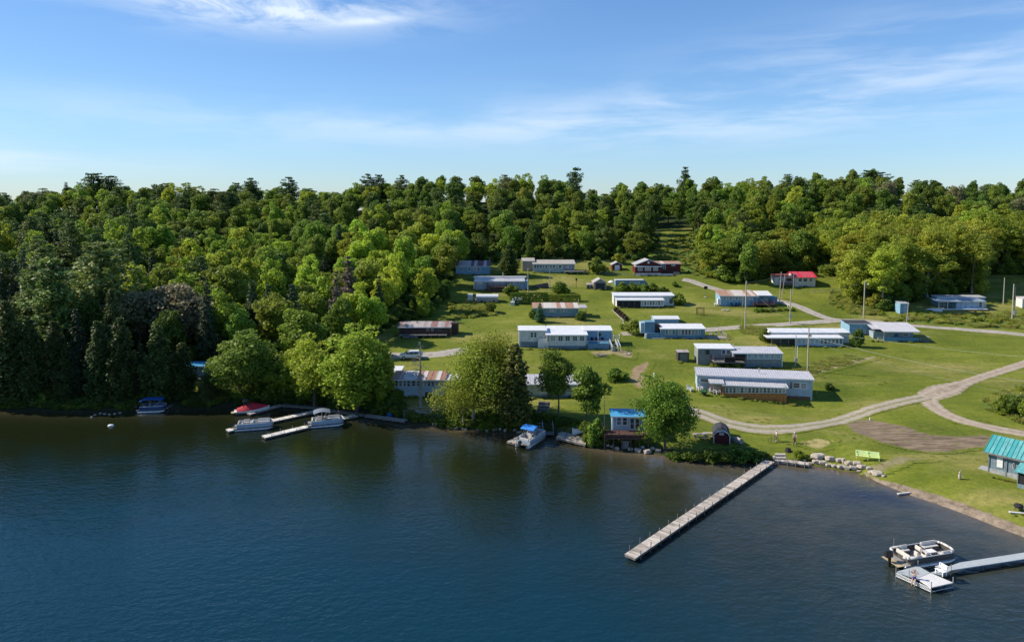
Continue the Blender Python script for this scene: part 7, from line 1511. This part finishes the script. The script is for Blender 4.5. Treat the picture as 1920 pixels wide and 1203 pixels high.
# sign board on post
h = House('notice_board', 'dark board on a thin post on the lawn below the red cottage', 'sign', 1320, 1326, 557); MB().tube((0, 0, 0), (0, 0, 2.8), .05).build('post', M_GREY, h.root); MB().box(-.5, .5, -.05, .05, 2.3, 3.1).build('board', M_DARK, h.root); MB().lathe([(.5, .01), (.5, .1), (.02, .12)], (0, 0, 0), 10).build('base', M_PALEWOOD, h.root)
h = House('bird_house', 'brown nest box on a post left of the tan garage', 'bird house', 1079, 1082, 540); MB().tube((0, 0, 0), (0, 0, 2.2), .06).build('post', M_BROWN, h.root); MB().box(-.25, .25, -.25, .25, 2.2, 2.9).build('box', M_BROWN, h.root, bevel=.03)
# rail fence in front of the red cottage and the red roofed one
def fence(label, pxs, m, h=1.0, n=3, rails=2, name='rail_fence', pick=1.9):
    P = [hit(*p) for p in pxs]; r = empty(name, P[0], 0, label, 'fence'); mb = MB()
    for A, B in zip(P, P[1:]):
        L_ = (B - A).length; k = max(1, int(L_ / pick)); pr = None
        for i in range(k + 1):
            q = A.lerp(B, i / k); q.z = th(q.x, q.y); l = q - P[0]
            if i < k or B is P[-1]: MB().box(l.x - .06, l.x + .06, l.y - .06, l.y + .06, l.z - .3, l.z + h).build('post', m, r)
            if pr is not None:
                for j in range(rails): zz = h * (j + 1) / (rails + .15); mb.tube(pr + Vector((0, -.08, zz)), l + Vector((0, -.08, zz)), .045, n=4)
            pr = l
    mb.build('rails', m, r)
fence('dark rail fence in front of the red cottage', [(1124, 515), (1150, 516), (1190, 519), (1225, 519), (1262, 519)], M_WOOD, 1.0); fence('weathered rail fence right of the red roofed cottage', [(1525, 549), (1560, 549), (1605, 549)], M_WOOD, 1.0)
fence('short white rail beside the lane above the box wing', [(1168, 610), (1176, 620)], M_TRIM, .8, rails=1); fence('white rail along the lane junction by the flower bed', [(1470, 572), (1484, 580)], M_TRIM, .8, rails=1); fence('white picket line beside the clipped red brown shrubs', [(1148, 583), (1169, 603)], M_TRIM, .35, rails=1)
for i, (x, y) in enumerate([(1365, 0), (1305, 0)]): pass
# flower bed plants below rusty roofed blue cottage
for i, x in enumerate((1418, 1428, 1438, 1448, 1462, 1474, 1486)): plant_px(('bush%d' % (i % 3)), x, 585 + (i > 3) * -2 - (i % 2), 577 - (i % 2), 13, name='shrub', label='low plant in the bed below the brown deck, %s from left' % nth(i), cat='shrub', group='plants in the bed below the brown deck')
# leaning tables by the barn shed
for i, (x, y) in enumerate([(1311, 822), (1330, 820)]):
    h = House('picnic_table', ['left', 'right'][i] + ' weathered wooden table beside the red barn shed', 'table', x - 8, x + 8, y); MB().box(-.9, .9, -.4, .4, .7, .75).build('top', M_WOOD, h.root); 
    for s in (-1, 1): MB().box(-.9, .9, s * .75 - .12, s * .75 + .12, .42, .46).build('seat', M_WOOD, h.root)
    for q in (-.7, .7):
        for s in (-1, 1): MB().tube((q, s * .75, 0), (q, s * .25, .7), .05, n=4).build('leg', M_WOOD, h.root)
h = House('boat', 'small grey upturned boat leaning beside the red barn shed', 'boat', 1372, 1386, 826); MB().lathe([(.02, -1.5), (.35, -1.1), (.6, -.4), (.6, .4), (.45, 1.2), (.4, 1.4), (.02, 1.42)], (0, 0, 0), 10).build('hull', M_WOOD, h.root).rotation_euler = (R(75), 0, R(20))
h = House('yellow_ride', 'small yellow garden toy next to the side deck of the beige roofed cottage', 'toy', 1098, 1106, 513); MB().box(-.7, .7, -.3, .3, .25, .8).box(-.2, .5, -.28, .28, .805, 1.3).build('body', mat('yellow_plastic', (.6, .42, .1), .5), h.root, bevel=.08)
for x in (-.45, .45): MB().tube((x, -.34, .2), (x, .34, .2), .2, n=10).build('wheel', M_BLACK, h.root)
h = House('woodpile', 'dark tarp covered heap right of the blue grey cottage', 'heap', 998, 1030, 539); mb = MB(); mb.add([(-2.4, -.8, 0), (2.4, -.8, 0), (2.4, .9, 0), (-2.4, .9, 0), (-1.8, -.4, .9), (2.1, -.3, 1.5), (2.0, .5, 1.4), (-1.7, .5, .8)], [(0, 3, 2, 1), (4, 5, 6, 7), (0, 1, 5, 4), (1, 2, 6, 5), (2, 3, 7, 6), (3, 0, 4, 7)]); mb.build('tarp', mat('dark_tarp', (.05, .05, .055), .5), h.root, bevel=.1)
# statue on lawn, kettle grill, small posts
h = House('lawn_statue', 'small pale deer statue on the lawn left of the teal roofed building', 'statue', 1796, 1802, 898); MB().lathe([(.05, 0), (.14, .1), (.16, .45), (.1, .75), (.13, .85), (.05, 1.0)], (0, 0, 0), 10).tube((0, 0, .95), (-.25, 0, 1.25), .02).tube((0, 0, .95), (.15, 0, 1.3), .02).tube((-.02, -.1, .6), (.25, -.25, .45), .05).build('figure', M_ROCK, h.root)
h = House('grill', 'round black fire bowl at the right edge above the beach', 'grill', 1905, 1914, 957); MB().lathe([(.05, .25), (.42, .4), (.48, .6), (.40, .75), (.1, .85)], (0, 0, 0), 14).build('bowl', M_DARK, h.root)
for a in (0, 2.1, 4.2): MB().tube((.2 * math.cos(a), .2 * math.sin(a), .35), (.4 * math.cos(a), .4 * math.sin(a), 0), .03).build('leg', M_DARK, h.root)
h = House('plank', 'pale plank lying on the grass under the round fire bowl', 'plank', 1900, 1922, 962, yaw=-14); MB().box(-1, 1.2, -.12, .12, 0.02, .12).build('board', M_TRIM, h.root)
h = House('tree_stump', 'dark stump near the water between the cyclists and the dock', 'stump', 1474, 1482, 846); MB().lathe([(.5, 0), (.42, .2), (.35, .5), (.1, .52)], (0, 0, 0), 9).build('wood', M_DARK, h.root)
h = House('marker_post', 'short white marker stake at the top of the bare soil', 'post', 1630, 1632, 788); MB().box(-.06, .06, -.06, .06, 0, .5).build('stake', M_TRIM, h.root)
h = House('marker_post', 'white post on the lawn above the broad maple', 'post', 1225, 1228, 706); MB().lathe([(.12, 0), (.1, .5), (.15, .6), (.02, .8)], (0, 0, 0), 8).build('stake', M_TRIM, h.root)
# loungers by the cabin
for i, x in enumerate((763, 778)):
    h = House('lounger', ['left', 'right'][i] + ' pale sun lounger on the grass before the brown cabin', 'lounger', x - 6, x + 6, 634, group='pale loungers before the brown cabin'); MB().box(-.9, .4, -.3, .3, .28, .33).build('seat', M_TRIM, h.root); MB().prism([(.4, -.3, .33), (1.0, -.3, .75), (1.0, .3, .75), (.4, .3, .33)], [(.4, -.3, .28), (1.0, -.3, .70), (1.0, .3, .70), (.4, .3, .28)]).build('backrest', M_TRIM, h.root)
    for q in (-.8, .35):
        for s in (-.25, .25): MB().box(q - .03, q + .03, s - .03, s + .03, 0, .278).build('leg', M_METAL, h.root)
# deck chairs on the blue cottage deck
for i, px in enumerate((1335, 1346, 1356)):
    p = hit(px, 639); h = empty('deck_chair', (p.x, p.y + 1.2, p.z + .95), R(-20 + 30 * i), '%s pale chair on the low deck right of the blue cottage' % ('left', 'middle', 'right')[i], 'chair', 'pale chairs on the blue cottage deck'); m = M_PALEWOOD
    MB().box(-.28, .28, -.25, .25, .38, .43).build('seat', m, h); MB().box(-.28, .28, .22, .27, .43, .95).build('backrest', m, h)
    for s in (-.24, .24):
        for q in (-.22, .22): MB().box(s - .02, s + .02, q - .02, q + .02, 0, .378).build('leg', m, h)

# ---------------------------------------------------------------- people
def skin_body(name, joints, bones, mats, parent, sub=1):
    """one continuous skinned surface; joints {name:(co, radius)}"""
    ks = list(joints); me = bpy.data.meshes.new(name); me.from_pydata([joints[k][0] for k in ks], [(ks.index(a), ks.index(b)) for a, b in bones], [])
    o = bpy.data.objects.new(name, me); COL.objects.link(o); md = o.modifiers.new('s', 'SKIN'); md.use_smooth_shade = True
    for i, k in enumerate(ks):
        sv = me.skin_vertices[0].data[i]; r = joints[k][1]; sv.radius = (r if isinstance(r, tuple) else (r, r)); sv.use_root = (i == 0)
    ms = o.modifiers.new('u', 'SUBSURF'); ms.levels = sub; ms.render_levels = sub
    dg = bpy.context.evaluated_depsgraph_get(); ev = bpy.data.meshes.new_from_object(o.evaluated_get(dg)); o.modifiers.clear(); o.data = ev; ev.materials.clear()
    for m in mats[0]: ev.materials.append(m)
    if len(mats[0]) > 1:
        for p in ev.polygons: p.material_index = mats[1](p.center)
    if parent: o.parent = parent
    return o
def hand(mb, w, d, side, up=(0, 0, 1)):
    w = Vector(w); d = Vector(d).normalized(); u = Vector(up); l = d.cross(u).normalized()
    mb.tube(w, w + d * .09, .032, .038, 6)
    for i in range(4):
        b = w + d * .085 + l * (.026 * (i - 1.5)); m_ = b + d * .045 - u * .008; mb.tube(b, m_, .010, .009, 5).tube(m_, m_ + d * (.03 - .004 * abs(i - 1)) - u * .022, .009, .007, 5)
    t = w + d * .03 + l * (.035 * side); mb.tube(t, t + (d * .5 + l * side * .8) * .05, .012, .009, 5)
def head(parent, p, m_hair, helmet=None, tilt=0.0, face=(0, -1)):
    f = Vector((face[0], face[1], 0)).normalized(); l = Vector((-f.y, f.x, 0)); c = Vector(p)
    bm = bmesh.new(); bmesh.ops.create_uvsphere(bm, u_segments=16, v_segments=12, radius=.5)
    for v in bm.verts:
        x, y, z = v.co; k = 1 - max(0, -z) * .35; q = c + l * (x * .155 * k) + f * (y * -.19 * k + (.012 if z < -.2 and y < 0 else 0)) + Vector((0, 0, z * .23)); v.co = q
    me = bpy.data.meshes.new('head'); bm.to_mesh(me); bm.free(); me.materials.append(M_SKIN); me.polygons.foreach_set('use_smooth', [True] * len(me.polygons)); o = bpy.data.objects.new('head', me); COL.objects.link(o); o.parent = parent
    mb = MB(); n = c + f * .098
    mb.tube(n + Vector((0, 0, .012)), n + f * .022 + Vector((0, 0, -.022)), .008, .014, 6)
    for s in (-1, 1): mb.tube(c + l * (.078 * s) + Vector((0, 0, -.03)), c + l * (.088 * s) + Vector((0, 0, .02)), .014, .016, 6)
    mb.build('nose_and_ears', M_SKIN, o)
    mb = MB()
    for s in (-1, 1): e = c + f * .088 + l * (.032 * s) + Vector((0, 0, .005)); mb.tube(e - l * .011, e + l * .011, .007, n=6)
    mb.build('eyes', M_DARK, o); MB().tube(c + f * .088 - l * .022 + Vector((0, 0, -.058)), c + f * .088 + l * .022 + Vector((0, 0, -.058)), .006, n=6).build('mouth', mat('lips', (.35, .12, .10), .5), o)
    bm = bmesh.new(); bmesh.ops.create_uvsphere(bm, u_segments=16, v_segments=12, radius=.5)
    for v in list(bm.verts):
        if v.co.z < -.18 or (v.co.z < .12 and v.co.y < -.30): bm.verts.remove(v)
    for v in bm.verts: x, y, z = v.co; v.co = c + l * (x * .185) + f * (y * -.225 - .01) + Vector((0, 0, z * .26 + .012))
    me = bpy.data.meshes.new('hair'); bm.to_mesh(me); bm.free(); me.materials.append(helmet or m_hair); o2 = bpy.data.objects.new('helmet' if helmet else 'hair', me); COL.objects.link(o2); o2.parent = parent
    sm = o2.modifiers.new('t', 'SOLIDIFY'); sm.thickness = .015
M_HAIRB = mat('blond_hair', (.40, .27, .13), .7); M_HAIRD = mat('dark_hair', (.05, .035, .025), .7); M_SHORTS = mat('blue_shorts', (.02, .06, .30), .7); M_TOP = mat('cream_bikini_top', (.62, .52, .42), .7)
# sitting sunbather at the platform edge, legs over the edge, hands raised to the hair
def sitter():
    z = TZ + .01; p = atz(1714.5, 1084.5, z); rz = math.radians(-38)      # facing out over the water, to the lower left
    r = empty('person', (p.x, p.y, z), rz, 'person in blue shorts sitting on the dock edge with both hands raised to the head', 'person')
    # local: faces -Y, seat at z=0
    J = {'pelvis': ((0, 0, .11), (.15, .12)), 'waist': ((0, .02, .27), (.12, .10)), 'chest': ((0, .03, .46), (.145, .11)), 'neck0': ((0, .02, .60), (.09, .075)), 'neck': ((0, .01, .66), (.052, .052)), 'skull': ((0, -.01, .74), (.06, .06)),
         'shl': ((.17, .02, .555), .052), 'ell': ((.34, -.06, .62), .040), 'wrl': ((.17, -.10, .82), .028), 'shr': ((-.17, .02, .555), .052), 'elr': ((-.32, -.12, .66), .040), 'wrr': ((-.15, -.12, .84), .028),
         'hl': ((.10, -.08, .09), .095), 'kl': ((.12, -.46, .10), .062), 'cl': ((.12, -.54, -.12), .055), 'al': ((.11, -.52, -.34), .034), 'tl': ((.12, -.66, -.40), .028), 'hr': ((-.10, -.08, .09), .095), 'kr': ((-.11, -.47, .12), .062), 'cr': ((-.13, -.58, -.10), .055), 'ar': ((-.13, -.60, -.32), .034), 'tr': ((-.14, -.75, -.36), .028)}
    B = [('pelvis', 'waist'), ('waist', 'chest'), ('chest', 'neck0'), ('neck0', 'neck'), ('neck', 'skull'), ('chest', 'shl'), ('shl', 'ell'), ('ell', 'wrl'), ('chest', 'shr'), ('shr', 'elr'), ('elr', 'wrr'), ('pelvis', 'hl'), ('hl', 'kl'), ('kl', 'cl'), ('cl', 'al'), ('al', 'tl'), ('pelvis', 'hr'), ('hr', 'kr'), ('kr', 'cr'), ('cr', 'ar'), ('ar', 'tr')]
    def mi(c):
        if c.z < .26 and c.y > -.30: return 1
        if .40 < c.z < .53 and abs(c.x) < .17: return 2
        return 0
    skin_body('body', J, B, ([M_SKIN, M_SHORTS, M_TOP], mi), r, 2); head(r, (0, -.02, .80), M_HAIRB, face=(0, -1)); mb = MB(); hand(mb, (.17, -.10, .82), (-.7, .3, .5), 1); hand(mb, (-.15, -.12, .84), (.7, .3, .4), -1); mb.build('hands', M_SKIN, r)
sitter()
# bicycle and riders
def bicycle(label, px, py, rz):
    p = hit(px, py); r = empty('bicycle', p, R(rz), label, 'bicycle', 'bicycles of the two cyclists'); F_ = mat('bike_frame', (.03, .03, .04), .35)
    for x in (-.52, .52):
        mb = MB(); n = 22
        for i in range(n): a, b = 6.283 * i / n, 6.283 * (i + 1) / n; mb.tube((x + .32 * math.cos(a), 0, .345 + .32 * math.sin(a)), (x + .32 * math.cos(b), 0, .345 + .32 * math.sin(b)), .024, n=6)
        w = mb.build('wheel', M_BLACK, r); sp_ = MB()
        for i in range(10): a = .628 * i; sp_.tube((x, 0, .345), (x + .3 * math.cos(a), 0, .345 + .3 * math.sin(a)), .004, n=3)
        sp_.build('spokes', M_METAL, w)
    MB().path([(-.52, 0, .345), (-.08, 0, .30), (-.20, 0, .82), (-.52, 0, .345)], .018).path([(-.08, 0, .30), (.38, 0, .80), (-.17, 0, .74)], .02).path([(.52, 0, .345), (.36, 0, .90)], .018).build('frame', F_, r)
    MB().path([(.36, 0, .88), (.38, 0, 1.02)], .016).path([(.36, -.28, 1.04), (.40, -.1, 1.02), (.40, .1, 1.02), (.36, .28, 1.04)], .014).build('handlebar', F_, r); MB().box(-.34, -.08, -.07, .07, .92, .97).tube((-.2, 0, .8), (-.2, 0, .93), .014).build('saddle', M_BLACK, r, bevel=.02); MB().tube((-.08, -.06, .3), (-.08, .06, .3), .09, n=12).build('crank', M_METAL, r)
    return r
def rider(label, px, py, rz, shirt, pants, helmet, lean, dy):
    p = hit(px, py); r = empty('person', p, R(rz), label, 'person'); x = 0
    J = {'pelvis': ((0, 0, .92), (.14, .12)), 'waist': ((.02, 0, 1.08), (.12, .10)), 'chest': ((lean * .5, 0, 1.28), (.12, .15)), 'neck0': ((lean * .8, 0, 1.42), (.07, .09)), 'neck': ((lean, 0, 1.49), .052), 'skull': ((lean + .02, 0, 1.57), .06),
         'shl': ((lean * .75, .18, 1.37), .055), 'ell': ((lean * .75 + .16, .24, 1.14), .042), 'wrl': ((lean * .75 + .36, .20, 1.06), .028), 'shr': ((lean * .75, -.18, 1.37), .055), 'elr': ((lean * .75 + .14, -.25, 1.14), .042), 'wrr': ((lean * .75 + .36, -.20, 1.06), .028),
         'hl': ((0, .10, .86), .095), 'kl': ((.12, .12, .48), .062), 'al': ((.0, .13, .10), .036), 'tl': ((.15, .14, .045), .034), 'hr': ((0, -.10, .86), .095), 'kr': ((.06, -.13, .48), .062), 'ar': ((-.06, -.15, .10), .036), 'tr': ((.09, -.17, .045), .034)}
    B = [('pelvis', 'waist'), ('waist', 'chest'), ('chest', 'neck0'), ('neck0', 'neck'), ('neck', 'skull'), ('chest', 'shl'), ('shl', 'ell'), ('ell', 'wrl'), ('chest', 'shr'), ('shr', 'elr'), ('elr', 'wrr'), ('pelvis', 'hl'), ('hl', 'kl'), ('kl', 'al'), ('al', 'tl'), ('pelvis', 'hr'), ('hr', 'kr'), ('kr', 'ar'), ('ar', 'tr')]
    def mi(c):
        if c.z > 1.46 or (c.z < .42) or (abs(c.y) > .21 and c.z < 1.24) or (c.x > lean * .75 + .1 and 1.0 < c.z < 1.2): return 0
        return 1 if c.z > .98 else 2
    skin_body('body', J, B, ([M_SKIN, shirt, pants], mi), r, 2); head(r, (lean + .03, 0, 1.63), M_HAIRD, helmet, face=(1, 0)); mb = MB(); hand(mb, (lean * .75 + .35, .20, 1.06), (1, 0, -.2), 1); hand(mb, (lean * .75 + .35, -.20, 1.06), (1, 0, -.2), -1); mb.build('hands', M_SKIN, r)
    mb = MB()
    for q in ((.0, .13), (-.06, -.15)): mb.box(q[0] - .05, q[0] + .19, q[1] - .045, q[1] + .045, 0, .085)
    mb.build('shoes', M_TRIM, r, bevel=.02)
M_SHIRT1 = mat('cream_shirt', (.55, .50, .42), .8); M_SHIRT2 = mat('pink_white_shirt', (.60, .45, .46), .8); M_PANT = mat('khaki_shorts', (.22, .19, .15), .8); M_PANT2 = mat('maroon_shorts', (.14, .05, .07), .8)
bicycle('black bicycle held by the left cyclist in the cream shirt', 1450, 829, 190); bicycle('black bicycle held by the right cyclist in the pink shirt', 1489, 834, 240)
rider('person with white helmet and cream shirt beside a bicycle, left cyclist', 1456, 827, 190, M_SHIRT1, M_PANT, M_TRIM, .02, 0); rider('person with white helmet and pink shirt leaning over a bicycle, right cyclist', 1490, 831, 240, M_SHIRT2, M_PANT2, M_TRIM, .16, 0)

# ---------------------------------------------------------------- weeds round the buildings and specks over the lawn
def weeds():
    rnd = random.Random(31); it = []
    for h in HOUSES:
        if h.x1 - h.x0 < 18 or h.A.z < .3: continue
        a, b = h.lx(h.x0), h.lx(h.x1)
        for k in range(int((b - a) * 2.2)):
            x = rnd.uniform(a - .6, b + .6); p = h.wpos(x, rnd.choice([-.25, -.35, -.5]) - rnd.random() * .3); w = rnd.uniform(.3, .8)
            it.append((p.x, p.y, th(p.x, p.y) - .04, rnd.choice(['tuft0', 'tuft0', 'bush0', 'dbush0']), w, rnd.uniform(.15, .5)))
    for k in range(1500):
        Y = rnd.uniform(84, 215); X = rnd.uniform(-.15 * Y, .75 * Y)
        if Y - ys(X) < 2 or is_forest(X, Y) or noise.noise(Vector((X * .08, Y * .08, 3))) < .02: continue
        it.append((X, Y, th(X, Y) - .03, 'tuft0', rnd.uniform(.3, .8), rnd.uniform(.05, .13)))
    instancer('weeds', it, 'weeds and longer grass around the buildings and over the lawn', 'weeds')
weeds()
